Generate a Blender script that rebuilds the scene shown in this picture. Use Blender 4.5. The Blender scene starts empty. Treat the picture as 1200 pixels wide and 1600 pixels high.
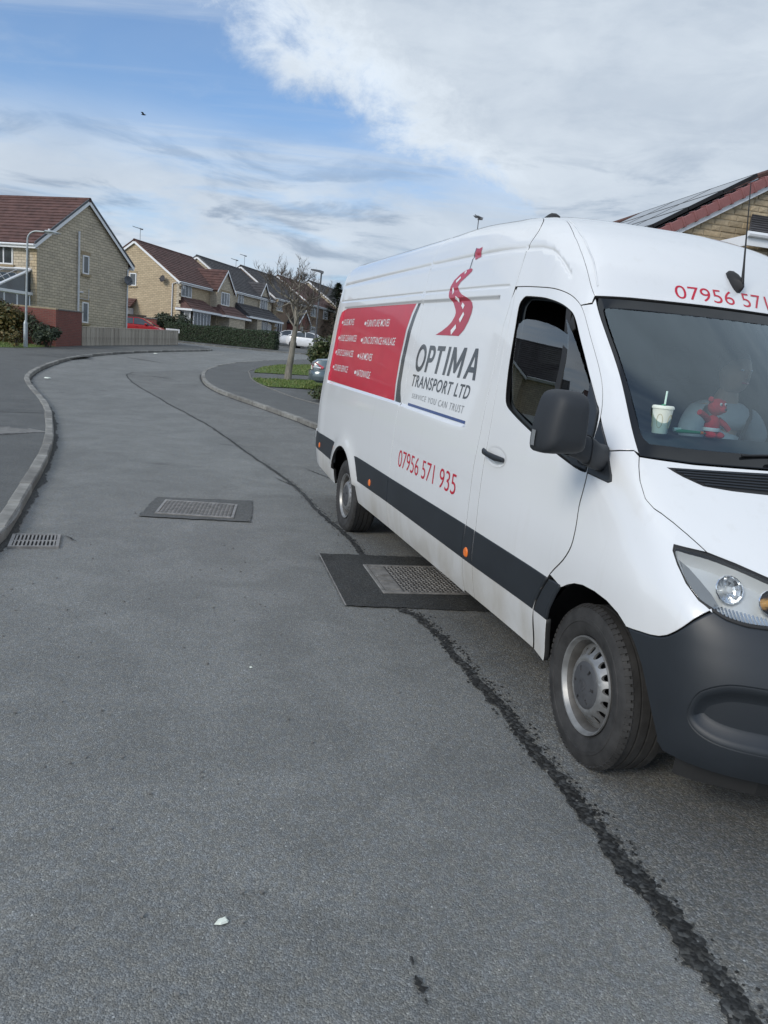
import bpy, bmesh, math, random
import numpy as np
from mathutils import Vector, Matrix, noise as mnoise
from mathutils.geometry import delaunay_2d_cdt

rnd = random.Random(7)
sc = bpy.context.scene
COL = sc.collection
R = math.radians

# ------------------------------------------------------------------ camera
F_PX, PITCH, ROLL, CAM_H = 1171.65, 0.196563, 0.095763, 1.6653
cp, sp = math.cos(PITCH), math.sin(PITCH)
cr, sr = math.cos(ROLL), math.sin(ROLL)
fwd = Vector((0, cp, -sp)); up0 = Vector((0, sp, cp)); rt0 = Vector((1, 0, 0))
rt = rt0 * cr + up0 * sr
up = -rt0 * sr + up0 * cr
cam = bpy.data.cameras.new('camera')
cam.sensor_fit = 'VERTICAL'; cam.sensor_height = 36.0; cam.sensor_width = 27.0
cam.lens = 36.0 * F_PX / 1600.0
cam.clip_start = 0.05; cam.clip_end = 3000
camo = bpy.data.objects.new('camera', cam); COL.objects.link(camo)
m = Matrix.Identity(4)
for i in range(3):
    m[i][0] = rt[i]; m[i][1] = up[i]; m[i][2] = -fwd[i]
m[0][3], m[1][3], m[2][3] = 0, 0, CAM_H
camo.matrix_world = m
sc.camera = camo

# ------------------------------------------------------------------ sun, sky, exposure
SUN_EL, SUN_AZ = R(30), math.atan2(-0.62, -0.78)
sun = bpy.data.lights.new('sun', 'SUN'); sun.energy = 1.15; sun.angle = R(22); sun.color = (1.0, 0.93, 0.82)
suno = bpy.data.objects.new('sun', sun); COL.objects.link(suno)
sd = Vector((math.sin(SUN_AZ) * math.cos(SUN_EL), math.cos(SUN_AZ) * math.cos(SUN_EL), math.sin(SUN_EL)))
suno.rotation_euler = sd.to_track_quat('Z', 'Y').to_euler()
suno.location = (-20, -20, 30)

sc.view_settings.view_transform = 'Standard'; sc.view_settings.look = 'None'
sc.view_settings.gamma = 1.0; sc.view_settings.exposure = 0.79
sc.view_settings.use_curve_mapping = False

world = bpy.data.worlds.new('World'); sc.world = world; world.use_nodes = True
nt = world.node_tree; nt.nodes.clear()
class NB:
    """tiny node-graph helper"""
    def __init__(s, nt): s.nt = nt
    def n(s, t, **kw):
        nd = s.nt.nodes.new(t)
        for k, v in kw.items(): setattr(nd, k, v)
        return nd
    def set(s, nd, key, v):
        if v is None: return
        if hasattr(v, 'node') or isinstance(v, bpy.types.NodeSocket): s.nt.links.new(v, nd.inputs[key])
        else: nd.inputs[key].default_value = v
    def math(s, op, a, b=None, c=None, clamp=False):
        nd = s.n('ShaderNodeMath', operation=op, use_clamp=clamp)
        s.set(nd, 0, a); s.set(nd, 1, b); s.set(nd, 2, c)
        return nd.outputs[0]
    def vmath(s, op, a, b=None):
        nd = s.n('ShaderNodeVectorMath', operation=op); s.set(nd, 0, a); s.set(nd, 1, b)
        return nd.outputs[0]
    def ramp(s, fac, lo, hi, a=0., b=1., smooth=True):
        nd = s.n('ShaderNodeMapRange', interpolation_type='SMOOTHSTEP' if smooth else 'LINEAR')
        s.set(nd, 'Value', fac); s.set(nd, 'From Min', lo); s.set(nd, 'From Max', hi); s.set(nd, 'To Min', a); s.set(nd, 'To Max', b)
        return nd.outputs[0]
    def mix(s, fac, a, b, blend='MIX'):
        nd = s.n('ShaderNodeMix', data_type='RGBA', blend_type=blend)
        s.set(nd, 0, fac); s.set(nd, 6, a); s.set(nd, 7, b)
        return nd.outputs[2]
    def noise(s, vec, scale, detail=4, rough=.55, dist=0., lac=2.0):
        nd = s.n('ShaderNodeTexNoise'); s.set(nd, 'Vector', vec)
        nd.inputs['Scale'].default_value = scale; nd.inputs['Detail'].default_value = detail
        nd.inputs['Roughness'].default_value = rough; nd.inputs['Distortion'].default_value = dist
        nd.inputs['Lacunarity'].default_value = lac
        return nd.outputs[0]
    def voro(s, vec, scale, feature='F1', rnd_=1.0):
        nd = s.n('ShaderNodeTexVoronoi', feature=feature); s.set(nd, 'Vector', vec); nd.inputs['Scale'].default_value = scale
        nd.inputs['Randomness'].default_value = rnd_
        return nd
    def map(s, vec, loc=(0, 0, 0), rot=(0, 0, 0), scale=(1, 1, 1)):
        nd = s.n('ShaderNodeMapping'); s.set(nd, 'Vector', vec)
        nd.inputs['Location'].default_value = loc; nd.inputs['Rotation'].default_value = rot; nd.inputs['Scale'].default_value = scale
        return nd.outputs[0]
    def comb(s, x, y, z):
        nd = s.n('ShaderNodeCombineXYZ'); s.set(nd, 0, x); s.set(nd, 1, y); s.set(nd, 2, z); return nd.outputs[0]
def c3(r, g, b): return (r, g, b, 1)

B = NB(nt)
sky = B.n('ShaderNodeTexSky', sky_type='NISHITA')
sky.sun_disc = False; sky.sun_elevation = SUN_EL; sky.sun_rotation = SUN_AZ
sky.air_density = 1.0; sky.dust_density = 0.6; sky.ozone_density = 2.0
gen = B.n('ShaderNodeTexCoord').outputs['Generated']
sep = B.n('ShaderNodeSeparateXYZ'); nt.links.new(gen, sep.inputs[0])
dx, dy, dz = sep.outputs
den = B.math('ADD', B.math('MAXIMUM', dz, 0.0), 0.10)
px_, py_ = B.math('DIVIDE', dx, den), B.math('DIVIDE', dy, den)
pl = B.comb(px_, py_, 0.0)                                      # flat cloud-deck coordinates
az = B.math('MULTIPLY', B.math('ARCTAN2', dx, dy), 57.2958)
el = B.math('MULTIPLY', B.math('ARCSINE', dz), 57.2958)
warp = B.noise(B.map(gen, scale=(1, 1, 1.3)), 8.0, 9, .68, .3)
warp2 = B.noise(gen, 3.2, 4, .55)
edge_w = B.math('ADD', B.math('MULTIPLY', B.math('SUBTRACT', warp, .5), 26.0), B.math('MULTIPLY', B.math('SUBTRACT', warp2, .5), 8.0))
# main bank: its edge runs down to the right, from the upper left to the low middle
bank_edge = B.math('MULTIPLY_ADD', el, -2.0, 27.6)
d_bank = B.math('ADD', B.math('SUBTRACT', az, bank_edge), edge_w)
bank = B.ramp(d_bank, -3.4, 6.0)
bank = B.math('MULTIPLY', bank, B.ramp(az, 95., 130., 1., .0))
# broken cloud everywhere else, thicker low down
deck = B.noise(pl, .55, 8, .6, .25)
low = B.ramp(el, 4., 19., .19, -.03, False)
brk = B.ramp(B.math('ADD', deck, low), .50, .74)
streak = B.noise(B.map(pl, rot=(0, 0, R(-38)), scale=(.35, 2.4, 1)), .8, 7, .62, .5)
wisp = B.math('MULTIPLY', B.ramp(streak, .38, .70), .75)
lowband = B.math('MULTIPLY', B.ramp(el, 10., 16.5, 1., 0.), B.ramp(B.noise(B.map(gen, scale=(1, 1, 5.5)), 5.0, 6, .6, .4), .28, .56, .42, .97))
cov = B.math('MAXIMUM', B.math('MAXIMUM', bank, brk), B.math('MAXIMUM', wisp, lowband))
# cloud brightness: bright rim on the bank, greyer body, layered greys low down
rim = B.math('MULTIPLY', B.math('MULTIPLY', B.ramp(d_bank, 1.5, 13.0, 1.0, 0.), bank), B.ramp(el, 11., 16.))
body = B.noise(B.map(gen, scale=(1, 1, 2.4)), 5.5, 7, .58, .3)
lum = B.math('MULTIPLY_ADD', B.ramp(body, .32, .70), .8, 5.1)
lum = B.math('ADD', lum, B.math('MULTIPLY', rim, 1.45))
grey = B.math('MULTIPLY', B.ramp(B.noise(B.map(gen, scale=(1, 1, 4.0), loc=(.3, .1, .2)), 7.0, 6, .6, .5), .46, .66), B.ramp(el, 10., 17., 1., .15))
lum = B.math('MULTIPLY', lum, B.math('MULTIPLY_ADD', grey, -.34, 1.02))
sunv = B.n('ShaderNodeVectorMath', operation='DOT_PRODUCT'); B.set(sunv, 0, gen); sunv.inputs[1].default_value = tuple(sd)
near_sun = B.math('POWER', B.math('MULTIPLY_ADD', sunv.outputs['Value'], .5, .5), 3.0)     # cloud is brighter towards the sun
lum = B.math('MULTIPLY', lum, B.math('MULTIPLY_ADD', near_sun, .9, 1.0))
tint = B.mix(B.ramp(lum, 3.2, 6.6), c3(.67, .83, 1.06), c3(.85, .945, 1.05))
ccol = B.n('ShaderNodeVectorMath', operation='SCALE'); nt.links.new(tint, ccol.inputs[0]); nt.links.new(lum, ccol.inputs['Scale'])
blue = B.mix(1.0, sky.outputs[0], c3(.80, 1.02, 1.24), 'MULTIPLY')
veil = B.mix(B.math('MULTIPLY_ADD', B.noise(B.map(gen, scale=(1, 1, 2.5)), 2.6, 5, .6, .6), .36, .0), blue, c3(3.6, 4.5, 5.6))
skymix = B.mix(cov, veil, ccol.outputs[0])
bg = B.n('ShaderNodeBackground'); nt.links.new(skymix, bg.inputs[0]); bg.inputs[1].default_value = 0.076
wo = B.n('ShaderNodeOutputWorld'); nt.links.new(bg.outputs[0], wo.inputs[0])

# ------------------------------------------------------------------ helpers
def tag(o, label=None, cat=None, group=None, kind=None):
    if label: o['label'] = label
    if cat: o['category'] = cat
    if group: o['group'] = group
    if kind: o['kind'] = kind
    return o
def empty(name, loc=(0, 0, 0), rotz=0., parent=None):
    o = bpy.data.objects.new(name, None); COL.objects.link(o); o.location = loc; o.rotation_euler = (0, 0, rotz)
    o.empty_display_size = .2
    if parent: o.parent = parent
    return o
def link(name, me, parent=None):
    o = bpy.data.objects.new(name, me); COL.objects.link(o)
    if parent: o.parent = parent
    return o
def auto_uv(me):
    n = len(me.loops)
    if not n: return
    uv = me.uv_layers.new(name='UVMap')
    lt = np.zeros(len(me.polygons), int); me.polygons.foreach_get('loop_total', lt)
    pn = np.zeros(len(me.polygons) * 3); me.polygons.foreach_get('normal', pn); pn = pn.reshape(-1, 3)
    N = np.repeat(pn, lt, axis=0)
    vi = np.zeros(n, int); me.loops.foreach_get('vertex_index', vi)
    co = np.zeros(len(me.vertices) * 3); me.vertices.foreach_get('co', co); P = co.reshape(-1, 3)[vi]
    h = np.hypot(N[:, 0], N[:, 1])
    flat = np.abs(N[:, 2]) > .92
    hs = np.where(h < 1e-6, 1, h)
    U = np.where(flat, P[:, 0], (-N[:, 1] * P[:, 0] + N[:, 0] * P[:, 1]) / hs)
    V = np.where(flat, P[:, 1], P[:, 2] / np.maximum(hs, .2))
    uv.data.foreach_set('uv', np.stack([U, V], -1).ravel().astype(np.float32))

class MB:
    def __init__(s): s.v = []; s.f = []; s.m = []
    def add(s, vs, fs, mi=0, M=None):
        b = len(s.v)
        for p in vs:
            p = Vector(p)
            s.v.append(tuple(M @ p) if M is not None else tuple(p))
        for f in fs: s.f.append([b + i for i in f]); s.m.append(mi)
        return s
    def box(s, x0, x1, y0, y1, z0, z1, M=None, mi=0, ch=0.):
        if ch <= 0:
            vs = [(x, y, z) for z in (z0, z1) for y in (y0, y1) for x in (x0, x1)]
            fs = [(0, 2, 3, 1), (4, 5, 7, 6), (0, 1, 5, 4), (2, 6, 7, 3), (0, 4, 6, 2), (1, 3, 7, 5)]
            return s.add(vs, fs, mi, M)
        c = ch   # box with chamfered top and vertical edges
        def ring(z, i): return [(x0 + i, y0 + c + 0, z), (x0 + c, y0 + i, z), (x1 - c, y0 + i, z), (x1 - i, y0 + c, z), (x1 - i, y1 - c, z), (x1 - c, y1 - i, z), (x0 + c, y1 - i, z), (x0 + i, y1 - c, z)]
        vs = ring(z0, 0) + ring(z1 - c, 0) + [(min(max(p[0], x0 + c), x1 - c), min(max(p[1], y0 + c), y1 - c), z1) for p in ring(z1, 0)]
        fs = []
        for k in range(2):
            for i in range(8):
                j = (i + 1) % 8; fs.append((k * 8 + i, k * 8 + j, k * 8 + 8 + j, k * 8 + 8 + i))
        fs.append(tuple(range(16, 24))); fs.append(tuple(range(7, -1, -1)))
        return s.add(vs, fs, mi, M)
    def poly(s, pts, mi=0, M=None): return s.add(pts, [tuple(range(len(pts)))], mi, M)
    def prism(s, pts, vec, mi=0, M=None):
        n = len(pts); vec = Vector(vec); vs = [Vector(p) for p in pts] + [Vector(p) + vec for p in pts]
        a = Vector((0, 0, 0))
        for i in range(n): a += Vector(pts[i]).cross(Vector(pts[(i + 1) % n]))
        flip = a.dot(vec) > 0
        fs = [tuple(range(n)), tuple(range(2 * n - 1, n - 1, -1))] + [(i, i + n, (i + 1) % n + n, (i + 1) % n) for i in range(n)]
        if flip: fs = [tuple(reversed(f)) for f in fs]
        return s.add(vs, fs, mi, M)
    def tube(s, pts, r, n=8, mi=0, M=None, cap=True, closed=False):
        pts = [Vector(p) for p in pts]; k = len(pts)
        rs = r if isinstance(r, (list, tuple)) else [r] * k
        vs = []; prev = None
        for i in range(k):
            if closed: t = pts[(i + 1) % k] - pts[i - 1]
            else: t = pts[min(i + 1, k - 1)] - pts[max(i - 1, 0)]
            t.normalize()
            if prev is None:
                ref = Vector((0, 0, 1)) if abs(t.z) < .9 else Vector((1, 0, 0)); x = t.cross(ref).normalized()
            else: x = (prev - t * prev.dot(t)).normalized()
            y = t.cross(x); prev = x
            for j in range(n):
                a = 2 * math.pi * j / n; vs.append(pts[i] + (x * math.cos(a) + y * math.sin(a)) * rs[i])
        fs = []
        for i in range(k if closed else k - 1):
            i2 = (i + 1) % k
            for j in range(n):
                j2 = (j + 1) % n; fs.append((i * n + j, i * n + j2, i2 * n + j2, i2 * n + j))
        if cap and not closed: fs += [tuple(range(n - 1, -1, -1)), tuple(range((k - 1) * n, k * n))]
        return s.add(vs, fs, mi, M)
    def lathe(s, prof, n=32, M=None, mi=0, cap=False):
        """prof = [(r, h)], turned about local Z"""
        vs = []; k = len(prof)
        for r, h in prof:
            for j in range(n):
                a = 2 * math.pi * j / n; vs.append((r * math.cos(a), r * math.sin(a), h))
        fs = []
        for i in range(k - 1):
            for j in range(n):
                j2 = (j + 1) % n; fs.append((i * n + j, i * n + j2, (i + 1) * n + j2, (i + 1) * n + j))
        if cap: fs += [tuple(range(n - 1, -1, -1)), tuple(range((k - 1) * n, k * n))]
        return s.add(vs, fs, mi, M)
    def loft(s, rings, closed=True, cap=True, mi=0, M=None):
        n = len(rings[0]); vs = [p for r in rings for p in r]; fs = []
        for i in range(len(rings) - 1):
            for j in range(n if closed else n - 1):
                j2 = (j + 1) % n; fs.append((i * n + j, i * n + j2, (i + 1) * n + j2, (i + 1) * n + j))
        if cap: fs += [tuple(range(n - 1, -1, -1)), tuple(range((len(rings) - 1) * n, len(rings) * n))]
        return s.add(vs, fs, mi, M)
    def mesh(s, name, mats, smooth=None):
        me = bpy.data.meshes.new(name); me.from_pydata(s.v, [], s.f); me.update()
        for mm in (mats if isinstance(mats, (list, tuple)) else [mats]): me.materials.append(mm)
        if any(s.m): me.polygons.foreach_set('material_index', s.m)
        auto_uv(me)
        if smooth is not None:
            bm = bmesh.new(); bm.from_mesh(me); bmesh.ops.remove_doubles(bm, verts=bm.verts, dist=1e-5); bm.to_mesh(me); bm.free()
            me.polygons.foreach_set('use_smooth', [True] * len(me.polygons))
            me.set_sharp_from_angle(angle=R(smooth))
        return me
    def build(s, name, mats, parent=None, smooth=None):
        return link(name, s.mesh(name, mats, smooth), parent)

def frame(o, x, y, z):
    """4x4 from origin and three axes"""
    M = Matrix.Identity(4)
    for i in range(3): M[i][0] = x[i]; M[i][1] = y[i]; M[i][2] = z[i]; M[i][3] = o[i]
    return M
def Tr(x, y, z): return Matrix.Translation((x, y, z))
def Rz(a): return Matrix.Rotation(a, 4, 'Z')
def Rx(a): return Matrix.Rotation(a, 4, 'X')
def Ry(a): return Matrix.Rotation(a, 4, 'Y')

# ------------------------------------------------------------------ materials
def newmat(name):
    mt = bpy.data.materials.new(name); mt.use_nodes = True; t = mt.node_tree
    b = t.nodes['Principled BSDF']; return mt, NB(t), b
def pm(name, col, rough=.5, metal=0., var=.12, scale=6., col2=None, bump=0., bscale=40., coat=0., spec=None, detail=5, stretch=None, bdist=.01):
    mt, b, p = newmat(name)
    co = b.n('ShaderNodeTexCoord').outputs['Object']
    cv = b.map(co, scale=stretch) if stretch else co
    f = b.noise(cv, scale, detail, .6)
    f = b.ramp(f, .25, .75)
    lo = tuple(max(0, c * (1 - var)) for c in col); hi = tuple(min(1, c * (1 + var)) for c in (col2 or col))
    p.inputs['Base Color'].default_value = c3(*col)
    b.set(p, 'Base Color', b.mix(f, c3(*lo), c3(*hi)))
    p.inputs['Roughness'].default_value = rough; p.inputs['Metallic'].default_value = metal
    if coat: p.inputs['Coat Weight'].default_value = coat; p.inputs['Coat Roughness'].default_value = .04
    if spec is not None: p.inputs['Specular IOR Level'].default_value = spec
    if bump:
        bn = b.n('ShaderNodeBump'); bn.inputs['Strength'].default_value = bump; bn.inputs['Distance'].default_value = bdist
        b.set(bn, 'Height', b.noise(cv, bscale, 5, .6)); b.set(p, 'Normal', bn.outputs[0])
    return mt

def glass_mat(name, tint, gloss=1.0, rough=.01, ior=1.5, tintg=(.96, .98, 1.0)):
    mt, b, p = newmat(name); t = mt.node_tree; t.nodes.remove(p)
    tr = b.n('ShaderNodeBsdfTransparent'); tr.inputs[0].default_value = c3(*tint)
    gl = b.n('ShaderNodeBsdfGlossy'); gl.inputs['Roughness'].default_value = rough; gl.inputs[0].default_value = c3(*tintg)
    fr = b.n('ShaderNodeFresnel'); fr.inputs[0].default_value = ior
    fac = b.math('MULTIPLY', fr.outputs[0], gloss, clamp=True)
    mx = b.n('ShaderNodeMixShader'); b.set(mx, 0, fac); t.links.new(tr.outputs[0], mx.inputs[1]); t.links.new(gl.outputs[0], mx.inputs[2])
    t.links.new(mx.outputs[0], t.nodes['Material Output'].inputs[0])
    return mt

def asphalt(name, base, spread, coarse=95., bump=.55, worn=.0, warm=0.):
    mt, b, p = newmat(name)
    co = b.n('ShaderNodeTexCoord').outputs['Object']
    v = b.voro(co, coarse); cellv = b.n('ShaderNodeSeparateColor'); b.set(cellv, 0, v.outputs['Color'])
    v2 = b.voro(b.map(co, loc=(3.1, 1.7, 0)), coarse * 2.2); c2v = b.n('ShaderNodeSeparateColor'); b.set(c2v, 0, v2.outputs['Color'])
    tone = b.math('MULTIPLY_ADD', b.math('POWER', cellv.outputs[0], 2.2), spread * 1.9, base - spread * .55)
    tone = b.math('ADD', tone, b.math('MULTIPLY', b.math('SUBTRACT', c2v.outputs[1], .5), spread * .9))
    # pale chips here and there
    chip = b.math('MULTIPLY', b.math('GREATER_THAN', cellv.outputs[2], .975), spread * 1.6)
    tone = b.math('ADD', tone, chip)
    big = b.noise(co, .55, 5, .6, .3); mid = b.noise(co, 4.5, 5, .62, .2); pat = b.noise(b.map(co, loc=(7, 3, 0)), 1.6, 4, .55, .6)
    tone = b.math('MULTIPLY', tone, b.math('MULTIPLY_ADD', big, .42, .79))
    tone = b.math('MULTIPLY', tone, b.math('MULTIPLY_ADD', mid, .34, .83))
    tone = b.math('MULTIPLY', tone, b.math('MULTIPLY_ADD', b.ramp(pat, .40, .62), .13, .93))
    trk = b.noise(b.map(co, rot=(0, 0, R(-21)), scale=(1.5, .10, 1)), 1.0, 3, .5, .2)
    tone = b.math('MULTIPLY', tone, b.math('MULTIPLY_ADD', trk, .26, .87))
    ws = b.voro(b.map(co, loc=(.7, 2.3, 0)), 34.); wsc = b.n('ShaderNodeSeparateColor'); b.set(wsc, 0, ws.outputs['Color'])
    speck = b.math('MULTIPLY', b.math('GREATER_THAN', wsc.outputs[0], .955), b.math('LESS_THAN', ws.outputs['Distance'], .13))
    tone = b.math('ADD', tone, b.math('MULTIPLY', speck, spread * 4.))
    # oil drips and dark stains
    st = b.voro(b.map(co, loc=(1.3, .4, 0)), .9); stn = b.ramp(b.math('ADD', st.outputs['Distance'], b.math('MULTIPLY', mid, .12)), .10, .19, .72, 1.)
    tone = b.math('MULTIPLY', tone, stn)
    tone = b.math('MAXIMUM', tone, .012)
    hue = b.mix(b.ramp(b.noise(co, 30., 3), .35, .65), c3(1.03 + warm, 1.02, .93 - warm), c3(.97, 1.01, 1.0))
    sc_ = b.n('ShaderNodeVectorMath', operation='SCALE'); b.set(sc_, 0, hue); b.set(sc_, 'Scale', tone)
    b.set(p, 'Base Color', sc_.outputs[0])
    b.set(p, 'Roughness', b.math('MULTIPLY_ADD', cellv.outputs[1], .25, .62)); p.inputs['Specular IOR Level'].default_value = .35
    h = b.math('ADD', b.math('MULTIPLY', b.math('SUBTRACT', 1., v.outputs['Distance']), .7), b.math('MULTIPLY', mid, .35))
    bn = b.n('ShaderNodeBump'); bn.inputs['Strength'].default_value = bump; bn.inputs['Distance'].default_value = .006
    b.set(bn, 'Height', h); b.set(p, 'Normal', bn.outputs[0])
    return mt

def brick_mat(name, c1, c2, mortar, bw, bh, ms=.008, bump=.5, rough=.9, off=.5, vary=.35):
    mt, b, p = newmat(name)
    uv = b.n('ShaderNodeTexCoord').outputs['UV']
    wob = b.noise(uv, 2.5, 3); uvw = b.vmath('ADD', uv, b.comb(0, b.math('MULTIPLY', b.math('SUBTRACT', wob, .5), .02), 0))
    br = b.n('ShaderNodeTexBrick'); b.set(br, 'Vector', uvw); br.offset = off
    for k, v in (('Color1', c3(*c1)), ('Color2', c3(*c2)), ('Mortar', c3(*mortar)), ('Scale', 1.0), ('Mortar Size', ms), ('Mortar Smooth', .25), ('Bias', 0.), ('Brick Width', bw), ('Row Height', bh)):
        br.inputs[k].default_value = v
    n1 = b.noise(uv, 1.1, 5, .6); n2 = b.noise(uv, 14., 4, .6)
    mul = b.math('MULTIPLY', b.math('MULTIPLY_ADD', n1, vary, 1 - vary * .5), b.math('MULTIPLY_ADD', n2, vary * 1.2, 1 - vary * .6))
    sc_ = b.n('ShaderNodeVectorMath', operation='SCALE'); b.set(sc_, 0, br.outputs[0]); b.set(sc_, 'Scale', mul)
    b.set(p, 'Base Color', sc_.outputs[0]); p.inputs['Roughness'].default_value = rough
    h = b.math('ADD', b.math('SUBTRACT', 1., br.outputs['Fac']), b.math('MULTIPLY', n2, .5))
    bn = b.n('ShaderNodeBump'); bn.inputs['Strength'].default_value = bump; bn.inputs['Distance'].default_value = .02
    b.set(bn, 'Height', h); b.set(p, 'Normal', bn.outputs[0])
    return mt

def leaf_mat(name, c1, c2, c4=None, trans=.25):
    mt, b, p = newmat(name)
    g = b.n('ShaderNodeNewGeometry'); r1 = g.outputs['Random Per Island']
    col = b.mix(r1, c3(*c1), c3(*c2))
    if c4: col = b.mix(b.math('GREATER_THAN', r1, .80), col, c3(*c4))
    b.set(p, 'Base Color', col); p.inputs['Roughness'].default_value = .6
    p.inputs['Subsurface Weight'].default_value = 0.
    return mt

M = {}
M['asphalt'] = asphalt('asphalt_road', .178, .066, 190., .8)
M['asphalt_lane'] = asphalt('asphalt_old_lane', .150, .066, 140., .8, warm=.02)
M['asphalt_path'] = asphalt('asphalt_pavement', .098, .03, 150., .35)
M['asphalt_new'] = asphalt('asphalt_fresh_patch', .040, .022, 120., .5)
M['asphalt_patch'] = asphalt('asphalt_worn_patch', .085, .034, 120., .5)
M['tar'] = asphalt('tar_joint', .030, .030, 60., 1.0)
M['kerb'] = pm('concrete_kerb', (.225, .22, .20), .85, var=.32, scale=5., bump=.4, bscale=60., detail=8)
M['kerb2'] = pm('concrete_kerb_dark', (.165, .16, .145), .85, var=.3, scale=5., bump=.4, bscale=60., detail=8)
M['iron'] = pm('cast_iron', (.24, .23, .215), .5, .2, var=.35, scale=12., bump=.3, bscale=90.)
M['iron_dark'] = pm('cast_iron_dark', (.085, .083, .082), .6, .2, var=.4, scale=15., bump=.3, bscale=90.)
M['pit'] = pm('gully_pit', (.012, .012, .012), .9)
M['concrete'] = pm('concrete_grey', (.17, .166, .155), .9, var=.25, scale=8., bump=.3)
M['grass'] = leaf_mat('grass_blades', (.07, .125, .022), (.15, .21, .045), (.22, .22, .08))
M['turf'] = pm('turf_soil', (.09, .135, .030), .95, var=.4, scale=3., bump=.6, bscale=80.)
M['field'] = pm('far_ground', (.07, .085, .04), .95, var=.35, scale=.4)
M['stone'] = brick_mat('buff_stone_wall', (.60, .515, .385), (.47, .405, .31), (.25, .21, .15), .36, .145, .010, .8)
M['stone_b'] = brick_mat('pale_buff_stone_wall', (.57, .455, .30), (.46, .365, .24), (.32, .26, .19), .34, .145, .010, .8)
M['stone_brown'] = brick_mat('brown_brick_wall', (.27, .18, .115), (.23, .15, .10), (.25, .21, .17), .24, .08, .009, .5)
M['red_brick'] = brick_mat('red_brick_wall', (.22, .066, .05), (.17, .055, .045), (.17, .12, .10), .225, .075, .008, .5)
M['tile_red'] = pm('red_brown_roof_tile', (.100, .050, .042), .85, var=.35, scale=2.2, bump=.3, bscale=30.)
M['tile_red2'] = pm('brown_roof_tile', (.105, .055, .047), .85, var=.35, scale=2.2, bump=.3, bscale=30.)
M['tile_dark'] = pm('dark_slate_roof_tile', (.055, .052, .055), .8, var=.35, scale=2.2, bump=.3, bscale=30.)
M['verge_red'] = pm('terracotta_verge_tile', (.24, .10, .095), .8, var=.2, scale=5.)
M['upvc'] = pm('white_plastic', (.78, .79, .80), .35, var=.03)
M['upvc_old'] = pm('weathered_white_plastic', (.62, .62, .63), .45, var=.08)
M['bargeboard'] = pm('grey_verge_strip', (.085, .09, .10), .6, var=.1)
M['pane'] = pm('window_pane', (.045, .055, .06), .04, var=.5, scale=1.2, spec=.9)
M['pane_blind'] = pm('window_pane_with_blind', (.16, .17, .17), .06, var=.35, scale=2.5, spec=.9)
M['stone_plain'] = pm('sandstone_sill', (.33, .26, .165), .9, var=.18, scale=6., bump=.3)
M['stone_block'] = pm('sandstone_block', (.41, .33, .22), .92, var=.25, scale=5., bump=.7, bscale=22., bdist=.02)
M['stone_block2'] = pm('sandstone_block_grey', (.33, .265, .175), .92, var=.25, scale=5., bump=.7, bscale=22., bdist=.02)
M['stone_block3'] = pm('sandstone_block_gold', (.45, .355, .23), .92, var=.25, scale=5., bump=.7, bscale=22., bdist=.02)
M['mortar'] = pm('mortar', (.33, .28, .20), .95, var=.15)
M['door_dark'] = pm('dark_blue_door', (.022, .03, .045), .4)
M['galv'] = pm('galvanised_steel', (.36, .39, .40), .45, .5, var=.1, scale=8.)
M['post_grey'] = pm('grey_painted_post', (.10, .105, .115), .5, .3, var=.1)
M['fence'] = pm('weathered_fence_board', (.34, .30, .245), .9, var=.35, scale=3., stretch=(12, 12, 1.2), bump=.4, bscale=15.)
M['fence2'] = pm('weathered_fence_board_pale', (.41, .365, .30), .9, var=.35, scale=3., stretch=(12, 12, 1.2), bump=.4, bscale=15.)
M['fence_dark'] = pm('dark_fence_board', (.045, .036, .03), .9, var=.3, scale=3., stretch=(12, 12, 1.2))
M['bark'] = pm('bark', (.22, .20, .165), .92, var=.45, scale=7., stretch=(1, 1, .35), bump=.9, bscale=18., bdist=.03, detail=8)
M['twig'] = pm('twig_bark', (.10, .082, .066), .9, var=.3)
M['hedge'] = leaf_mat('hedge_leaves', (.012, .030, .012), (.035, .062, .020))
M['bush_gold'] = leaf_mat('golden_shrub_leaves', (.06, .06, .015), (.17, .11, .025), (.05, .065, .02))
M['bush_dark'] = leaf_mat('dark_shrub_leaves', (.016, .030, .016), (.045, .06, .026))
M['bush_mid'] = leaf_mat('green_shrub_leaves', (.03, .05, .015), (.075, .095, .03), (.11, .10, .04))
M['conifer'] = leaf_mat('conifer_sprays', (.010, .020, .010), (.030, .042, .018))
M['tyre'] = pm('tyre_rubber', (.030, .029, .028), .78, var=.45, scale=9., bump=.15, bscale=60.)
M['steel'] = pm('silver_steel_wheel', (.29, .29, .285), .42, .6, var=.22, scale=14.)
M['barrel'] = pm('dirty_wheel_barrel', (.10, .095, .088), .6, .3, var=.3, scale=10.)
M['matt_plastic'] = pm('matt_black_plastic', (.020, .023, .027), .62, var=.15, scale=3., bump=.15, bscale=600., bdist=.0006)
M['hub'] = pm('grey_hub_cap', (.060, .062, .066), .55, .0, var=.1)
M['black_plastic'] = pm('dark_grey_plastic', (.017, .021, .026), .46, var=.14, scale=3., bump=.12, bscale=700., bdist=.0006)
M['gloss_black'] = pm('gloss_black', (.008, .009, .010), .08, var=.1)
M['rubber'] = pm('black_rubber', (.012, .012, .012), .6)
M['dark_in'] = pm('dark_cavity', (.010, .010, .011), .9)
M['amber'] = pm('amber_lens', (.75, .17, .02), .2, var=.1, coat=.6)
M['red_lens'] = pm('red_lens', (.42, .012, .02), .12, var=.15, coat=.8)
M['clear_lens'] = glass_mat('clear_lens', (.96, .98, .98), 1.15, .02)
M['chrome'] = pm('chrome_reflector', (.80, .81, .82), .2, 1.0, var=.05)
M['silver'] = pm('silver_housing', (.70, .71, .71), .35, .3, var=.05)
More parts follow.
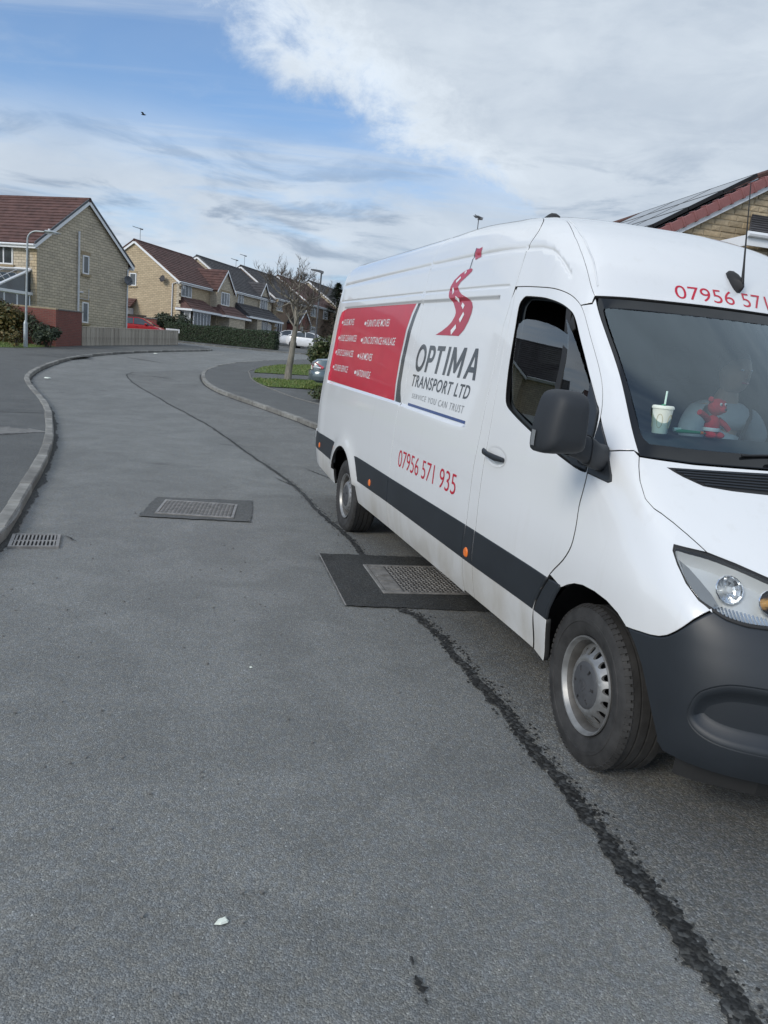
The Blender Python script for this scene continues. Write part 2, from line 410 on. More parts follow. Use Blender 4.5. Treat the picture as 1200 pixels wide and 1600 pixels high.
M['bulb'] = pm('amber_bulb_cover', (.75, .42, .12), .15, var=.1, coat=.5)
M['ws_glass'] = glass_mat('windscreen_glass', (.70, .84, .86), 2.2, .008, 1.55, tintg=(.80, .93, 1.0))
M['side_glass'] = glass_mat('side_window_glass', (.42, .48, .48), 2.0, .004, 1.55)
M['cabin'] = pm('cabin_trim', (.038, .048, .056), .7, var=.1)
M['dash'] = pm('dashboard_plastic', (.050, .060, .064), .6, var=.1, bump=.1, bscale=300.)
M['seat'] = pm('seat_fabric', (.03, .032, .036), .9, var=.15, scale=30.)
M['skin'] = pm('skin', (.46, .28, .20), .5, var=.08)
M['hair'] = pm('dark_hair', (.02, .014, .010), .6, var=.3, scale=40.)
M['shirt'] = pm('white_cotton', (.40, .42, .44), .9, var=.05, bump=.3, bscale=20.)
M['strap'] = pm('seat_belt_webbing', (.02, .02, .022), .7)
M['vinyl_red'] = pm('red_vinyl', (.50, .008, .034), .28, var=.05, coat=.22)
M['vinyl_pink'] = pm('faded_red_vinyl', (.42, .020, .052), .28, var=.12, scale=2., coat=.25)
M['vinyl_grey'] = pm('charcoal_vinyl', (.045, .052, .060), .25, var=.05, coat=.5)
M['vinyl_lgrey'] = pm('mid_grey_vinyl', (.22, .23, .24), .3, var=.05, coat=.4)
M['vinyl_blue'] = pm('navy_vinyl', (.012, .045, .19), .25, var=.05, coat=.5)
M['vinyl_white'] = pm('white_vinyl', (.80, .80, .80), .25, var=.03, coat=.4)
M['toy_red'] = pm('red_plush', (.72, .028, .045), .95, var=.2, scale=30., bump=.8, bscale=180.)
M['cream'] = pm('cream_card', (.76, .80, .70), .6, var=.06)
M['cup_print'] = pm('cup_print_tan', (.42, .38, .22), .6, var=.15)
M['cup_green'] = pm('green_plastic', (.03, .25, .12), .4)
M['straw'] = pm('pale_straw', (.6, .78, .68), .4)

def white_paint():
    mt, b, p = newmat('white_van_paint')
    co = b.n('ShaderNodeTexCoord').outputs['Object']
    sx = b.n('ShaderNodeSeparateXYZ'); b.set(sx, 0, co)
    z = sx.outputs[2]
    film = b.noise(b.map(co, scale=(1, 1, .35)), 2.2, 6, .6, .2)
    dirt = b.math('MULTIPLY', b.ramp(z, .35, .95, 1., 0.), b.ramp(film, .30, .70, .25, 1.))
    # grey-brown film towards the sills, faint run marks below trim
    streak = b.noise(b.map(co, scale=(16, 16, .7)), 1.0, 4, .6)
    dirt = b.math('ADD', dirt, b.math('MULTIPLY', b.ramp(streak, .56, .74), .10), clamp=True)
    spk = b.voro(co, 70.); spots = b.math('MULTIPLY', b.ramp(spk.outputs['Distance'], .05, .16, .5, 0.), b.ramp(z, .4, .9, 1., .0))
    dirt = b.math('ADD', b.math('MULTIPLY', dirt, .72), b.math('MULTIPLY', spots, .35), clamp=True)
    col = b.mix(dirt, c3(.705, .715, .72), c3(.36, .32, .25))
    b.set(p, 'Base Color', col)
    b.set(p, 'Roughness', b.math('MULTIPLY_ADD', dirt, .45, .30))
    p.inputs['Coat Weight'].default_value = .85
    b.set(p, 'Coat Roughness', b.math('MULTIPLY_ADD', film, .06, .015))
    orange = b.noise(co, 260., 2); bn = b.n('ShaderNodeBump'); bn.inputs['Strength'].default_value = .02; bn.inputs['Distance'].default_value = .001
    b.set(bn, 'Height', orange); b.set(p, 'Normal', bn.outputs[0])
    return mt
M['paint'] = white_paint()
def car_paint(name, col, metal=.0): return pm(name, col, .25, metal, var=.04, coat=.8)

# ================================================================== VAN
# body surface: (u, v) -> (forward, outward, height); outward 0 = tyre face of the near side
UN=[-7.3,-6.3,-6.02,-5.72,-5.3,-2.9,-1.4,-.75,-.1,.25,.55,.95,1.4]
ROWS=[
# v, sideb, k3,k4,k5,k6,k7,k8   (a,b[,dz])
(.25,-.05,(-.62,-.03),(.40,.0),(.60,-.10),(.74,-.30),(.86,-.62),(.90,-.99)),
(.36,-.015,(-.6,-.01),(.45,.02),(.68,-.07),(.83,-.28),(.945,-.62),(.985,-.99)),
(.55,.022,(-.6,.025),(.45,.04),(.70,-.05),(.86,-.27),(.97,-.62),(1.01,-.99)),
(.77,.03,(-.6,.033),(.42,.045),(.66,-.045),(.82,-.27),(.94,-.62),(.98,-.99)),
(.92,.03,(-.62,.035),(.36,.042),(.585,-.045),(.735,-.27),(.86,-.62),(.90,-.99)),
(1.10,.026,(-.66,.02),(.17,.012),(.36,-.06),(.50,-.27),(.64,-.62),(.69,-.99)),
(1.37,.0,(-.76,-.004),(-.17,-.03),(0.0,-.10),(.085,-.27),(.21,-.62),(.265,-.99)),
(1.72,-.045,(-1.0,-.052),(-.48,-.08),(-.33,-.155),(-.255,-.30),(-.15,-.63),(-.10,-.99)),
(2.08,-.09,(-1.2,-.105),(-.85,-.14),(-.70,-.205),(-.63,-.33),(-.55,-.64),(-.515,-.99)),
(2.30,-.128,(-1.32,-.15),(-1.02,-.19),(-.87,-.26),(-.80,-.37),(-.72,-.65),(-.69,-.99)),
(2.45,-.160,(-1.48,-.19),(-1.22,-.235),(-1.08,-.30),(-1.01,-.41),(-.94,-.66),(-.91,-.99)),
(2.55,-.205,(-1.68,-.25),(-1.47,-.29),(-1.34,-.35),(-1.27,-.45),(-1.20,-.67),(-1.17,-.99)),
(2.61,-.27,(-1.9,-.32),(-1.72,-.36),(-1.6,-.42),(-1.53,-.5),(-1.47,-.69),(-1.44,-.99)),
(2.70,-.42,(-2.25,-.47),(-2.1,-.5),(-2.0,-.55),(-1.93,-.61),(-1.87,-.74),(-1.84,-.99)),
(2.85,-.78,(-2.6,-.80),(-2.5,-.81),(-2.45,-.83),(-2.4,-.85),(-2.36,-.9),(-2.34,-.99)),
(2.95,-.99,(-2.9,-.99),(-2.9,-.99),(-2.9,-.99),(-2.9,-.99),(-2.9,-.99),(-2.9,-.99)),
]
ZR={2.70:2.645,2.85:2.672,2.95:2.676}
def _grid():
    V=[];C=[]
    for r in ROWS:
        v,sb=r[0],r[1]; z=ZR.get(v,v); k3,k4,k5,k6,k7,k8=r[2:]
        back=[(-5.86,-.99),(-5.85,-.22+sb),(-5.80,sb-.045),(-5.62,sb-.004 if v<2.6 else sb),(-5.3,sb),(-2.9,sb),(min(-1.4,k3[0]-.25),sb)]
        if v>2.65: back=[(min(-5.3-.0,-5.86+(v-2.65)*.3),b) for (_,b) in back[:1]]+[(a if a>-5.3 else max(a,-5.83),max(b,-.99)) for a,b in back[1:]]
        row=[(a,max(b,-.99)) for a,b in back]+[k3,k4,k5,k6,k7,k8]
        V.append(v); C.append([(a,b,z) for a,b in row])
    return np.array(V),np.array(C)
VN,CP=_grid(); UN=np.array(UN)
def _tan(x,Y):  # catmull nonuniform tangents along axis0
    m=np.zeros_like(Y); h=np.diff(x); sh=(len(h),)+(1,)*(Y.ndim-1)
    d=np.diff(Y,axis=0)/h.reshape(sh)
    h0=h[:-1].reshape((len(h)-1,)+(1,)*(Y.ndim-1)); h1=h[1:].reshape(h0.shape)
    m[1:-1]=(h1*d[:-1]+h0*d[1:])/(h0+h1)
    m[0]=d[0];m[-1]=d[-1]
    return m
TU=_tan(UN,np.swapaxes(CP,0,1)); TU=np.swapaxes(TU,0,1); TU[:,-1,0]=0; TU[:,0,0]=0
TV=_tan(VN,CP)
def herm(t,p0,p1,m0,m1,h):
    t2=t*t;t3=t2*t
    return (2*t3-3*t2+1)*p0+(t3-2*t2+t)*h*m0+(-2*t3+3*t2)*p1+(t3-t2)*h*m1
def surf(u,v):
    u=np.atleast_1d(np.asarray(u,float));v=np.atleast_1d(np.asarray(v,float))
    u=np.clip(u,UN[0],UN[-1]);v=np.clip(v,VN[0],VN[-1])
    i=np.clip(np.searchsorted(UN,u)-1,0,len(UN)-2); j=np.clip(np.searchsorted(VN,v)-1,0,len(VN)-2)
    hu=(UN[i+1]-UN[i]);tu=((u-UN[i])/hu)[:,None];hu=hu[:,None]
    rows=[]
    # tangents in v evaluated per row via hermite of TV along u (linear interp ok)
    hv=(VN[j+1]-VN[j]);tv=((v-VN[j])/hv)[:,None];hv=hv[:,None]
    def rowp(jj): return herm(tu,CP[jj,i],CP[jj,i+1],TU[jj,i],TU[jj,i+1],hu)
    P={}
    jm=np.clip(j-1,0,None);jp=np.clip(j+2,None,len(VN)-1)
    p0=rowp(j);p1=rowp(j+1);pm=rowp(jm);pp=rowp(jp)
    def tang(pa,pb,pc,va,vb,vc):
        ha=(vb-va)[:,None];hb=(vc-vb)[:,None]
        da=np.where(ha>1e-9,(pb-pa)/np.maximum(ha,1e-9),0);db=np.where(hb>1e-9,(pc-pb)/np.maximum(hb,1e-9),0)
        m=(hb*da+ha*db)/np.maximum(ha+hb,1e-9)
        m=np.where(ha<1e-9,db,m);m=np.where(hb<1e-9,da,m)
        return m
    m0=tang(pm,p0,p1,VN[jm],VN[j],VN[j+1]); m1=tang(p0,p1,pp,VN[j],VN[j+1],VN[jp])
    Q=herm(tv,p0,p1,m0,m1,hv)
    Q[:,2]-=.011*(Q[:,0]+1.4)
    return Q

HALF = -.99
W_PTS = [(-4.325, .35), (0.0, .35)]
REC = np.array([(-5.50, 1.352), (-3.1, 1.343), (-1.83, 1.318), (-1.62, 1.325), (-1.535, 2.105), (-3.1, 2.131), (-5.44, 2.147)])
DRIP = np.array([(-5.62, 2.39), (-2.92, 2.400), (-.83, 2.380), (-.45, 2.368), (-.27, 2.347), (-.18, 2.314), (-.11, 2.262), (-.03, 2.20)])
CRS = np.array([(-5.66, 2.218), (-2.92, 2.190), (-1.34, 2.164)])
def seg_dist(U, V, L, closed=False):
    P = np.stack([U, V], -1); d = np.full(len(U), 9.); n = len(L)
    for i in range(n if closed else n - 1):
        a, b = L[i], L[(i + 1) % n]; ab = b - a
        t = np.clip(((P - a) @ ab) / (ab @ ab), 0, 1)
        d = np.minimum(d, np.hypot(*(P - a - t[:, None] * ab).T))
    return d
def pip(U, V, L):
    ins = np.zeros(len(U), bool); n = len(L)
    for i in range(n):
        x1, y1 = L[i]; x2, y2 = L[(i + 1) % n]
        c = (y1 > V) != (y2 > V)
        if y1 != y2: ins ^= c & (U < (x2 - x1) * (V - y1) / (y2 - y1) + x1)
    return ins
def sstep(x): x = np.clip(x, 0, 1); return x * x * (3 - 2 * x)
def disp(U, V):
    """pressed panel, gutter grooves (inwards +), wheel-arch flares"""
    D = np.zeros(len(U)); side = U < .3
    s = seg_dist(U, V, REC, True); s = np.where(pip(U, V, REC), s, -s) - .035
    D += np.where(side, .017 * sstep((s + .047) / .022), 0)
    g = seg_dist(U, V, DRIP); D += np.where(side, .0075 * (1 - sstep((g - .004) / .016)), 0)
    g = seg_dist(U, V, CRS); D += np.where(side, .005 * (1 - sstep((g - .003) / .012)), 0)
    for k, (wa, wz) in enumerate(W_PTS):
        if k == 0:
            r = np.hypot(U - wa, V - .33)
            D -= np.where(V > .5, .030 * np.exp(-((r - .45) / .11) ** 2), 0)
    return D
def ev0(U, V):
    U = np.asarray(U, float); V = np.asarray(V, float); mir = U > 1.4
    Q = surf(np.where(mir, 2.8 - U, U), V)
    Q[mir, 1] = 2 * HALF - Q[mir, 1]
    return np.stack([Q[:, 0], -Q[:, 1], Q[:, 2]], -1)
def nrm0(U, V):
    e = 3e-3
    V2 = np.clip(V, VN[0] + e, 2.82); U2 = np.clip(U, UN[0] + e, None)
    du = ev0(U2 + e, V2) - ev0(U2 - e, V2); dv = ev0(U2, V2 + e) - ev0(U2, V2 - e)
    n = np.cross(du, dv); return n / np.maximum(np.linalg.norm(n, axis=1, keepdims=True), 1e-9)
def ev(U, V, off=0., disp_on=True):
    U = np.asarray(U, float); V = np.asarray(V, float)
    o = off - (disp(U, V) if disp_on else 0)
    return ev0(U, V) + nrm0(U, V) * np.reshape(o, (-1, 1))
def nrm(U, V, disp_on=True):
    if not disp_on: return nrm0(U, V)
    e = 2.5e-3
    V2 = np.clip(V, VN[0] + e, 2.82)
    du = ev(U + e, V2) - ev(U - e, V2); dv = ev(U, V2 + e) - ev(U, V2 - e)
    n = np.cross(du, dv); return n / np.maximum(np.linalg.norm(n, axis=1, keepdims=True), 1e-9)

def dens(L, step, closed=True):
    L = [tuple(p) for p in L]; out = []
    n = len(L)
    for i in range(n if closed else n - 1):
        a = np.array(L[i]); b = np.array(L[(i + 1) % n]); k = max(1, int(math.ceil(np.hypot(*(b - a)) / step)))
        for j in range(k): out.append(a + (b - a) * j / k)
    if not closed: out.append(np.array(L[-1]))
    return np.array(out)
def area(L): x, y = L[:, 0], L[:, 1]; return .5 * np.sum(x * np.roll(y, -1) - np.roll(x, -1) * y)
def offset(L, d):
    """inward offset of a CCW loop"""
    p = np.roll(L, 1, 0); n = np.roll(L, -1, 0)
    t1 = L - p; t1 /= np.maximum(np.linalg.norm(t1, axis=1, keepdims=True), 1e-9)
    t2 = n - L; t2 /= np.maximum(np.linalg.norm(t2, axis=1, keepdims=True), 1e-9)
    n1 = np.stack([-t1[:, 1], t1[:, 0]], -1); n2 = np.stack([-t2[:, 1], t2[:, 0]], -1)
    b = n1 + n2; b /= np.maximum(np.linalg.norm(b, axis=1, keepdims=True), 1e-9)
    c = np.maximum((b * n1).sum(1), .45)
    return L + b * (d / c)[:, None]
def smooth_loop(L, k=4):
    """closed Catmull-Rom through the points"""
    L = np.array(L, float); n = len(L); out = []
    for i in range(n):
        p0, p1, p2, p3 = L[i - 1], L[i], L[(i + 1) % n], L[(i + 2) % n]
        for j in range(k):
            t = j / k
            out.append(.5 * ((2 * p1) + (-p0 + p2) * t + (2 * p0 - 5 * p1 + 4 * p2 - p3) * t * t + (-p0 + 3 * p1 - 3 * p2 + p3) * t ** 3))
    return np.array(out)
def smooth_line(L, k=4):
    L = np.array(L, float); Q = np.vstack([2 * L[0] - L[1], L, 2 * L[-1] - L[-2]]); out = []
    for i in range(1, len(Q) - 2):
        p0, p1, p2, p3 = Q[i - 1:i + 3]
        for j in range(k):
            t = j / k
            out.append(.5 * ((2 * p1) + (-p0 + p2) * t + (2 * p0 - 5 * p1 + 4 * p2 - p3) * t * t + (-p0 + 3 * p1 - 3 * p2 + p3) * t ** 3))
    out.append(L[-1]); return np.array(out)
def cdt(loops, grid, margin=.45, lines=(), gridy=None):
    """triangulate first loop minus the other loops, with grid points inside; -> pts, tris"""
    gy = gridy or grid
    O = loops[0]; x0, y0 = O.min(0); x1, y1 = O.max(0)
    gx_ = np.arange(math.floor(x0 / grid) * grid, x1 + grid, grid); gy_ = np.arange(math.floor(y0 / gy) * gy, y1 + gy, gy)
    X, Y = [a.ravel() for a in np.meshgrid(gx_, gy_)]
    def keep(X, Y, mg):
        k = pip(X, Y, O) & (seg_dist(X, Y, O, True) > mg)
        for h in loops[1:]: k &= ~pip(X, Y, h) & (seg_dist(X, Y, h, True) > mg)
        return k
    k = keep(X, Y, margin * min(grid, gy))
    P = [tuple(p) for L in loops for p in L]; E = []; b = 0
    for L in loops:
        n = len(L); E += [(b + i, b + (i + 1) % n) for i in range(n)]; b += n
    nb = b
    lk = np.ones(len(X), bool)
    for L in lines:
        kk = keep(L[:, 0], L[:, 1], .004); prev = None
        lk &= seg_dist(X, Y, L) > .006
        for i, p in enumerate(L):
            if kk[i]:
                P.append(tuple(p))
                if prev is not None: E.append((prev, len(P) - 1))
                prev = len(P) - 1
            else: prev = None
    k &= lk
    P += [tuple(p) for p in np.stack([X[k], Y[k]], -1)]
    vs, es, fs, ov, oe, of = delaunay_2d_cdt([Vector((float(a), float(c))) for a, c in P], E, [], 0, 1e-7)
    V = np.array([(v.x, v.y) for v in vs]); T = np.array([tuple(f) for f in fs])
    C = V[T].mean(1); good = pip(C[:, 0], C[:, 1], O)
    for h in loops[1:]: good &= ~pip(C[:, 0], C[:, 1], h)
    a = V[T]; ar = (a[:, 1, 0] - a[:, 0, 0]) * (a[:, 2, 1] - a[:, 0, 1]) - (a[:, 2, 0] - a[:, 0, 0]) * (a[:, 1, 1] - a[:, 0, 1])
    T = T[good]; ar = ar[good]; T[ar < 0] = T[ar < 0][:, ::-1]
    return V, T
REC_LINES = []
for d_ in (-.014, -.004, .006, .014): REC_LINES.append(np.vstack([offset(dens(REC, .05), d_), offset(dens(REC, .05), d_)[:1]]))
for L_ in (DRIP, CRS):
    for d_ in (-.018, -.008, 0, .008, .018): REC_LINES.append(dens(L_, .05, False) + np.array([0, d_]))

def mesh_np(name, P, F, N=None, mats=None, mi=None):
    me = bpy.data.meshes.new(name); me.from_pydata([tuple(map(float, p)) for p in P], [], [tuple(int(i) for i in f) for f in F]); me.update()
    for mm in (mats if isinstance(mats, (list, tuple)) else [mats]): me.materials.append(mm)
    if mi is not None: me.polygons.foreach_set('material_index', mi)
    me.polygons.foreach_set('use_smooth', [True] * len(me.polygons))
    if N is not None: me.normals_split_custom_set_from_vertices([tuple(map(float, n)) for n in N])
    return me
white = M['paint']
def panel(name, outline, mat, parent, holes=(), gap=.0023, grid=.045, depth=.026, off=0., mirror=False, disp_on=True, lines=True, edge=.0018, step=.03, fit=None):
    O = dens(outline, step)
    if area(O) < 0: O = O[::-1]
    H = []
    for h in holes:
        h = dens(h, step)
        if area(h) > 0: h = h[::-1]
        H.append(h)
    e2 = gap + edge
    loops = [offset(O, e2)] + [offset(h, e2) for h in H]
    V, T = cdt(loops, grid, lines=REC_LINES if (lines and disp_on) else ())
    P = ev(V[:, 0], V[:, 1], off, disp_on); N = nrm(V[:, 0], V[:, 1], disp_on)
    Ps = [P]; Ns = [N]; F = [tuple(t) for t in T]; base = base0 = len(P); mi = [0] * len(F)
    for raw in [O] + H:
        r1 = offset(raw, e2); r2 = offset(raw, gap); n = len(raw)
        p1 = ev(r1[:, 0], r1[:, 1], off, disp_on); n1 = nrm(r1[:, 0], r1[:, 1], disp_on)
        p2 = ev(r2[:, 0], r2[:, 1], off, disp_on) - n1 * edge
        out = p2 - p1 + n1 * edge; out /= np.maximum(np.linalg.norm(out, axis=1, keepdims=True), 1e-9)
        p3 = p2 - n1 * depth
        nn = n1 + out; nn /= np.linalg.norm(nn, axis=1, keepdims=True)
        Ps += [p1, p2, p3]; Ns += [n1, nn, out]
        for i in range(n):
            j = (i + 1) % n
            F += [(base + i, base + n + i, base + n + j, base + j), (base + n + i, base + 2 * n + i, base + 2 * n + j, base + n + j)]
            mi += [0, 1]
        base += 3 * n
    P = np.vstack(Ps); N = np.vstack(Ns)
    if fit == 'side':                                             # near-flat pane: y from x and z
        x0, z0 = P[:base0, 0].mean(), P[:base0, 2].mean(); x, z = P[:, 0] - x0, P[:, 2] - z0
        A = np.stack([np.ones_like(x), x, z], -1); k = np.linalg.lstsq(A[:base0], P[:base0, 1], rcond=None)[0]; k[2] *= .62
        dy = A @ k + .035 * z * z
        P[:, 1] = dy
        N = np.stack([k[1] + 0 * x, -np.ones_like(x), k[2] + .07 * z], -1); N /= np.linalg.norm(N, axis=1, keepdims=True)
    elif fit == 'front':                                          # one clean curved sheet: x from y and z
        y, z = P[:, 1] - .99, P[:, 2] - 1.75
        f = lambda y, z: np.stack([np.ones_like(y), z, z * z, y * y, y ** 4, y * y * z, y ** 6, z ** 3], -1)
        k = np.linalg.lstsq(f(y[:base0], z[:base0]), P[:base0, 0], rcond=None)[0]; P[:, 0] = f(y, z) @ k; e = 1e-4
        N = np.stack([np.ones_like(y), -(f(y + e, z) @ k - P[:, 0]) / e, -(f(y, z + e) @ k - P[:, 0]) / e], -1); N /= np.linalg.norm(N, axis=1, keepdims=True)
    if mirror:
        P[:, 1] = -2 * HALF - P[:, 1]; N[:, 1] *= -1; F = [tuple(reversed(f)) for f in F]
    return link(name, mesh_np(name, P, F, N, [mat, M['rubber']] if mat is white else mat, mi if mat is white else None), parent)  # lips of white panels coloured black: shade inside the seams put into colour
def decal(name, outline, mat, parent, off=.0012, grid=.05, holes=()):
    O = dens(outline, .03)
    if area(O) < 0: O = O[::-1]
    V, T = cdt([O] + [dens(h, .03) for h in holes], grid, lines=REC_LINES)
    return link(name, mesh_np(name, ev(V[:, 0], V[:, 1], off), T, nrm(V[:, 0], V[:, 1]), mat), parent)
def text_tris(txt, bold=0., space=1.0):
    cu = bpy.data.curves.new('lettering', 'FONT'); cu.body = txt; cu.offset = bold; cu.space_character = space; cu.resolution_u = 4
    o = bpy.data.objects.new('lettering', cu); COL.objects.link(o)
    dg = bpy.context.evaluated_depsgraph_get(); me = bpy.data.meshes.new_from_object(o.evaluated_get(dg))
    bpy.data.objects.remove(o); bpy.data.curves.remove(cu)
    return me
def lettering(name, txt, quad, mat, parent, bold=0., space=1.0, off=.0018):
    """quad in (u, v): top-left, top-right, bottom-right, bottom-left of the inked area"""
    me = text_tris(txt, bold, space); bm = bmesh.new(); bm.from_mesh(me); bpy.data.meshes.remove(me)
    co = np.array([v.co[:2] for v in bm.verts]); lo, hi = co.min(0), co.max(0)
    TL, TR, BR, BL = [np.array(q, float) for q in quad]
    for v in bm.verts:
        s, t = (v.co.x - lo[0]) / (hi[0] - lo[0]), (v.co.y - lo[1]) / (hi[1] - lo[1])
        q = (BL * (1 - s) + BR * s) * (1 - t) + (TL * (1 - s) + TR * s) * t
        v.co = (q[0], q[1], 0)
    qa = np.array(quad); (u0, v0), (u1, v1) = qa.min(0), qa.max(0)
    for ax, a, b in ((0, u0, u1), (1, v0, v1)):
        for k in np.arange(math.ceil(a / .05) * .05, b, .05):
            c = [0, 0, 0]; c[ax] = k; n = [0, 0, 0]; n[ax] = 1
            bmesh.ops.bisect_plane(bm, geom=bm.verts[:] + bm.edges[:] + bm.faces[:], plane_co=c, plane_no=n)
    bmesh.ops.triangulate(bm, faces=bm.faces)
    V = np.array([v.co[:2] for v in bm.verts]); bm.verts.index_update()
    T = [tuple(v.index for v in f.verts) for f in bm.faces]
    T = [t if (V[t[1]][0] - V[t[0]][0]) * (V[t[2]][1] - V[t[0]][1]) - (V[t[2]][0] - V[t[0]][0]) * (V[t[1]][1] - V[t[0]][1]) > 0 else t[::-1] for t in T]
    bm.free()
    return link(name, mesh_np(name, ev(V[:, 0], V[:, 1], off), T, nrm(V[:, 0], V[:, 1]), mat), parent)

VX, VY, VYAW = .95538, 3.12819, .317596
van = empty('delivery_van', (VX, VY, 0), math.atan2(-math.cos(VYAW), math.sin(VYAW)))
tag(van, 'large white high roof van with red and grey removals graphics on its side', 'van')
RAKE = .011

# --- outlines (u, v)
BP = [(-1.399, .318), (-1.392, .54), (-1.376, .76), (-1.374, .85), (-1.376, 1.096), (-1.376, 1.298), (-1.392, 1.551), (-1.396, 1.83), (-1.352, 1.98), (-1.176, 2.156), (-.812, 2.369), (-.40, 2.485), (-.06, 2.575), (.02, 2.625)]
BP = [tuple(p) for p in smooth_line(BP, 3)]
FARCH = [(-.606, .31), (-.590, .50), (-.560, .65), (-.500, .765), (-.413, .812), (-.300, .808), (-.215, .755), (-.136, .639), (-.076, .49), (-.02, .37)]
RARCH = [(-3.875 - .45 + .45 * math.cos(R(a)), .335 + .455 * math.sin(R(a))) for a in range(-2, 183, 6)]
SILL = .335
D_TOP = [(-1.10, 2.156), (-.80, 2.153), (-.508, 2.143), (-.30, 2.132), (-.151, 2.115), (-.05, 2.096), (.02, 2.072), (.071, 2.040), (.091, 1.995), (.088, 1.93), (.078, 1.851), (.063, 1.692), (.030, 1.605), (-.027, 1.53), (-.121, 1.445), (-.211, 1.361), (-.296, 1.272), (-.36, 1.20), (-.411, 1.126), (-.445, 1.03), (-.474, .947), (-.518, .869), (-.585, .775), (-.628, .68), (-.655, .60), (-.672, .50), (-.675, .42), (-.673, SILL)]
D_TOP = [tuple(p) for p in smooth_line(D_TOP, 3)]
D_REAR = [(-1.262, SILL), (-1.262, .54), (-1.256, .757), (-1.257, .9), (-1.262, 1.31), (-1.276, 1.55), (-1.276, 1.80), (-1.25, 1.95), (-1.185, 2.08), (-1.14, 2.135)]
DOOR = D_REAR + D_TOP
WIN = [(-.902, 2.082), (-.84, 2.094), (-.778, 2.097), (-.62, 2.092), (-.459, 2.084), (-.35, 2.073), (-.245, 2.058), (-.16, 2.040), (-.095, 2.018), (-.055, 1.995), (-.043, 1.955), (-.052, 1.90), (-.060, 1.847), (-.068, 1.74), (-.062, 1.67), (-.045, 1.59), (-.035, 1.55), (-.118, 1.455), (-.205, 1.37), (-.283, 1.290), (-.36, 1.284), (-.47, 1.308), (-.62, 1.348), (-.77, 1.392), (-.91, 1.434), (-1.05, 1.480), (-1.093, 1.503), (-1.115, 1.535), (-1.122, 1.60), (-1.12, 1.70), (-1.10, 1.80), (-1.072, 1.90), (-1.030, 2.01), (-.985, 2.056)]
WIN = smooth_loop(WIN, 3)
BON = [(.266, 1.392), (.234, 1.353), (.197, 1.300), (.180, 1.241), (.215, 1.213), (.254, 1.200), (.300, 1.176), (.342, 1.145), (.372, 1.118), (.389, 1.099)]
LT = [(.243, 1.106), (.30, 1.104), (.389, 1.097), (.482, 1.078), (.579, 1.050), (.66, 1.03)]          # headlight top
LL = [(.243, 1.106), (.218, 1.085), (.206, 1.045), (.206, .995), (.237, .952), (.284, .931)]           # headlight outer edge
LB = [(.284, .931), (.33, .912), (.40, .902), (.472, .903), (.56, .908), (.66, .925)]                  # headlight bottom
BUT = [(-.212, .752), (-.18, .757), (-.144, .764), (-.095, .771), (-.048, .781), (0.0, .798), (.051, .822), (.115, .854), (.176, .885), (.235, .911), (.284, .931)]

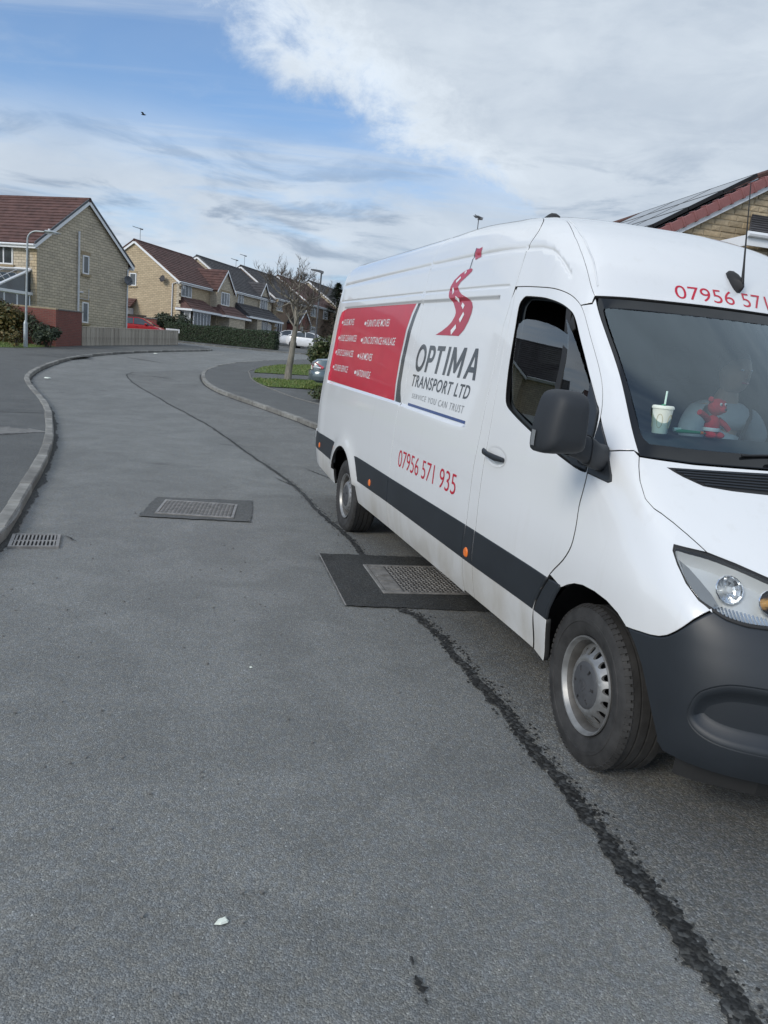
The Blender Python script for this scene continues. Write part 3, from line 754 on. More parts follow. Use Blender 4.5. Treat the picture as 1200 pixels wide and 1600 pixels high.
white = M['paint']
def both(fn):
    fn(False); fn(True)
def van_side(mir):
    P_ = dict(mirror=mir)
    rear_out = [(-2.925, SILL)] + [(-2.925, v) for v in np.linspace(.5, 2.625, 20)] + [(-5.95, 2.625), (-5.95, .42), (-4.79, SILL)] + [p for p in RARCH[::-1] if p[1] > .34] + [(-3.86, SILL)]
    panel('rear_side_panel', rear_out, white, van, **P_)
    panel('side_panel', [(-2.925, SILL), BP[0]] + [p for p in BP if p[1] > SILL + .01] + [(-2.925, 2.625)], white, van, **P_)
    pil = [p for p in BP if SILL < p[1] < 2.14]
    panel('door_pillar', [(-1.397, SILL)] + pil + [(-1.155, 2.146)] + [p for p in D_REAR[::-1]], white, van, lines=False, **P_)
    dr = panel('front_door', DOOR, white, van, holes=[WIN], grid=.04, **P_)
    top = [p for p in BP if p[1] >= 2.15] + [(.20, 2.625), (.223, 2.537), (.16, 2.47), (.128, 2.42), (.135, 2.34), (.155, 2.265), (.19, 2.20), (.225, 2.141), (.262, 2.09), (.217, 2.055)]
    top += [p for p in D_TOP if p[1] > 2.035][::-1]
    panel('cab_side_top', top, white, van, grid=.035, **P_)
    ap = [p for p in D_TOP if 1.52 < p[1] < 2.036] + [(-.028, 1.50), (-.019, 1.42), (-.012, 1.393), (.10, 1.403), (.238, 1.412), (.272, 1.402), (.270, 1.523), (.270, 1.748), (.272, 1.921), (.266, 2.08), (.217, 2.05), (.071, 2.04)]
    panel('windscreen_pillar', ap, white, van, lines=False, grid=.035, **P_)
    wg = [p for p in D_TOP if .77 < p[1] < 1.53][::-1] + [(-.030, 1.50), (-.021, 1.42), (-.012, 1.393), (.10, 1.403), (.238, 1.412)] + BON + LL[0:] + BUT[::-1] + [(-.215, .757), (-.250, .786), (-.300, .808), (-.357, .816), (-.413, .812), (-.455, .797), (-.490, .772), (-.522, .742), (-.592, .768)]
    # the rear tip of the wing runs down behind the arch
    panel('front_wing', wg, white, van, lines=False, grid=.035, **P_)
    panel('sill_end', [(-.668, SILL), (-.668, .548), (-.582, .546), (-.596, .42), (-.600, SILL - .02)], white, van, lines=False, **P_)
    # dark grey rubbing strips along the side
    st = dict(gap=.0025, depth=.012, off=.0075, mirror=mir, disp_on=False, edge=.006, grid=.06)
    panel('side_moulding', [(-5.93, .600), (-5.93, .785), (-4.68, .786), (-4.60, .765), (-4.655, .69), (-4.70, .565)], M['black_plastic'], van, **st)
    panel('side_moulding', [(-4.045, .70), (-4.11, .765), (-4.06, .770), (-3.6, .768), (-2.925, .762), (-2.925, .552), (-3.905, .548), (-3.955, .60)], M['black_plastic'], van, **st)
    panel('side_moulding', [(-2.922, .762), (-1.378, .757), (-1.392, .541), (-2.922, .552)], M['black_plastic'], van, **st)
    panel('side_moulding', [(-1.374, .757), (-1.262, .756), (-1.265, .540), (-1.388, .541)], M['black_plastic'], van, **st)
    panel('side_moulding', [(-1.258, .756), (-.598, .750), (-.630, .675), (-.655, .60), (-.668, .545), (-1.261, .540)], M['black_plastic'], van, **st)
    panel('side_moulding', [(-.590, .748), (-.520, .756), (-.548, .69), (-.575, .60), (-.582, .545), (-.662, .545), (-.648, .60), (-.622, .675)], M['black_plastic'], van, **st)
    # window rubber, glass, divider
    r_in = offset(dens(WIN, .02), .028)
    panel('window_seal', WIN, M['rubber'], dr, holes=[r_in], gap=-.001, depth=.02, off=-.004, mirror=mir, disp_on=False, grid=.05, edge=.004)
    g_top = [(-.93, 1.955), (-.868, 1.970), (-.762, 1.975), (-.60, 1.968), (-.426, 1.951), (-.30, 1.930), (-.165, 1.897)]
    glass = [p for p in r_in if p[1] < 1.95 and p[0] < -.40][0:]
    gl = g_top + [(-.44, 1.62), (-.60, 1.38)] + [(-.78, 1.42), (-1.04, 1.50), (-1.095, 1.53), (-1.10, 1.62), (-1.095, 1.70), (-1.075, 1.80), (-1.045, 1.90), (-.99, 1.95)]
    panel('window_glass', gl, M['side_glass'], dr, gap=0., depth=.004, off=-.016, mirror=mir, disp_on=False, grid=.12, edge=.001, step=.06, fit='side')
    qg = [(-.105, 1.975), (-.165, 1.90), (-.44, 1.615), (-.60, 1.38), (-.32, 1.31), (-.13, 1.49), (-.07, 1.60), (-.085, 1.75), (-.078, 1.90)]
    panel('quarter_glass', qg, M['side_glass'], dr, gap=0., depth=.004, off=-.012, mirror=mir, disp_on=False, grid=.12, edge=.001, step=.06, fit='side')
    panel('window_bar', [(-.085, 2.02), (-.140, 2.035), (-.463, 1.64), (-.60, 1.38), (-.55, 1.36), (-.418, 1.63)], M['rubber'], dr, gap=0., depth=.012, off=-.009, mirror=mir, disp_on=False)
    # the quarter light's own dark frame
    panel('quarter_frame', [(-.07, 2.0), (-.09, 1.93), (-.145, 1.915), (-.27, 1.80), (-.15, 1.95)], M['rubber'], dr, gap=0., depth=.012, off=-.008, mirror=mir, disp_on=False)
    # black corner where the mirror is mounted
    panel('mirror_base', [(-.062, 1.68), (-.034, 1.55), (-.118, 1.457), (-.205, 1.372), (-.285, 1.288), (-.40, 1.295), (-.405, 1.39), (-.30, 1.45), (-.17, 1.55)], M['black_plastic'], dr, gap=.001, depth=.02, off=.012, mirror=mir, disp_on=False, edge=.006)
    panel('mirror_trim', [(-.026, 1.508), (-.020, 1.44), (-.022, 1.385), (-.07, 1.297), (-.095, 1.272), (-.135, 1.263), (-.288, 1.278), (-.203, 1.367), (-.118, 1.447), (-.05, 1.50)], M['black_plastic'], van, gap=.001, depth=.02, off=.012, mirror=mir, disp_on=False, edge=.008)
    # wheel-arch lip in front
both(van_side)
def box_panel(name, outl, mat, parent, **k): return panel(name, outl, mat, parent, **k)
mirU = lambda L: [(2.8 - u, v) for u, v in L][::-1]
FH = [(.20, 2.625), (.223, 2.537), (.16, 2.47), (.128, 2.42), (.135, 2.34), (.155, 2.265), (.19, 2.20), (.225, 2.141), (.262, 2.09)]
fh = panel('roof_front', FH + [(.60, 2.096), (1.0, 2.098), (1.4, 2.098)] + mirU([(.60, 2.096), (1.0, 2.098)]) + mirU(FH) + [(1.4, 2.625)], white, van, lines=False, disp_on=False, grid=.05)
# roof seam bead beside the pillar line
for mir in (0, 1):
    bd = MB(); L = dens([(.223 + .05, 2.537), (.165 + .06, 2.44), (.19 + .05, 2.33), (.225 + .05, 2.22), (.25 + .05, 2.14)], .03, False)
    if mir: L[:, 0] = 2.8 - L[:, 0]
    bd.tube([tuple(p) for p in ev(L[:, 0], L[:, 1], .0)], .005, 6)
    bd.build('roof_seam', white, van, 60)
# roof skin
gu = np.linspace(-7.3, 1.4, 120); gv = np.concatenate([np.linspace(2.62, 2.72, 7), np.linspace(2.75, 2.95, 9)])
UU, VV = np.meshgrid(gu, gv); P_ = ev0(UU.ravel(), VV.ravel()); P_[:, 2] += 0
nu, nv = len(gu), len(gv); F_ = []
for side in (0, 1):
    pass
Pm = P_.copy(); Pm[:, 1] = -2 * HALF - Pm[:, 1]
for j in range(nv - 1):
    for i in range(nu - 1):
        a = j * nu + i; F_.append((a, a + 1, a + nu + 1, a + nu)); b = a + nu * nv; F_.append((b + nu, b + nu + 1, b + 1, b))
me = bpy.data.meshes.new('roof'); me.from_pydata([tuple(p) for p in np.vstack([P_, Pm])], [], F_); me.materials.append(white)
bm = bmesh.new(); bm.from_mesh(me); bmesh.ops.remove_doubles(bm, verts=bm.verts, dist=.002); bmesh.ops.recalc_face_normals(bm, faces=bm.faces); bm.to_mesh(me); bm.free()
me.polygons.foreach_set('use_smooth', [True] * len(me.polygons)); link('roof', me, van)
# windscreen with its black band
WS = [(.274, 1.398), (.274, 1.523), (.274, 1.748), (.276, 1.921), (.276, 2.05), (.300, 2.084)]
WSB = [(.60, 1.392), (1.0, 1.400), (1.4, 1.404)]
WST = [(.60, 2.088), (1.0, 2.090), (1.4, 2.090)]
ws_out = WS + WST + mirU(WST[:2]) + mirU(WS) + mirU(WSB[:2]) [0:0] + [(2.8 - u, v) for u, v in WSB[:2]] + WSB[::-1]
ws_in = [(.335, 1.50), (.325, 1.60), (.318, 1.75), (.318, 1.95), (.325, 2.02), (.345, 2.035), (.60, 2.04), (1.0, 2.04), (1.4, 2.04)]
ws_b = [(.345, 1.470), (.38, 1.449), (.60, 1.447), (1.0, 1.450), (1.4, 1.45)]
ws_hole = ws_in + mirU(ws_in[:-1]) + [(2.8 - u, v) for u, v in ws_b[:-1]] + ws_b[::-1]
panel('windscreen_surround', ws_out, M['gloss_black'], van, holes=[ws_hole], gap=.001, depth=.006, off=-.004, disp_on=False, grid=.08, edge=.002)
panel('windscreen', ws_hole, M['ws_glass'], van, gap=0., depth=.004, off=-.0045, disp_on=False, grid=.08, edge=.001, fit='front')
# bonnet, grille, bumper
bon = BON + LT[3:] + [(.75, 1.010), (1.0, 1.03), (1.4, 1.04)]
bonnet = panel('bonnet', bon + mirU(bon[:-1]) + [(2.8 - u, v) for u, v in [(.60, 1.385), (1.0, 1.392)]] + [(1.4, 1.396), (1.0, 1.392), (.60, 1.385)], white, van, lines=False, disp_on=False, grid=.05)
vent = [(.430, 1.3625), (.60, 1.367), (.78, 1.3735), (.93, 1.379), (1.10, 1.381), (1.10, 1.306), (.86, 1.302), (.70, 1.303), (.58, 1.309), (.50, 1.333)]
for mir in (0, 1):
    vn = vent if not mir else mirU(vent)
    panel('bonnet_vent', vn, M['rubber'], bonnet, off=.002, gap=0., depth=.015, disp_on=False, grid=.05)
    sl = MB()
    for k, t in enumerate(np.linspace(.12, .9, 7)):
        L = []
        for u in np.linspace(.45, 1.09, 24):
            lo = np.interp(u, [.43, .50, .58, .70, .86, 1.1], [1.362, 1.333, 1.309, 1.303, 1.302, 1.306]); hi = np.interp(u, [.43, .60, .78, .93, 1.1], [1.3625, 1.367, 1.3735, 1.379, 1.381])
            v = hi + (1.298 - hi) * t
            if v > lo + .004: L.append((u if not mir else 2.8 - u, v))
        if len(L) > 3:
            L = np.array(L); sl.tube([tuple(p) for p in ev(L[:, 0], L[:, 1], .005, False)], .0045, 5)
    sl.build('vent_slats', M['black_plastic'], bonnet, 50)
bo = BUT[0:] + LB[1:] + [(.70, .90), (.72, .84), (1.0, .80), (1.4, .80)]
bb = [(-.02, .375), (0.02, .352), (.10, .352), (.25, .350), (.511, .348), (1.0, .345), (1.4, .345)]
arch_f = [(-.02, .37), (-.05, .43), (-.076, .49), (-.105, .565), (-.136, .639), (-.175, .705), (-.212, .752)]
half = arch_f + bo[1:]
fogc = smooth_loop([(.141, .549), (.150, .585), (.175, .625), (.215, .655), (.316, .695), (.442, .705), (.56, .70), (.62, .66), (.62, .53), (.58, .478), (.466, .478), (.36, .478), (.275, .483), (.205, .498), (.160, .520)], 3)
fogi = offset(fogc if area(fogc) > 0 else fogc[::-1], .022)
bump = panel('front_bumper', half + mirU(half[:-1]) + [(2.8 - u, v) for u, v in bb[:-1]] + bb[::-1], M['black_plastic'], van, holes=[fogc, mirU(fogc)], lines=False, disp_on=False, grid=.045, depth=.03, edge=.008, gap=.002)
def fog(mir):
    O = np.array(fogc); O = O if area(O) > 0 else O[::-1]
    rings = []; offs = [0., .0, -.010, -.030, -.035]
    ins = [-.004, .006, .022, .040, .060]
    rings = []
    for i_, o_ in zip(ins, offs):
        Lr = offset(O, i_)
        rings.append(ev(Lr[:, 0], Lr[:, 1], o_ - .002, False))
    n = len(O); P = np.vstack(rings); F = []
    for k in range(len(rings) - 1):
        for i in range(n):
            j = (i + 1) % n; F.append((k * n + i, k * n + j, (k + 1) * n + j, (k + 1) * n + i))
    Lr = offset(O, .060); V, T = cdt([Lr], .05); b = len(P); P = np.vstack([P, ev(V[:, 0], V[:, 1], -.037, False)])
    F += [tuple(t + b) for t in T]
    if mir: P[:, 1] = -2 * HALF - P[:, 1]; F = [tuple(reversed(f)) for f in F]
    o = link('bumper_recess', mesh_np('bumper_recess', P, F, None, M['black_plastic']), bump)
both(fog)
gr = MB()
gl_ = [(u, v) for u in np.linspace(.76, 2.04, 20) for v in (.83,)]
panel('radiator_grille', [(.72, .995), (.74, .86), (1.0, .83), (1.4, .83)] + [(1.8, .83), (2.06, .86), (2.08, .995), (1.8, 1.012), (1.4, 1.02), (1.0, 1.012)], M['dark_in'], van, off=-.02, disp_on=False)
for v in (.865, .905, .945, .985):
    L = np.array([(u, v) for u in np.linspace(.75, 2.05, 24)]); gr.tube([tuple(p) for p in ev(L[:, 0], L[:, 1], -.005, False)], .010, 6)
gr.build('grille_bars', M['black_plastic'], van, 50)
# undertray flap
ut = MB()
for sgn in (0, 1):
    L = np.array([(.06, .36), (.2, .36), (.5, .36), (.9, .36), (1.4, .36)]); Pq = ev(L[:, 0], L[:, 1], -.08, False)
    if sgn: Pq[:, 1] = -2 * HALF - Pq[:, 1]
    for i in range(4):
        a, b = Pq[i].copy(), Pq[i + 1].copy(); a2, b2 = a.copy(), b.copy(); a2[2] -= .13; b2[2] -= .13; a[2] += .02; b[2] += .02
        a2[0] -= .01; b2[0] -= .01
        ut.poly([a, b, b2, a2]); ut.poly([a - [.012, 0, 0], a2 - [.012, 0, 0], b2 - [.012, 0, 0], b - [.012, 0, 0]])
ut.build('undertray', M['rubber'], van)
# headlights
def headlight(mir):
    O = smooth_loop(LT[:-1] + [(.66, 1.028), (.675, 1.0), (.675, .95), (.66, .925)] + LB[::-1][1:] + LL[::-1][1:-1], 3)
    if area(O) < 0: O = O[::-1]
    hl = panel('headlight', O, M['rubber'], van, holes=[offset(O, .010)], gap=-.001, depth=.06, off=-.002, mirror=mir, disp_on=False, grid=.08, edge=.003)
    # silver tray behind the lens
    n = len(O); rings = []
    for i_, o_ in ((.008, -.006), (.014, -.03), (.030, -.055)):
        Lr = offset(O, i_); rings.append(ev(Lr[:, 0], Lr[:, 1], o_, False))
    P = np.vstack(rings); F = [(k * n + i, k * n + (i + 1) % n, (k + 1) * n + (i + 1) % n, (k + 1) * n + i) for k in range(2) for i in range(n)]
    V, T = cdt([offset(O, .030)], .03); b = len(P); P = np.vstack([P, ev(V[:, 0], V[:, 1], -.055, False)]); F += [tuple(t + b) for t in T]
    fl = lambda P: np.stack([P[:, 0], (-2 * HALF - P[:, 1]) if mir else P[:, 1], P[:, 2]], -1)
    ff = lambda F: [tuple(reversed(f)) for f in F] if mir else F
    link('lamp_tray', mesh_np('lamp_tray', fl(P), ff(F), None, M['silver']), hl)
    # grey wing-side fairing inside the lens
    fo = [(.236, 1.070), (.226, 1.03), (.228, .992), (.25, .962), (.284, .945), (.325, .953), (.318, .985), (.296, 1.02), (.272, 1.05)]
    V, T = cdt([dens(fo, .02)], .02)
    if T.size: link('lamp_fairing', mesh_np('lamp_fairing', fl(ev(V[:, 0], V[:, 1], -.018, False)), ff([tuple(t) for t in T]), None, M['vinyl_lgrey']), hl)
    # reflector bowls
    for (u, v, r, nm, mt) in ((.405, 1.006, .052, 'reflector', M['chrome']), (.540, .985, .046, 'indicator_bowl', M['chrome'])):
        c = ev([u], [v], -.014, False)[0]; nv_ = nrm([u], [v], False)[0]; z = Vector(nv_) * .55 + Vector((1, 0, 0)) * .6; z.normalize()
        x = Vector((0, 0, 1)).cross(z).normalized(); y = z.cross(x)
        b_ = MB(); prof = [(r * 1.06, -.002), (r * 1.01, .002), (r * .97, .0)] + [(r * math.sqrt(t), -.034 * (1 - t)) for t in (.80, .45, .18, .012)]
        Mx = frame(c, x, y, z)
        b_.lathe(prof, 13, Mx)
        ob = b_.mesh(nm, M['chrome'] if nm == 'reflector' else mt, None if nm == 'reflector' else 40)
        if mir:
            for vv_ in ob.vertices: vv_.co.y = -2 * HALF - vv_.co.y
            ob.flip_normals()
        link(nm, ob, hl)
        q = MB(); q.lathe([(.001, .000), (.012, -.001), (.015, -.010), (.011, -.033)], 12, Mx, cap=True); ob = q.mesh('bulb', M['bulb'] if nm != 'reflector' else M['silver'], 40)
        if mir:
            for vv_ in ob.vertices: vv_.co.y = -2 * HALF - vv_.co.y
            ob.flip_normals()
        link('bulb', ob, hl)
    # ribbed running-light strip
    rb = MB()
    for k in range(26):
        u = .30 + .0135 * k
        lo = np.interp(u, [.284, .33, .40, .472, .66], [.931, .914, .905, .906, .926]) + .006; hi = np.interp(u, [.284, .325, .40, .486, .66], [.935, .948, .942, .934, .945])
        if hi - lo < .004: continue
        P4 = ev([u, u + .010, u + .010, u], [lo, lo, hi, hi], -.010, False); Pm4 = ev([u + .005, u + .005], [lo, hi], -.003, False)
        rb.poly([P4[0], Pm4[0], Pm4[1], P4[3]]); rb.poly([Pm4[0], P4[1], P4[2], Pm4[1]])
    ob = rb.mesh('running_light', M['chrome'])
    if mir:
        for vv_ in ob.vertices: vv_.co.y = -2 * HALF - vv_.co.y
        ob.flip_normals()
    link('running_light', ob, hl)
    panel('lens', O, M['clear_lens'], hl, gap=.008, depth=.003, off=-.001, mirror=mir, disp_on=False, grid=.05, edge=.003)
both(headlight)
# side marker lamps
for (u, v) in ((-1.330, .600), (-3.41, .618), (-5.49, .655)):
    for mir in (False, True):
        o = [(u + .024 * math.cos(a) * (1 if abs(math.cos(a)) < .7 else 1), v + .030 * math.sin(a)) for a in np.linspace(0, 2 * math.pi, 16, endpoint=False)]
        panel('side_marker', o, M['amber'], van, gap=0, depth=.012, off=.017, mirror=mir, disp_on=False, edge=.008, grid=.03, step=.05)
# door handles
def handle(mir):
    door = [o for o in van.children if o.name.startswith('front_door')][1 if mir else 0]
    cx, cz = -1.133, 1.213
    ring = [(cx + .115 * math.cos(a), cz + .056 * math.sin(a)) for a in np.linspace(0, 2 * math.pi, 28, endpoint=False)]
    O = np.array(ring); rs = []
    for i_, o_ in ((-.004, .0012), (.004, .0010), (.012, -.002), (.026, -.007), (.040, -.008)):
        Lr = offset(O, i_); rs.append(ev(Lr[:, 0], Lr[:, 1], o_ + .001, False))
    n = len(O); P = np.vstack(rs); F = [(k * n + i, k * n + (i + 1) % n, (k + 1) * n + (i + 1) % n, (k + 1) * n + i) for k in range(4) for i in range(n)] + [tuple(range(4 * n, 5 * n))]
    # (a shallow dish laid into the skin)
    if mir: P[:, 1] = -2 * HALF - P[:, 1]; F = [tuple(reversed(f)) for f in F]
    link('handle_dish', mesh_np('handle_dish', P, F, None, white), door)
    L = np.array([(cx - .105, cz + .008), (cx - .085, cz + .010), (cx - .03, cz + .002), (cx + .05, cz - .004), (cx + .105, cz - .006)])
    q = ev(L[:, 0], L[:, 1], 0, False); nn = nrm(L[:, 0], L[:, 1], False)
    for k, h in enumerate((.012, .038, .042, .038, .012)): q[k] += nn[k] * h
    rings = []
    for k in range(5):
        w, t = ((.012, .007), (.019, .011), (.016, .010), (.018, .011), (.013, .007))[k]
        up_ = Vector((0, 0, 1)); n_ = Vector(nn[k])
        rings.append([tuple(Vector(q[k]) + up_ * (w * math.sin(a)) + n_ * (t * math.cos(a))) for a in np.linspace(0, 2 * math.pi, 12, endpoint=False)])
    mb = MB(); mb.loft(rings); ob = mb.mesh('handle', M['black_plastic'], 50)
    if mir:
        for v_ in ob.vertices: v_.co.y = -2 * HALF - v_.co.y
        ob.flip_normals()
    link('handle', ob, door)
both(handle)
# mirrors
def mirror(mir):
    root = van
    # outline in the plane across the van: (outward, height); front bulges forward
    ol = smooth_loop([(.385, 1.372), (.390, 1.44), (.380, 1.52), (.362, 1.590), (.335, 1.617), (.29, 1.624), (.235, 1.620), (.205, 1.605), (.192, 1.56), (.188, 1.50), (.188, 1.43), (.195, 1.377), (.27, 1.366), (.34, 1.362)], 3)
    c = ol.mean(0); rings = []
    for (s, a) in [(.93, -.105), (.985, -.103), (1.0, -.090)] + [(q, -.035 + .085 * (1 - q ** 5) ** .5) for q in (1.0, .995, .98, .95, .90, .82, .70, .52, .30, .08)]:
        rings.append([(a - .12 * (c[0] + (p[0] - c[0]) * s - .19), -(c[0] - .022 + (p[0] - c[0]) * s * .90), c[1] + (p[1] - c[1]) * s) for p in ol])
    def put(mb, nm, mt, sm, parent):
        me = mb.mesh(nm, mt, sm)
        if mir:
            for v_ in me.vertices: v_.co.y = -2 * HALF - v_.co.y
            me.flip_normals()
        return link(nm, me, parent)
    b = MB(); b.loft(rings); h = put(b, 'wing_mirror', M['matt_plastic'], 40, root)
    b = MB(); b.poly([(p[0] - .002, p[1], p[2]) for p in rings[0]]); 
    g = put(MB().loft([[(q[0] + .0, q[1], q[2]) for q in rings[0]], [(q[0] - .003, q[1], q[2]) for q in rings[0]]]), 'mirror_glass', M['chrome'], 30, h)
    # arm to the door
    b = MB()
    rr = []
    for (bb_, z, a, wz, wa) in ((-.03, 1.345, -.17, .060, .055), (.03, 1.352, -.13, .058, .052), (.08, 1.372, -.10, .062, .050), (.14, 1.395, -.085, .055, .048), (.21, 1.402, -.075, .045, .040)):
        rr.append([(a + wa * math.copysign(abs(math.cos(t)) ** .6, math.cos(t)), -bb_, z + wz * math.copysign(abs(math.sin(t)) ** .6, math.sin(t))) for t in np.linspace(0, 2 * math.pi, 16, endpoint=False)])
    b.loft(rr); put(b, 'mirror_arm', M['matt_plastic'], 45, h)
    # gap line of the folding joint
    b = MB(); k = .082; b.tube([(-.098 + (.052 + .002) * math.copysign(abs(math.cos(t)) ** .6, math.cos(t)), -.105, 1.380 + (.062 + .002) * math.copysign(abs(math.sin(t)) ** .6, math.sin(t))) for t in np.linspace(0, 2 * math.pi, 20, endpoint=False)], .003, 5, closed=True)
    put(b, 'mirror_joint', M['rubber'], 40, h)
    # repeater lens low on the outer side
    b = MB(); rr = []
    for z in np.linspace(1.388, 1.452, 5):
        i = np.argmin(np.hypot(ol[:, 0] - .39, ol[:, 1] - z)); p = ol[i]
        rr.append([(a - .12 * (p[0] - .19), -(c[0] - .022 + (p[0] - c[0]) * .90 + .0035 + .002 * (1 - abs(a + .045) / .04)), z) for a in (-.088, -.078, -.066, -.054)] )
    b.loft(rr, closed=False, cap=False); put(b, 'mirror_repeater', M['vinyl_lgrey'], 40, h)
both(mirror)
# aerial on the roof front, small fin further back
an = MB(); P0 = ev([1.366], [2.250], .0)[0]; n0 = nrm0(np.array([1.366]), np.array([2.250]))[0]
z = Vector(n0); x = Vector((0, 1, 0)); x = (x - z * x.dot(z)).normalized(); y = z.cross(x)
fm = frame(P0, x, y, z)
rr = []
for (yy, w, h) in ((-.062, .010, .006), (-.050, .026, .016), (-.015, .034, .030), (.025, .030, .040), (.060, .022, .043), (.080, .010, .038)):
    rr.append([(-w, -yy, -.004), (-w * .9, -yy, h * .5), (-w * .35, -yy, h), (w * .35, -yy, h), (w * .9, -yy, h * .5), (w, -yy, -.004)])
an.loft(rr, M=fm); ant = an.build('roof_aerial', M['rubber'], van, 50)
tip = Vector((-.60, .93, 2.70)); bs = fm @ Vector((0, -.055, .040))
rod = MB(); rod.tube([bs, bs.lerp(tip, .2), bs.lerp(tip, .6), tip], [.0085, .005, .003, .0022], 8); rod.build('aerial_rod', M['rubber'], ant, 60)
fn = MB(); q0 = Vector(ev([-.06], [2.60])[0])
rr = []
for (dx_, w, h) in ((.10, .012, .012), (.06, .03, .030), (0, .034, .042), (-.07, .022, .030), (-.13, .008, .010)):
    rr.append([(dx_, -w, -.03), (dx_, -w * .6, h * .7), (dx_, 0, h), (dx_, w * .6, h * .7), (dx_, w, -.03)])
fn.loft(rr, M=Tr(q0.x - .05, q0.y + .10, q0.z + .010)); fn.build('roof_fin', M['rubber'], van, 50)
# wiper
wp = MB(); L = np.array([(.95, 1.415), (1.1, 1.435), (1.4, 1.447), (1.9, 1.452), (2.2, 1.456)])
wp.tube([tuple(p) for p in ev(L[:, 0], L[:, 1], .018, False)], [.012, .011, .010, .009, .007], 6)
L = np.array([(.84, 1.432), (1.2, 1.455), (1.7, 1.466), (2.2, 1.466)]); wp.tube([tuple(p) for p in ev(L[:, 0], L[:, 1], .006, False)], .006, 6)
wp.build('wiper', M['rubber'], van, 50)
# tail lamps and rear doors
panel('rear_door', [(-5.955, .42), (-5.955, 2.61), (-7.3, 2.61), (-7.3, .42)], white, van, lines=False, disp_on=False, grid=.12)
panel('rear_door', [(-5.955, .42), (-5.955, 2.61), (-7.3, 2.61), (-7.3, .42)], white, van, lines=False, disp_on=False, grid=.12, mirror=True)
for mir in (False, True):
    panel('tail_lamp', [(-6.05, .84), (-6.05, 1.30), (-6.22, 1.30), (-6.22, .84)], M['red_lens'], van, off=.02, depth=.03, mirror=mir, disp_on=False)
    panel('tail_lamp', [(-6.02, .70), (-6.02, .80), (-6.2, .80), (-6.2, .70)], M['silver'], van, off=.035, depth=.05, mirror=mir, disp_on=False)
bx = MB(); bx.box(-5.95, -5.78, .12, 1.86, .42, .60, ch=.02); bx.build('rear_bumper', M['black_plastic'], van)

# graphics and lettering
decal('red_graphic', [(-5.505, 1.372), (-3.111, 1.352), (-3.16, 1.481), (-3.196, 1.684), (-3.188, 1.914), (-3.14, 2.05), (-3.091, 2.121), (-5.30, 2.140), (-5.40, 2.130), (-5.47, 2.10), (-5.515, 2.05), (-5.53, 1.9)], M['vinyl_red'], van)
decal('grey_stripe', [(-3.085, 1.350), (-2.935, 1.348), (-3.0, 1.42), (-3.041, 1.50), (-3.075, 1.689), (-3.068, 1.914), (-3.03, 2.03), (-2.985, 2.121), (-3.045, 2.121), (-3.10, 2.03), (-3.145, 1.914), (-3.155, 1.689), (-3.128, 1.50)], M['vinyl_grey'], van)
T = [('HOUSE MOVES', -5.41, -4.815, 1.995), ('FURNITURE MOVES', -4.39, -3.645, 1.977), ('HOUSE CLEARANCES', -5.435, -4.585, 1.832), ('LONG DISTANCE HAULAGE', -4.40, -3.394, 1.819),
     ('OFFICE CLEARANCES', -5.44, -4.594, 1.680), ('A-B MOVES', -4.405, -3.935, 1.669), ('COURIER SERVICE', -5.415, -4.676, 1.521), ('NATIONWIDE', -4.396, -3.878, 1.510)]
for txt, u0, u1, vc in T:
    bu = .032
    h = .032
    lettering('lettering', txt, [(u0 + .07, vc + h), (u1, vc + h), (u1, vc - h), (u0 + .07, vc - h)], M['vinyl_white'], van, bold=.004, off=.003)
    decal('bullet', [(u0 + bu * math.cos(a) + .02, vc + bu * .55 * math.sin(a)) for a in np.linspace(0, 2 * math.pi, 12, endpoint=False)], M['vinyl_white'], van, off=.003)
def seg_letter(name, strokes, w, h, x0, x1, v0, v1, slant_top=0.):
    pass
el_ = lambda cx, cy, rx, ry, n=40: [(cx + rx * math.cos(q), cy + ry * math.sin(q)) for q in np.linspace(0, 2 * math.pi, n, endpoint=False)]
ar_ = lambda cx, cy, rx, ry: [(cx + rx * math.cos(q), cy + ry * math.sin(q)) for q in np.linspace(-math.pi / 2, math.pi / 2, 13)]
for o_, h_ in ((el_(-2.715, 1.708, .096, .102), [el_(-2.715, 1.708, .060, .066)]),
               ([(-2.588, 1.610), (-2.549, 1.610), (-2.549, 1.682)] + ar_(-2.515, 1.7425, .058, .0605) + [(-2.588, 1.803)], [[(-2.549, 1.714)] + ar_(-2.520, 1.7425, .027, .0285) + [(-2.549, 1.771)]]),
               ([(-2.434, 1.803), (-2.302, 1.803), (-2.302, 1.770), (-2.348, 1.770), (-2.348, 1.610), (-2.388, 1.610), (-2.388, 1.770), (-2.434, 1.770)], []),
               ([(-2.246, 1.610), (-2.206, 1.610), (-2.206, 1.802), (-2.246, 1.802)], []),
               ([(-2.166, 1.609), (-2.166, 1.801), (-2.119, 1.801), (-2.0575, 1.69), (-1.996, 1.801), (-1.949, 1.801), (-1.949, 1.607), (-1.989, 1.607), (-1.989, 1.730), (-2.043, 1.632), (-2.072, 1.632), (-2.126, 1.730), (-2.126, 1.609)], []),
               ([(-1.892, 1.607), (-1.816, 1.800), (-1.769, 1.800), (-1.693, 1.605), (-1.736, 1.605), (-1.752, 1.650), (-1.834, 1.650), (-1.850, 1.607)], [[(-1.820, 1.684), (-1.766, 1.684), (-1.793, 1.756)]])):
    decal('letter', o_, M['vinyl_grey'], van, off=.002, holes=h_, grid=.03)
lettering('lettering', 'TRANSPORT LTD', [(-2.800, 1.583), (-1.715, 1.571), (-1.715, 1.482), (-2.800, 1.494)], M['vinyl_grey'], van, bold=.014, space=1.12)
lettering('lettering', 'SERVICE YOU CAN TRUST', [(-2.722, 1.443), (-1.730, 1.441), (-1.730, 1.391), (-2.722, 1.409)], M['vinyl_lgrey'], van, bold=-.004, space=1.25)
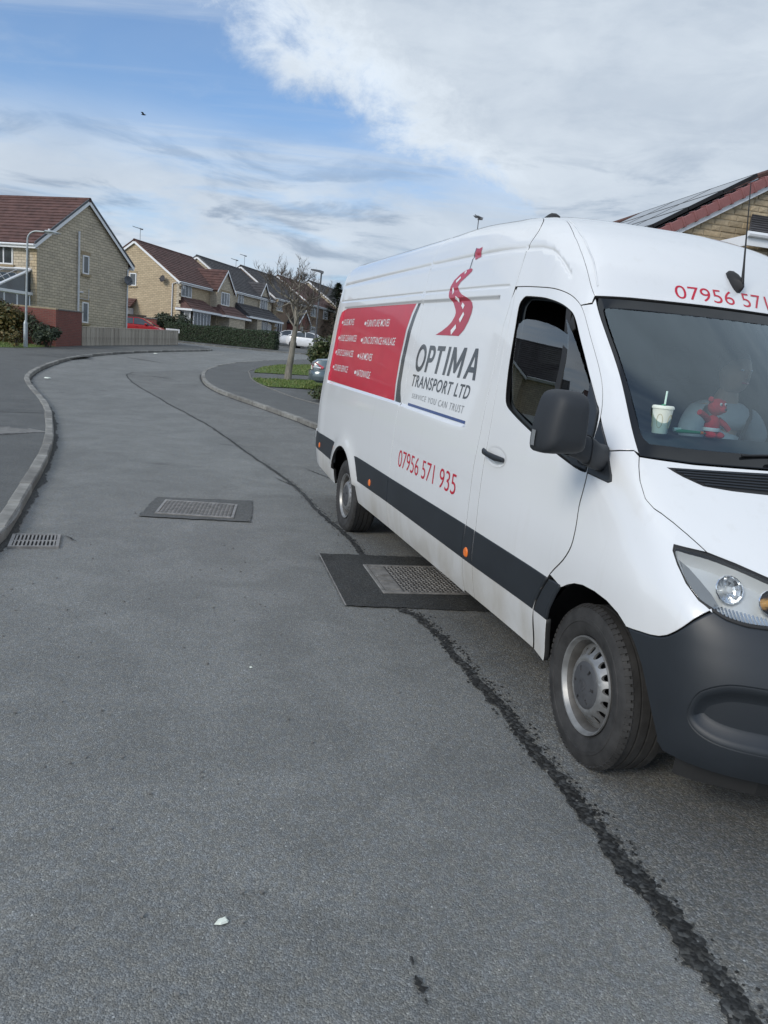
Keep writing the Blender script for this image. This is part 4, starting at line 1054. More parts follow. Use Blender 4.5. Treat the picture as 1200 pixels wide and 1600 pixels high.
decal('blue_underline', [(-2.768, 1.366), (-1.654, 1.352), (-1.654, 1.333), (-2.768, 1.347)], M['vinyl_blue'], van, off=.003)
lettering('lettering', '07956 571 935', [(-2.735, 1.010), (-1.572, 1.020), (-1.572, .888), (-2.735, .880)], M['vinyl_red'], van, bold=-.004)
lettering('lettering', '07956 571 935', [(.895, 2.184), (1.93, 2.190), (1.93, 2.116), (.895, 2.118)], M['vinyl_red'], van, bold=-.004)
ROAD = [(-2.53, 1.88), (-2.44, 1.905), (-2.353, 1.938), (-2.30, 1.968), (-2.266, 2.007), (-2.262, 2.030), (-2.276, 2.050), (-2.328, 2.095), (-2.393, 2.134), (-2.413, 2.171), (-2.403, 2.208), (-2.357, 2.25), (-2.259, 2.287), (-2.152, 2.308), (-2.07, 2.312), (-2.05, 2.305), (-2.063, 2.291), (-2.139, 2.264), (-2.237, 2.231), (-2.272, 2.203), (-2.25, 2.178), (-2.183, 2.146), (-2.085, 2.12), (-2.03, 2.091), (-2.007, 2.063), (-2.009, 2.022), (-2.033, 1.968), (-2.077, 1.913), (-2.138, 1.875)]
decal('road_emblem', ROAD, M['vinyl_pink'], van, off=.002)
DS = [(-2.15, 2.301), (-2.182, 2.285), (-2.241, 2.264), (-2.313, 2.236), (-2.355, 2.198), (-2.331, 2.156), (-2.285, 2.130), (-2.225, 2.108), (-2.185, 2.086), (-2.146, 2.063), (-2.128, 2.025), (-2.171, 1.973), (-2.21, 1.939), (-2.271, 1.896)]
for k in range(0, 14, 2):
    a, b = np.array(DS[k]), np.array(DS[k + 1]); t = b - a; t /= np.hypot(*t); n = np.array([-t[1], t[0]]); w = .006 + .0016 * k / 2
    decal('road_dash', [a + n * w, b + n * w * 1.25, b - n * w * 1.25, a - n * w], M['vinyl_white'], van, off=.0035)
PL = dens([(-2.104, 2.308), (-2.047, 2.387), (-1.983, 2.446)], .02, False)
decal('flag_pole', np.vstack([PL + [.006, 0], (PL - [.006, 0])[::-1]]), M['vinyl_grey'], van, off=.002)
decal('flag', [(-1.973, 2.443), (-1.93, 2.435), (-1.856, 2.442), (-1.915, 2.391), (-1.910, 2.376), (-1.96, 2.372), (-2.006, 2.364), (-2.034, 2.394)], M['vinyl_pink'], van, off=.002)

# inner shell: dark linings just behind the skin, floor, bulkhead, wheel wells
def lining(mir):
    k = dict(off=-.05, mirror=mir, disp_on=False, grid=.08, gap=0., step=.06, depth=.001, edge=.0005)
    panel('inner_lining', [(-1.60, .4), (-1.62, 2.4), (-5.9, 2.45), (-5.9, .5), (-4.85, .42), (-4.8, .82), (-3.85, .82), (-3.8, .4)], M['dark_in'], van, **k)
    panel('inner_lining', [(-1.58, .4), (-1.60, 2.4), (-1.0, 2.45), (-.15, 2.45), (.0, 2.3), (.12, 2.10), (.06, 2.07), (-.1, 2.13), (-1.05, 2.165), (-1.20, 2.09), (-1.27, 1.8), (-1.26, 1.3), (-1.25, .8), (-1.27, .4)], M['dark_in'], van, **k)
    panel('door_lining', DOOR, M['cabin'], van, holes=[offset(dens(WIN, .03), -.004)], **k)
    panel('inner_lining', [(-.64, .82), (-.5, .92), (-.42, 1.12), (-.3, 1.27), (-.22, 1.36), (-.03, 1.52), (.06, 1.69), (.085, 1.95), (.2, 2.05), (.25, 1.92), (.25, 1.5), (.24, 1.42), (.15, 1.38), (.12, 1.25), (.10, 1.1), (.05, 1.0), (.10, .93), (-.2, .80), (-.3, .86), (-.42, .86)], M['dark_in'], van, **k)
both(lining)
panel('headlining', FH + [(.60, 2.1), (1.4, 2.1), (2.2, 2.1)] + mirU(FH) + [(1.4, 2.6)], M['cabin'], van, off=-.05, disp_on=False, grid=.08, gap=0., step=.06)
fl = MB()
fl.box(-5.75, -4.8, .06, 1.92, .40, .44); fl.box(-3.85, -.62, .06, 1.92, .38, .44); fl.box(-4.8, -3.85, .36, 1.62, .38, .80); fl.box(-.62, .45, .36, 1.62, .40, .80)
fl.box(.45, .80, .28, 1.7, .36, .95)
fl.box(-1.62, -1.58, .19, 1.79, .44, 2.20)                      # bulkhead
fl.box(-1.58, -.40, .12, 1.86, .78, .84); fl.box(-1.5, .25, .45, 1.55, .84, .95)
fl.build('chassis', M['dark_in'], van)
for cx in (0., -4.325):
    for (y0, y1) in ((.045, .42), (1.56, 1.935)):
        ww = MB(); rad = .475 if cx == 0 else .45
        arc = [(cx + rad * math.cos(t), rad * math.sin(t) + .35) for t in np.linspace(-.15, math.pi + .15, 20)]
        ww.loft([[(a, y0, z) for a, z in arc], [(a, y1, z) for a, z in arc]], closed=False, cap=False)
        yb = y1 if y0 < .5 else y0
        ww.poly([(a, yb, z) for a, z in arc]); ww.build('wheel_well', M['rubber'], van, 40)
for (y0, y1) in ((.05, .25), (1.73, 1.93)):
    for xa, za in ((-.60, .31), (-4.83, .22)): mf = MB(); mf.box(xa, xa + .01, y0, y1, za, .50); mf.build('mud_flap', M['rubber'], van)

# wheels
def make_wheel_meshes():
    out = {}
    b = MB()   # tyre: axis = local Z, +Z outwards, outer face at z = 0
    prof = [(.214, -.215), (.225, -.228), (.30, -.235), (.335, -.222), (.350, -.200)]
    tread = []
    for z0 in (-.195, -.150, -.105, -.060):
        tread += [(.3555, z0), (.3565, z0 + .036), (.345, z0 + .038), (.345, z0 + .043)]
    tread += [(.3545, -.016 - .0)]
    prof2 = prof + tread + [(.349, -.006), (.338, .002), (.318, .008), (.300, .010), (.298, .0125), (.282, .0125), (.280, .009), (.250, .004), (.232, -.004), (.222, -.010), (.216, -.018)]
    b.lathe(prof2, 72)
    out['tyre'] = b.mesh('tyre', M['tyre'], 35)
    b = MB()   # shoulder blocks
    for k in range(72):
        a = 2 * math.pi * k / 72
        Mx = Rz(a) @ Tr(.3475, 0, -.011) @ Ry(R(-28)); b.box(-.010, .0065, -.0105, .0095, -.018, .012, M=Mx)
    out['tread'] = b.mesh('tread_blocks', M['tyre'])
    b = MB()   # rim barrel and lip
    b.lathe([(.2135, -.020), (.2185, -.006), (.2165, .001), (.211, -.001), (.206, -.010), (.200, -.020)], 64); bb2 = MB(); bb2.lathe([(.200, -.020), (.190, -.032), (.186, -.060), (.184, -.11), (.20, -.20)], 64); out['barrel'] = bb2.mesh('rim_barrel', M['barrel'], 35)
    out['rim'] = b.mesh('rim', M['steel'], 35)
    # disc with a ring of round holes
    ro = .186; nh = 16
    ang = np.linspace(0, 2 * math.pi, 96, endpoint=False)
    O = np.stack([ro * np.cos(ang), ro * np.sin(ang)], -1)
    hs = []
    for k in range(nh):
        a = 2 * math.pi * (k + .5) / nh; t = np.linspace(0, 2 * math.pi, 16, endpoint=False)[::-1]
        rr_ = .1505 + .0185 * np.cos(t); tt = a + .0155 * np.sin(t) / .15
        hs.append(np.stack([rr_ * np.cos(tt), rr_ * np.sin(tt)], -1))
    V, T = cdt([O] + hs, .011)
    rad = np.hypot(V[:, 0], V[:, 1])
    zz = np.interp(rad, [0, .090, .108, .118, .128, .140, .165, .186], [-.012, -.012, -.006, -.004, -.010, -.022, -.046, -.060])
    P = np.column_stack([V, zz]); F = [tuple(t) for t in T]
    b0 = len(P); ext = []
    for h in hs:
        r_ = np.hypot(h[:, 0], h[:, 1]); z_ = np.interp(r_, [.128, .140, .165, .186], [-.010, -.022, -.046, -.060]); n = len(h)
        ext += [np.column_stack([h, z_]), np.column_stack([h, z_ - .012])]
        F += [(b0 + i, b0 + n + i, b0 + n + (i + 1) % n, b0 + (i + 1) % n) for i in range(n)]; b0 += 2 * n
    P = np.vstack([P] + ext)
    me = mesh_np('wheel_disc', P, F, None, M['steel']); me.set_sharp_from_angle(angle=R(40)); out['disc'] = me
    b = MB(); b.lathe([(.0005, -.075), (.183, -.075)], 32); out['drum'] = b.mesh('brake_drum', M['dark_in'])
    # hub cap with five slots and a three-pointed star in a ring
    O = np.stack([.106 * np.cos(ang), .106 * np.sin(ang)], -1); hs = []
    for k in range(6):
        a = 2 * math.pi * k / 6 + .3; d = np.array([math.cos(a), math.sin(a)]); t = np.array([-d[1], d[0]])
        q = [d * .064 + t * .006, d * .064 - t * .006, d * .088 - t * .007, d * .088 + t * .007]; q = dens(q, .008); hs.append(q if area(q) < 0 else q[::-1])
    V, T = cdt([O] + hs, .012); rad = np.hypot(V[:, 0], V[:, 1])
    zz = np.interp(rad, [0, .030, .036, .044, .07, .098, .106], [.010, .010, .012, .008, .004, .000, -.008])
    P = np.column_stack([V, zz]); F = [tuple(t) for t in T]; b0 = len(P); ext = []
    for h in hs:
        r_ = np.hypot(h[:, 0], h[:, 1]); z_ = np.interp(r_, [.044, .07, .098], [.008, .004, 0]); n = len(h)
        ext += [np.column_stack([h, z_]), np.column_stack([h, z_ - .012])]; F += [(b0 + i, b0 + n + i, b0 + n + (i + 1) % n, b0 + (i + 1) % n) for i in range(n)]; b0 += 2 * n
    out['cap'] = mesh_np('hub_cap', np.vstack([P] + ext), F, None, M['hub']); out['cap'].set_sharp_from_angle(angle=R(35))
    b = MB()
    for k in range(3):
        a = 2 * math.pi * k / 3 + R(90); d = Vector((math.cos(a), math.sin(a), 0)); t = Vector((-d.y, d.x, 0)); z0 = Vector((0, 0, .0115))
        b.poly([z0 + t * .0035, z0 - t * .0035, z0 + d * .022]); b.poly([z0 + t * .0035 + Vector((0, 0, -.003)), z0 + t * .0035, z0 + d * .022, z0 + d * .022 + Vector((0, 0, -.003))])
    b.tube([(.0245 * math.cos(t), .0245 * math.sin(t), .0112) for t in np.linspace(0, 2 * math.pi, 28, endpoint=False)], .0015, 5, closed=True)
    out['star'] = b.mesh('star_emblem', M['hub'])
    return out
WM = make_wheel_meshes()
def wheel(a, near, steer=0.):
    o = empty('wheel', (0, 0, 0), 0, van)
    # local Z of the wheel = outwards (local -Y of the van for the near side)
    rot = Rx(R(90)) if near else Rx(R(-90))
    o.matrix_local = Tr(a, 0 if near else 1.98, .35) @ Rz(-steer) @ rot @ Rz(R(12 if a else 47))
    for k, nm in (('tyre', 'tyre'), ('rim', 'rim'), ('barrel', 'rim_barrel'), ('disc', 'wheel_disc'), ('cap', 'hub_cap'), ('drum', 'brake_drum'), ('tread', 'tread_blocks'), ('star', 'hub_emblem')):
        link(nm, WM[k], o)
for a in (0., -4.325):
    for near in (True, False): wheel(a, near, .0847 if a == 0 else 0.)

# cab interior
ds = MB(); rr = []
for (a, z, w) in ((.13, 1.405, .80), (.04, 1.437, .82), (-.06, 1.455, .85), (-.20, 1.462, .88), (-.36, 1.452, .88), (-.44, 1.42, .88), (-.48, 1.33, .87), (-.46, 1.10, .86), (-.40, .85, .85)):
    rr.append([(a - .19 * abs(s) ** 2.6, .99 + s * w, z) for s in np.linspace(-1, 1, 21)])
ds.loft(rr, closed=False, cap=False)
dsh = ds.build('dashboard', M['dash'], van, 40)
iv = MB()
iv.box(-.47, -.44, .35, .60, 1.28, 1.38); iv.box(-.47, -.44, 1.40, 1.64, 1.28, 1.38); iv.build('air_vent', M['dark_in'], van)
sw = MB(); cx = Vector((-.60, .50, 1.27)); ax = Vector((-.55, 0, .83)).normalized(); xx = Vector((0, 1, 0)); yy = ax.cross(xx)
sw.tube([cx + (xx * math.cos(t) + yy * math.sin(t)) * .20 for t in np.linspace(0, 2 * math.pi, 32, endpoint=False)], .016, 8, closed=True)
sw.tube([cx - ax * .03 - xx * .18, cx - ax * .03 + xx * .18], .018, 8); sw.tube([cx - ax * .03, cx - ax * .40], [.05, .03], 10)
sw.build('steering_wheel', M['rubber'], van, 50)
def seat(y, w):
    s = MB()
    s.box(-1.35, -.82, y - w / 2, y + w / 2, .95, 1.10, ch=.04)
    Mx = Tr(-1.30, y, 1.06) @ Ry(R(-14))
    rings = []
    for (z, hw, d) in ((0, w * .48, .07), (.3, w * .5, .075), (.55, w * .46, .065), (.66, w * .36, .05)):
        rings.append([(d * math.copysign(abs(math.cos(t)) ** .6, math.cos(t)), hw * math.copysign(abs(math.sin(t)) ** .5, math.sin(t)), z) for t in np.linspace(0, 2 * math.pi, 16, endpoint=False)])
    s.loft(rings, M=Mx); s.box(-.035, .035, -.13, .13, .70, .90, M=Mx, ch=.03)
    return s.build('seat', M['seat'], van, 45)
seat(.50, .50); seat(1.34, .92)

# ================================================================== GROUND
def g(y):
    if y < 4: return 0.
    if y < 14: return .0017 * (y - 4) ** 2
    return .17 + .034 * (min(y, 150) - 14)
def spline(L, k=5): return [tuple(p) for p in smooth_line(L, k)]
def sheet(name, outline, off, mat, kind='structure', grid=1.2, step=.8, parent=None):
    O = dens(outline, step)
    if area(O) < 0: O = O[::-1]
    V, T = cdt([O], grid)
    me = bpy.data.meshes.new(name); me.from_pydata([(x, y, g(y) + off) for x, y in V], [], [tuple(int(i) for i in t) for t in T]); me.materials.append(mat)
    me.polygons.foreach_set('use_smooth', [True] * len(me.polygons))
    o = link(name, me, parent)
    if kind: o['kind'] = kind
    return o
KL = spline([(-1.75, -6), (-1.85, -2), (-2.1, 1), (-2.5, 3.6), (-3.0, 5.85), (-3.41, 6.95), (-3.93, 8.41), (-4.50, 9.9), (-4.92, 10.9), (-5.62, 12.41), (-6.33, 13.89), (-7.36, 15.74), (-8.45, 17.59), (-9.75, 20.2), (-11.15, 24.45), (-12.25, 29.0), (-12.72, 33.5), (-12.70, 38.0), (-12.25, 43.0), (-11.75, 47.0)])
KTIP = spline([(-11.75, 47.0), (-11.85, 48.6), (-12.6, 50.2), (-14.2, 51.6), (-17, 52.9), (-22, 54.6), (-40, 60)])
KR = spline([(6.3, -6), (5.2, -2), (4.3, .8), (3.66, 2.9), (2.75, 5.6), (1.62, 9.37), (.1, 12.8), (-1.48, 15.07), (-2.01, 16.05), (-2.88, 17.5), (-3.7, 18.85), (-4.35, 19.9), (-4.95, 21.0), (-5.70, 22.75), (-6.40, 24.96), (-6.98, 27.32), (-7.45, 30.4), (-7.62, 34.6), (-7.15, 39.6), (-6.30, 44.2), (-5.2, 48.2), (-2, 52.0), (8, 58), (24, 66)])
KF = spline([(-40, 66.5), (-24, 60.6), (-19, 58.6), (-15.5, 57.0), (-12, 56.2), (-8.3, 57.0), (-3, 59.6), (6, 64.5), (22, 73)])
road = sheet('road', KL + KTIP[1:] + KF + KR[::-1], 0.0, M['asphalt'], grid=1.0)
CRK = [(1.75, -3), (1.42, -.2), (1.22, 1.0), (1.11, 1.75), (1.06, 1.93), (1.03, 2.12), (.98, 2.3), (.945, 2.5), (.885, 2.74), (.80, 3.05), (.72, 3.38), (.61, 3.79), (.47, 4.36), (.29, 4.84), (.18, 5.0), (-.02, 5.75), (-.2, 6.42), (-.42, 7.11), (-.88, 8.4), (-1.39, 9.79), (-2.32, 11.82), (-3.36, 13.98), (-4.62, 16.25), (-6.34, 19.36), (-7.55, 21.7), (-8.45, 23.8), (-8.75, 25.2)]
crk = smooth_line(CRK, 6)
lane = [tuple(p) for p in crk] + [(-8.2, 27.5), (-7.7, 29.5)] + [p for p in KR if p[1] < 29.4][::-1]
sheet('road_lane', lane, .004, M['asphalt_lane'], grid=1.0, step=.5)
# open joint between the two lanes: ragged dark tar strip, wide near the van, thin far off
P = dens(crk, .02, False)
def fbm(t, seed, octs): return sum(a * mnoise.noise((t * f, seed, 0.)) for f, a in octs)
Lp, Rp = [], []; s_ = 0.
for i, p in enumerate(P):
    a = P[max(i - 1, 0)]; b = P[min(i + 1, len(P) - 1)]; t = (b - a) / max(np.hypot(*(b - a)), 1e-9); n = np.array([-t[1], t[0]])
    if i: s_ += np.hypot(*(P[i] - P[i - 1]))
    y = p[1]; w = np.interp(y, [1.5, 2.5, 4, 6, 9, 14], [.050, .038, .030, .026, .021, .017])
    oc = ((2.2, .30), (7., .28), (23., .34), (60., .36))
    c = .035 * fbm(s_, 1.5, ((1.1, 1.), (5., .4)))
    wl = w * max(.15, 1 + 1.5 * fbm(s_, 11.3, oc)); wr = w * max(.15, 1 + 1.7 * fbm(s_, 27.7, oc))
    Lp.append(p + n * (c + wl)); Rp.append(p + n * (c - wr))
n = len(P); vs = [(q[0], q[1], g(q[1]) + .008) for q in Lp] + [(q[0], q[1], g(q[1]) + .008) for q in Rp]
me = bpy.data.meshes.new('road_crack'); me.from_pydata(vs, [], [(i, i + n, i + n + 1, i + 1) for i in range(n - 1)]); me.materials.append(M['tar'])
tag(link('road_crack', me), kind='structure')
# loose crumbs beside it
cb, tb = MB(), MB()
for k in range(1500):                                              # broken tar spilling to the right of the joint
    i = int(n * .02 + abs(rnd.gauss(0, .22)) * n) % int(n * .6); p = P[i]; sd_ = .03 + abs(rnd.gauss(0, .030)) if rnd.random() < .85 else -.03 - abs(rnd.gauss(0, .008)); r = rnd.uniform(.002, .0055)
    tb.box(-r * 1.3, r * 1.3, -r, r, 0, r * .5, M=Tr(p[0] + sd_, p[1] + rnd.gauss(0, .02), g(p[1]) + .006) @ Rz(rnd.uniform(0, 3)))
for k in range(120):
    i = rnd.randrange(0, int(n * .55)); p = P[i]; sd_ = rnd.gauss(0, .06); r = rnd.uniform(.002, .005)
    cb.box(-r, r, -r * .8, r * .8, 0, r * 1.1, M=Tr(p[0] + sd_, p[1] + rnd.gauss(0, .02), g(p[1]) + .005) @ Rz(rnd.uniform(0, 3)))
for k in range(260):
    x, y = rnd.uniform(-2.4, 1.4), rnd.uniform(1.4, 9); r = rnd.uniform(.002, .006)
    cb.box(-r, r, -r * .8, r * .8, 0, r * 1.1, M=Tr(x, y, g(y) + .003) @ Rz(rnd.uniform(0, 3)))
tag(cb.build('road_grit', M['concrete']), kind='stuff'); tag(tb.build('tar_crumbs', M['tar']), kind='stuff')
def ragged(a, b, w, seed, name='road_crack', mat=None, off=.008):
    a, b = np.array(a, float), np.array(b, float); L = np.hypot(*(b - a)); k = max(18, int(L / .02)); t = (b - a) / L; nn = np.array([-t[1], t[0]]); l, r = [], []
    for i in range(k + 1):
        p = a + (b - a) * i / k; e = min(1, 4 * min(i, k - i) / k); c = w * 1.6 * mnoise.noise((i * .29, seed, 1.))
        l.append(p + nn * (c + w * e * (1 + 1.2 * mnoise.noise((i * .33, seed, 2.))))); r.append(p + nn * (c - w * e * (1 + 1.2 * mnoise.noise((i * .35, seed, 3.)))))
    vs = [(q[0], q[1], g(q[1]) + off) for q in l + r]
    me = bpy.data.meshes.new(name); me.from_pydata(vs, [], [(i, i + k + 1, i + k + 2, i + 1) for i in range(k)]); me.materials.append(mat or M['tar'])
    tag(link(name, me), kind='structure')
ragged((.212, 1.80), (.232, 1.735), .010, 1.); ragged((.198, 1.87), (.207, 1.83), .004, 9.); ragged((.235, 1.725), (.243, 1.70), .004, 10.)
ragged((-8.0, 24.3), (-7.1, 24.0), .035, 2.); ragged((-11.9, 33.1), (-9.75, 31.5), .05, 3.); ragged((-12.3, 29.5), (-11.6, 29.2), .04, 4.)
ragged((-2.62, 6.02), (-2.45, 5.86), .007, 6.)
ragged((-1.2, 10.6), (-.5, 9.6), .012, 7.); ragged((-1.0, 9.0), (-1.5, 9.7), .009, 8.)

# ground under everything
gb = MB(); ys = [-60, -20, 0, 4, 6, 8, 10, 12, 14, 20, 30, 45, 60, 80, 110, 150, 300, 900]; xs = [-400, -120, -40, 0, 40, 120, 400]
for i in range(len(ys) - 1):
    for j in range(len(xs) - 1):
        y0, y1, x0, x1 = ys[i], ys[i + 1], xs[j], xs[j + 1]; d = -.12
        gb.poly([(x0, y0, g(y0) + d), (x1, y0, g(y0) + d), (x1, y1, g(y1) + d), (x0, y1, g(y1) + d)])
tag(gb.build('ground', M['field']), kind='structure')
KH = .085
LBACK = [(-40, 61.2), (-22, 55.8), (-17, 54.0), (-15.2, 52.2), (-14.62, 50.6), (-15.60, 37.5), (-15.36, 31.5), (-15.95, 29.2), (-14.6, 25), (-13.0, 20.6), (-10.6, 15.8), (-8.9, 12.4), (-7.2, 8.6), (-6.0, 5), (-5.2, 1), (-4.8, -6)]
pav_l = sheet('pavement', KL + KTIP[1:] + LBACK, KH, M['asphalt_path'], grid=1.0)
RBACK = spline([(24, 67.5), (8, 59.5), (-1, 53.6), (-3.6, 49.2), (-4.8, 44), (-5.7, 39), (-6.05, 34.5), (-5.85, 31), (-5.5, 28.5), (-5.06, 26.45), (-4.39, 24.29), (-3.27, 21.78), (-2.63, 20.49), (-.6, 17.6), (1.8, 14.0), (3.6, 10.2), (5.0, 6), (6.4, 1), (8.2, -6)])
pav_r = sheet('pavement', KR[::-1] + [], KH, M['asphalt_path'], grid=1.0) if False else sheet('pavement', KR + RBACK, KH, M['asphalt_path'], grid=1.0)
drive = sheet('driveway', RBACK + [(30, -6), (30, 67.5)], KH - .004, asphalt('asphalt_driveway', .10, .03, 140., .35), grid=2.0)
far_pav = sheet('pavement', KF + [(22, 75.2), (6, 66.6), (-3, 61.7), (-8.3, 59.2), (-12, 58.4), (-15.5, 59.2), (-19, 60.9), (-24, 62.9), (-40, 68.8)], KH, M['asphalt_path'], grid=1.5)
front = sheet('driveway', [(-40, 68.8), (-24, 62.9), (-19, 60.9), (-15.5, 59.2), (-12, 58.4), (-8.3, 59.2), (-3, 61.7), (6, 66.6), (22, 75.2), (22, 115), (-40, 115)], KH - .006, M['asphalt_path'], grid=3.0)
sheet('lawn', [(-15.95, 29.2), (-15.36, 31.5), (-15.60, 37.5), (-14.9, 50.0), (-15.4, 52.1), (-17.1, 53.9), (-22, 55.7), (-40, 61), (-40, 20), (-13.0, 20.6), (-14.6, 25)], KH + .01, M['turf'], grid=2.0)
G1 = [(-5.55, 29.55), (-5.8, 31.2), (-6.0, 34), (-5.75, 37), (-4.7, 39.9), (-1, 41), (1.2, 38), (-.5, 32.6), (-3.0, 31.5), (-4.6, 30.2)]
G2 = [(-5.0, 26.35), (-3.3, 28.1), (-.8, 29.9), (.6, 26.5), (-2.6, 24.1), (-3.95, 23.4), (-4.45, 24.5)]
G3 = [(-4.4, 45.5), (-2, 49), (2, 51), (4, 47), (-2, 43)]
for gp in (G1, G2, G3): sheet('lawn', gp, KH + .02, M['turf'], grid=1.0, step=.3)
def blades(name, poly, count, h, mat, seed):
    r = random.Random(seed); P_ = np.array(poly); (x0, y0), (x1, y1) = P_.min(0), P_.max(0); v, f = [], []
    while count > 0:
        x, y = r.uniform(x0, x1), r.uniform(y0, y1)
        if not pip(np.array([x]), np.array([y]), P_)[0]: continue
        count -= 1; a = r.uniform(0, 6.28); hh = h * r.uniform(.5, 1.3); w = .016; lx, ly = r.gauss(0, .02), r.gauss(0, .02); z = g(y) + KH + .01; b = len(v)
        v += [(x - w * math.cos(a), y - w * math.sin(a), z), (x + w * math.cos(a), y + w * math.sin(a), z), (x + lx, y + ly, z + hh)]; f.append((b, b + 1, b + 2))
    me = bpy.data.meshes.new(name); me.from_pydata(v, [], f); me.materials.append(mat); tag(link(name, me), kind='stuff')
blades('grass', G1, 9000, .06, M['grass'], 1); blades('grass', G2, 7000, .06, M['grass'], 2); blades('grass', G3, 3000, .06, M['grass'], 3)
blades('grass', [(-15.95, 29.3), (-15.5, 31.6), (-15.8, 34), (-22, 34), (-22, 27), (-15.3, 27.2)], 9000, .07, M['grass'], 4)

# kerbs: every stone a piece
def kerb(line, name='kerb', y_max=200, side=1, length=.915, min_len=0):
    root = empty(name); tag(root, kind='structure')
    L = dens(line, .05, False); d = np.r_[0, np.cumsum(np.hypot(*np.diff(L, axis=0).T))]; k = 0; s0 = 0.
    ms = []
    for q in range(6):
        b = MB(); l = length / 2 - .006 - .003 * (q % 3); w0, w1 = (0, .125); ch = .012 + .006 * (q % 2)
        b.box(-l, l, w0, w1, -.16, KH + .008 + .004 * (q % 3), ch=ch); ms.append(b.mesh('kerb_stone', M['kerb'] if q < 4 else M['kerb2'], 30))
    while s0 + length < d[-1]:
        a = np.array([np.interp(s0, d, L[:, i]) for i in (0, 1)]); b = np.array([np.interp(s0 + length, d, L[:, i]) for i in (0, 1)]); s0 += length
        if b[1] > y_max or a[1] < -1: continue
        ang = math.atan2(b[1] - a[1], b[0] - a[0]); c = (a + b) / 2; sl = (g(b[1]) - g(a[1])) / length
        o = link('kerb_stone', ms[rnd.randrange(6)], root)
        Mx = Tr(c[0], c[1], g(c[1]) + rnd.uniform(-.004, .006)) @ Rz(ang + rnd.uniform(-.008, .008)) @ Ry(-math.atan(sl) + rnd.uniform(-.004, .004)) @ Rx(rnd.uniform(-.03, .03))
        if side < 0: Mx = Mx @ Tr(0, -.125, 0)
        o.matrix_local = Mx
    return root
kerb(KL, side=1); kerb(KTIP, side=1); kerb(KR, side=-1, y_max=56)
kf = [tuple(p) for p in KF]; kerb(kf, side=1)
# gutter dirt collected along the kerb foot
def gutter(line, sgn, seed, name='gutter_dirt'):
    L = dens([p for p in line if 2 < p[1] < 46], .06, False); n_ = len(L); a_, b_ = [], []
    for i, p in enumerate(L):
        t = L[min(i + 1, n_ - 1)] - L[max(i - 1, 0)]; t /= max(np.hypot(*t), 1e-9); nn = np.array([t[1], -t[0]]) * sgn; w = .05 + .05 * mnoise.noise((i * .11, seed, 0.)) + .035 * mnoise.noise((i * .6, seed, 3.))
        q = p + nn * max(.012, w); a_.append((p[0] - nn[0] * .02, p[1] - nn[1] * .02, g(p[1]) + .007)); b_.append((q[0], q[1], g(q[1]) + .007))
    me = bpy.data.meshes.new(name); me.from_pydata(a_ + b_, [], [(i, i + 1, i + n_ + 1, i + n_) if sgn < 0 else (i, i + n_, i + n_ + 1, i + 1) for i in range(n_ - 1)]); me.materials.append(M['asphalt_new']); tag(link(name, me), kind='structure')
gutter(KL, 1, 2.2); gutter(KR, -1, 5.1)
# thin edging strip behind the right pavement
ed = empty('path_edging'); tag(ed, kind='structure')
eb = MB(); eb.box(-.44, .44, -.025, .025, -.1, KH + .018, ch=.006); em = eb.mesh('edging_stone', M['kerb2'], 30)
L = dens(spline([(-5.95, 31.5), (-5.85, 30), (-5.5, 28.5), (-5.06, 26.45), (-4.39, 24.29), (-3.27, 21.78), (-2.63, 20.49), (-1.6, 19.0)], 4), .9, False)
for i in range(len(L) - 1):
    a, b = L[i], L[i + 1]; o = link('edging_stone', em, ed); o.location = (*((a + b) / 2), g((a[1] + b[1]) / 2)); o.rotation_euler = (0, -math.atan(.034 * math.sin(math.atan2(*(b - a)[::-1]))), math.atan2(*(b - a)[::-1])); o.scale = (np.hypot(*(b - a)) / .89, 1, 1)

# patches and ironwork
def quad_sheet(name, q, off, mat, rag=.022):
    Q = dens(q, .05); rr = random.Random(len(name) + int(q[0][0] * 100))
    Q = Q + np.array([[rr.gauss(0, rag * .35), rr.gauss(0, rag * .35)] for _ in Q])
    return sheet(name, Q, off, mat, grid=.3, step=.05)
P1 = [(-2.42, 7.82), (-1.45, 8.09), (-1.28, 7.11), (-2.31, 6.91)]
P2 = [(-.52, 6.2), (.45, 6.42), (.98, 6.5), (1.3, 5.2), (.68, 5.05), (-.2, 4.91)]
quad_sheet('road_patch', P1, .011, M['asphalt_patch']); quad_sheet('pavement_patch', [(-8.3, 12.5), (-6.25, 13.55), (-6.05, 13.15), (-8.0, 12.05)], KH + .004, M['asphalt_patch']); quad_sheet('pavement_patch', [(-13.6, 27.4), (-12.0, 27.9), (-12.2, 30.5), (-12.9, 30.5)], KH + .004, M['asphalt_patch']); quad_sheet('road_patch', P2, .012, M['asphalt_new'])
pe = MB()
for q in (P2[0], P2[-1]), : 
    a, b = np.array(q[0]), np.array(q[1]); t = (b - a) / np.hypot(*(b - a)); nn = np.array([-t[1], t[0]]) * .005
    pe.poly([(*(a + nn), g(a[1]) + .0135), (*(b + nn), g(b[1]) + .0135), (*(b - nn), g(b[1]) + .0135), (*(a - nn), g(a[1]) + .0135)][::-1])
    pe.build('patch_seal', M['iron']).__setitem__('kind', 'structure')
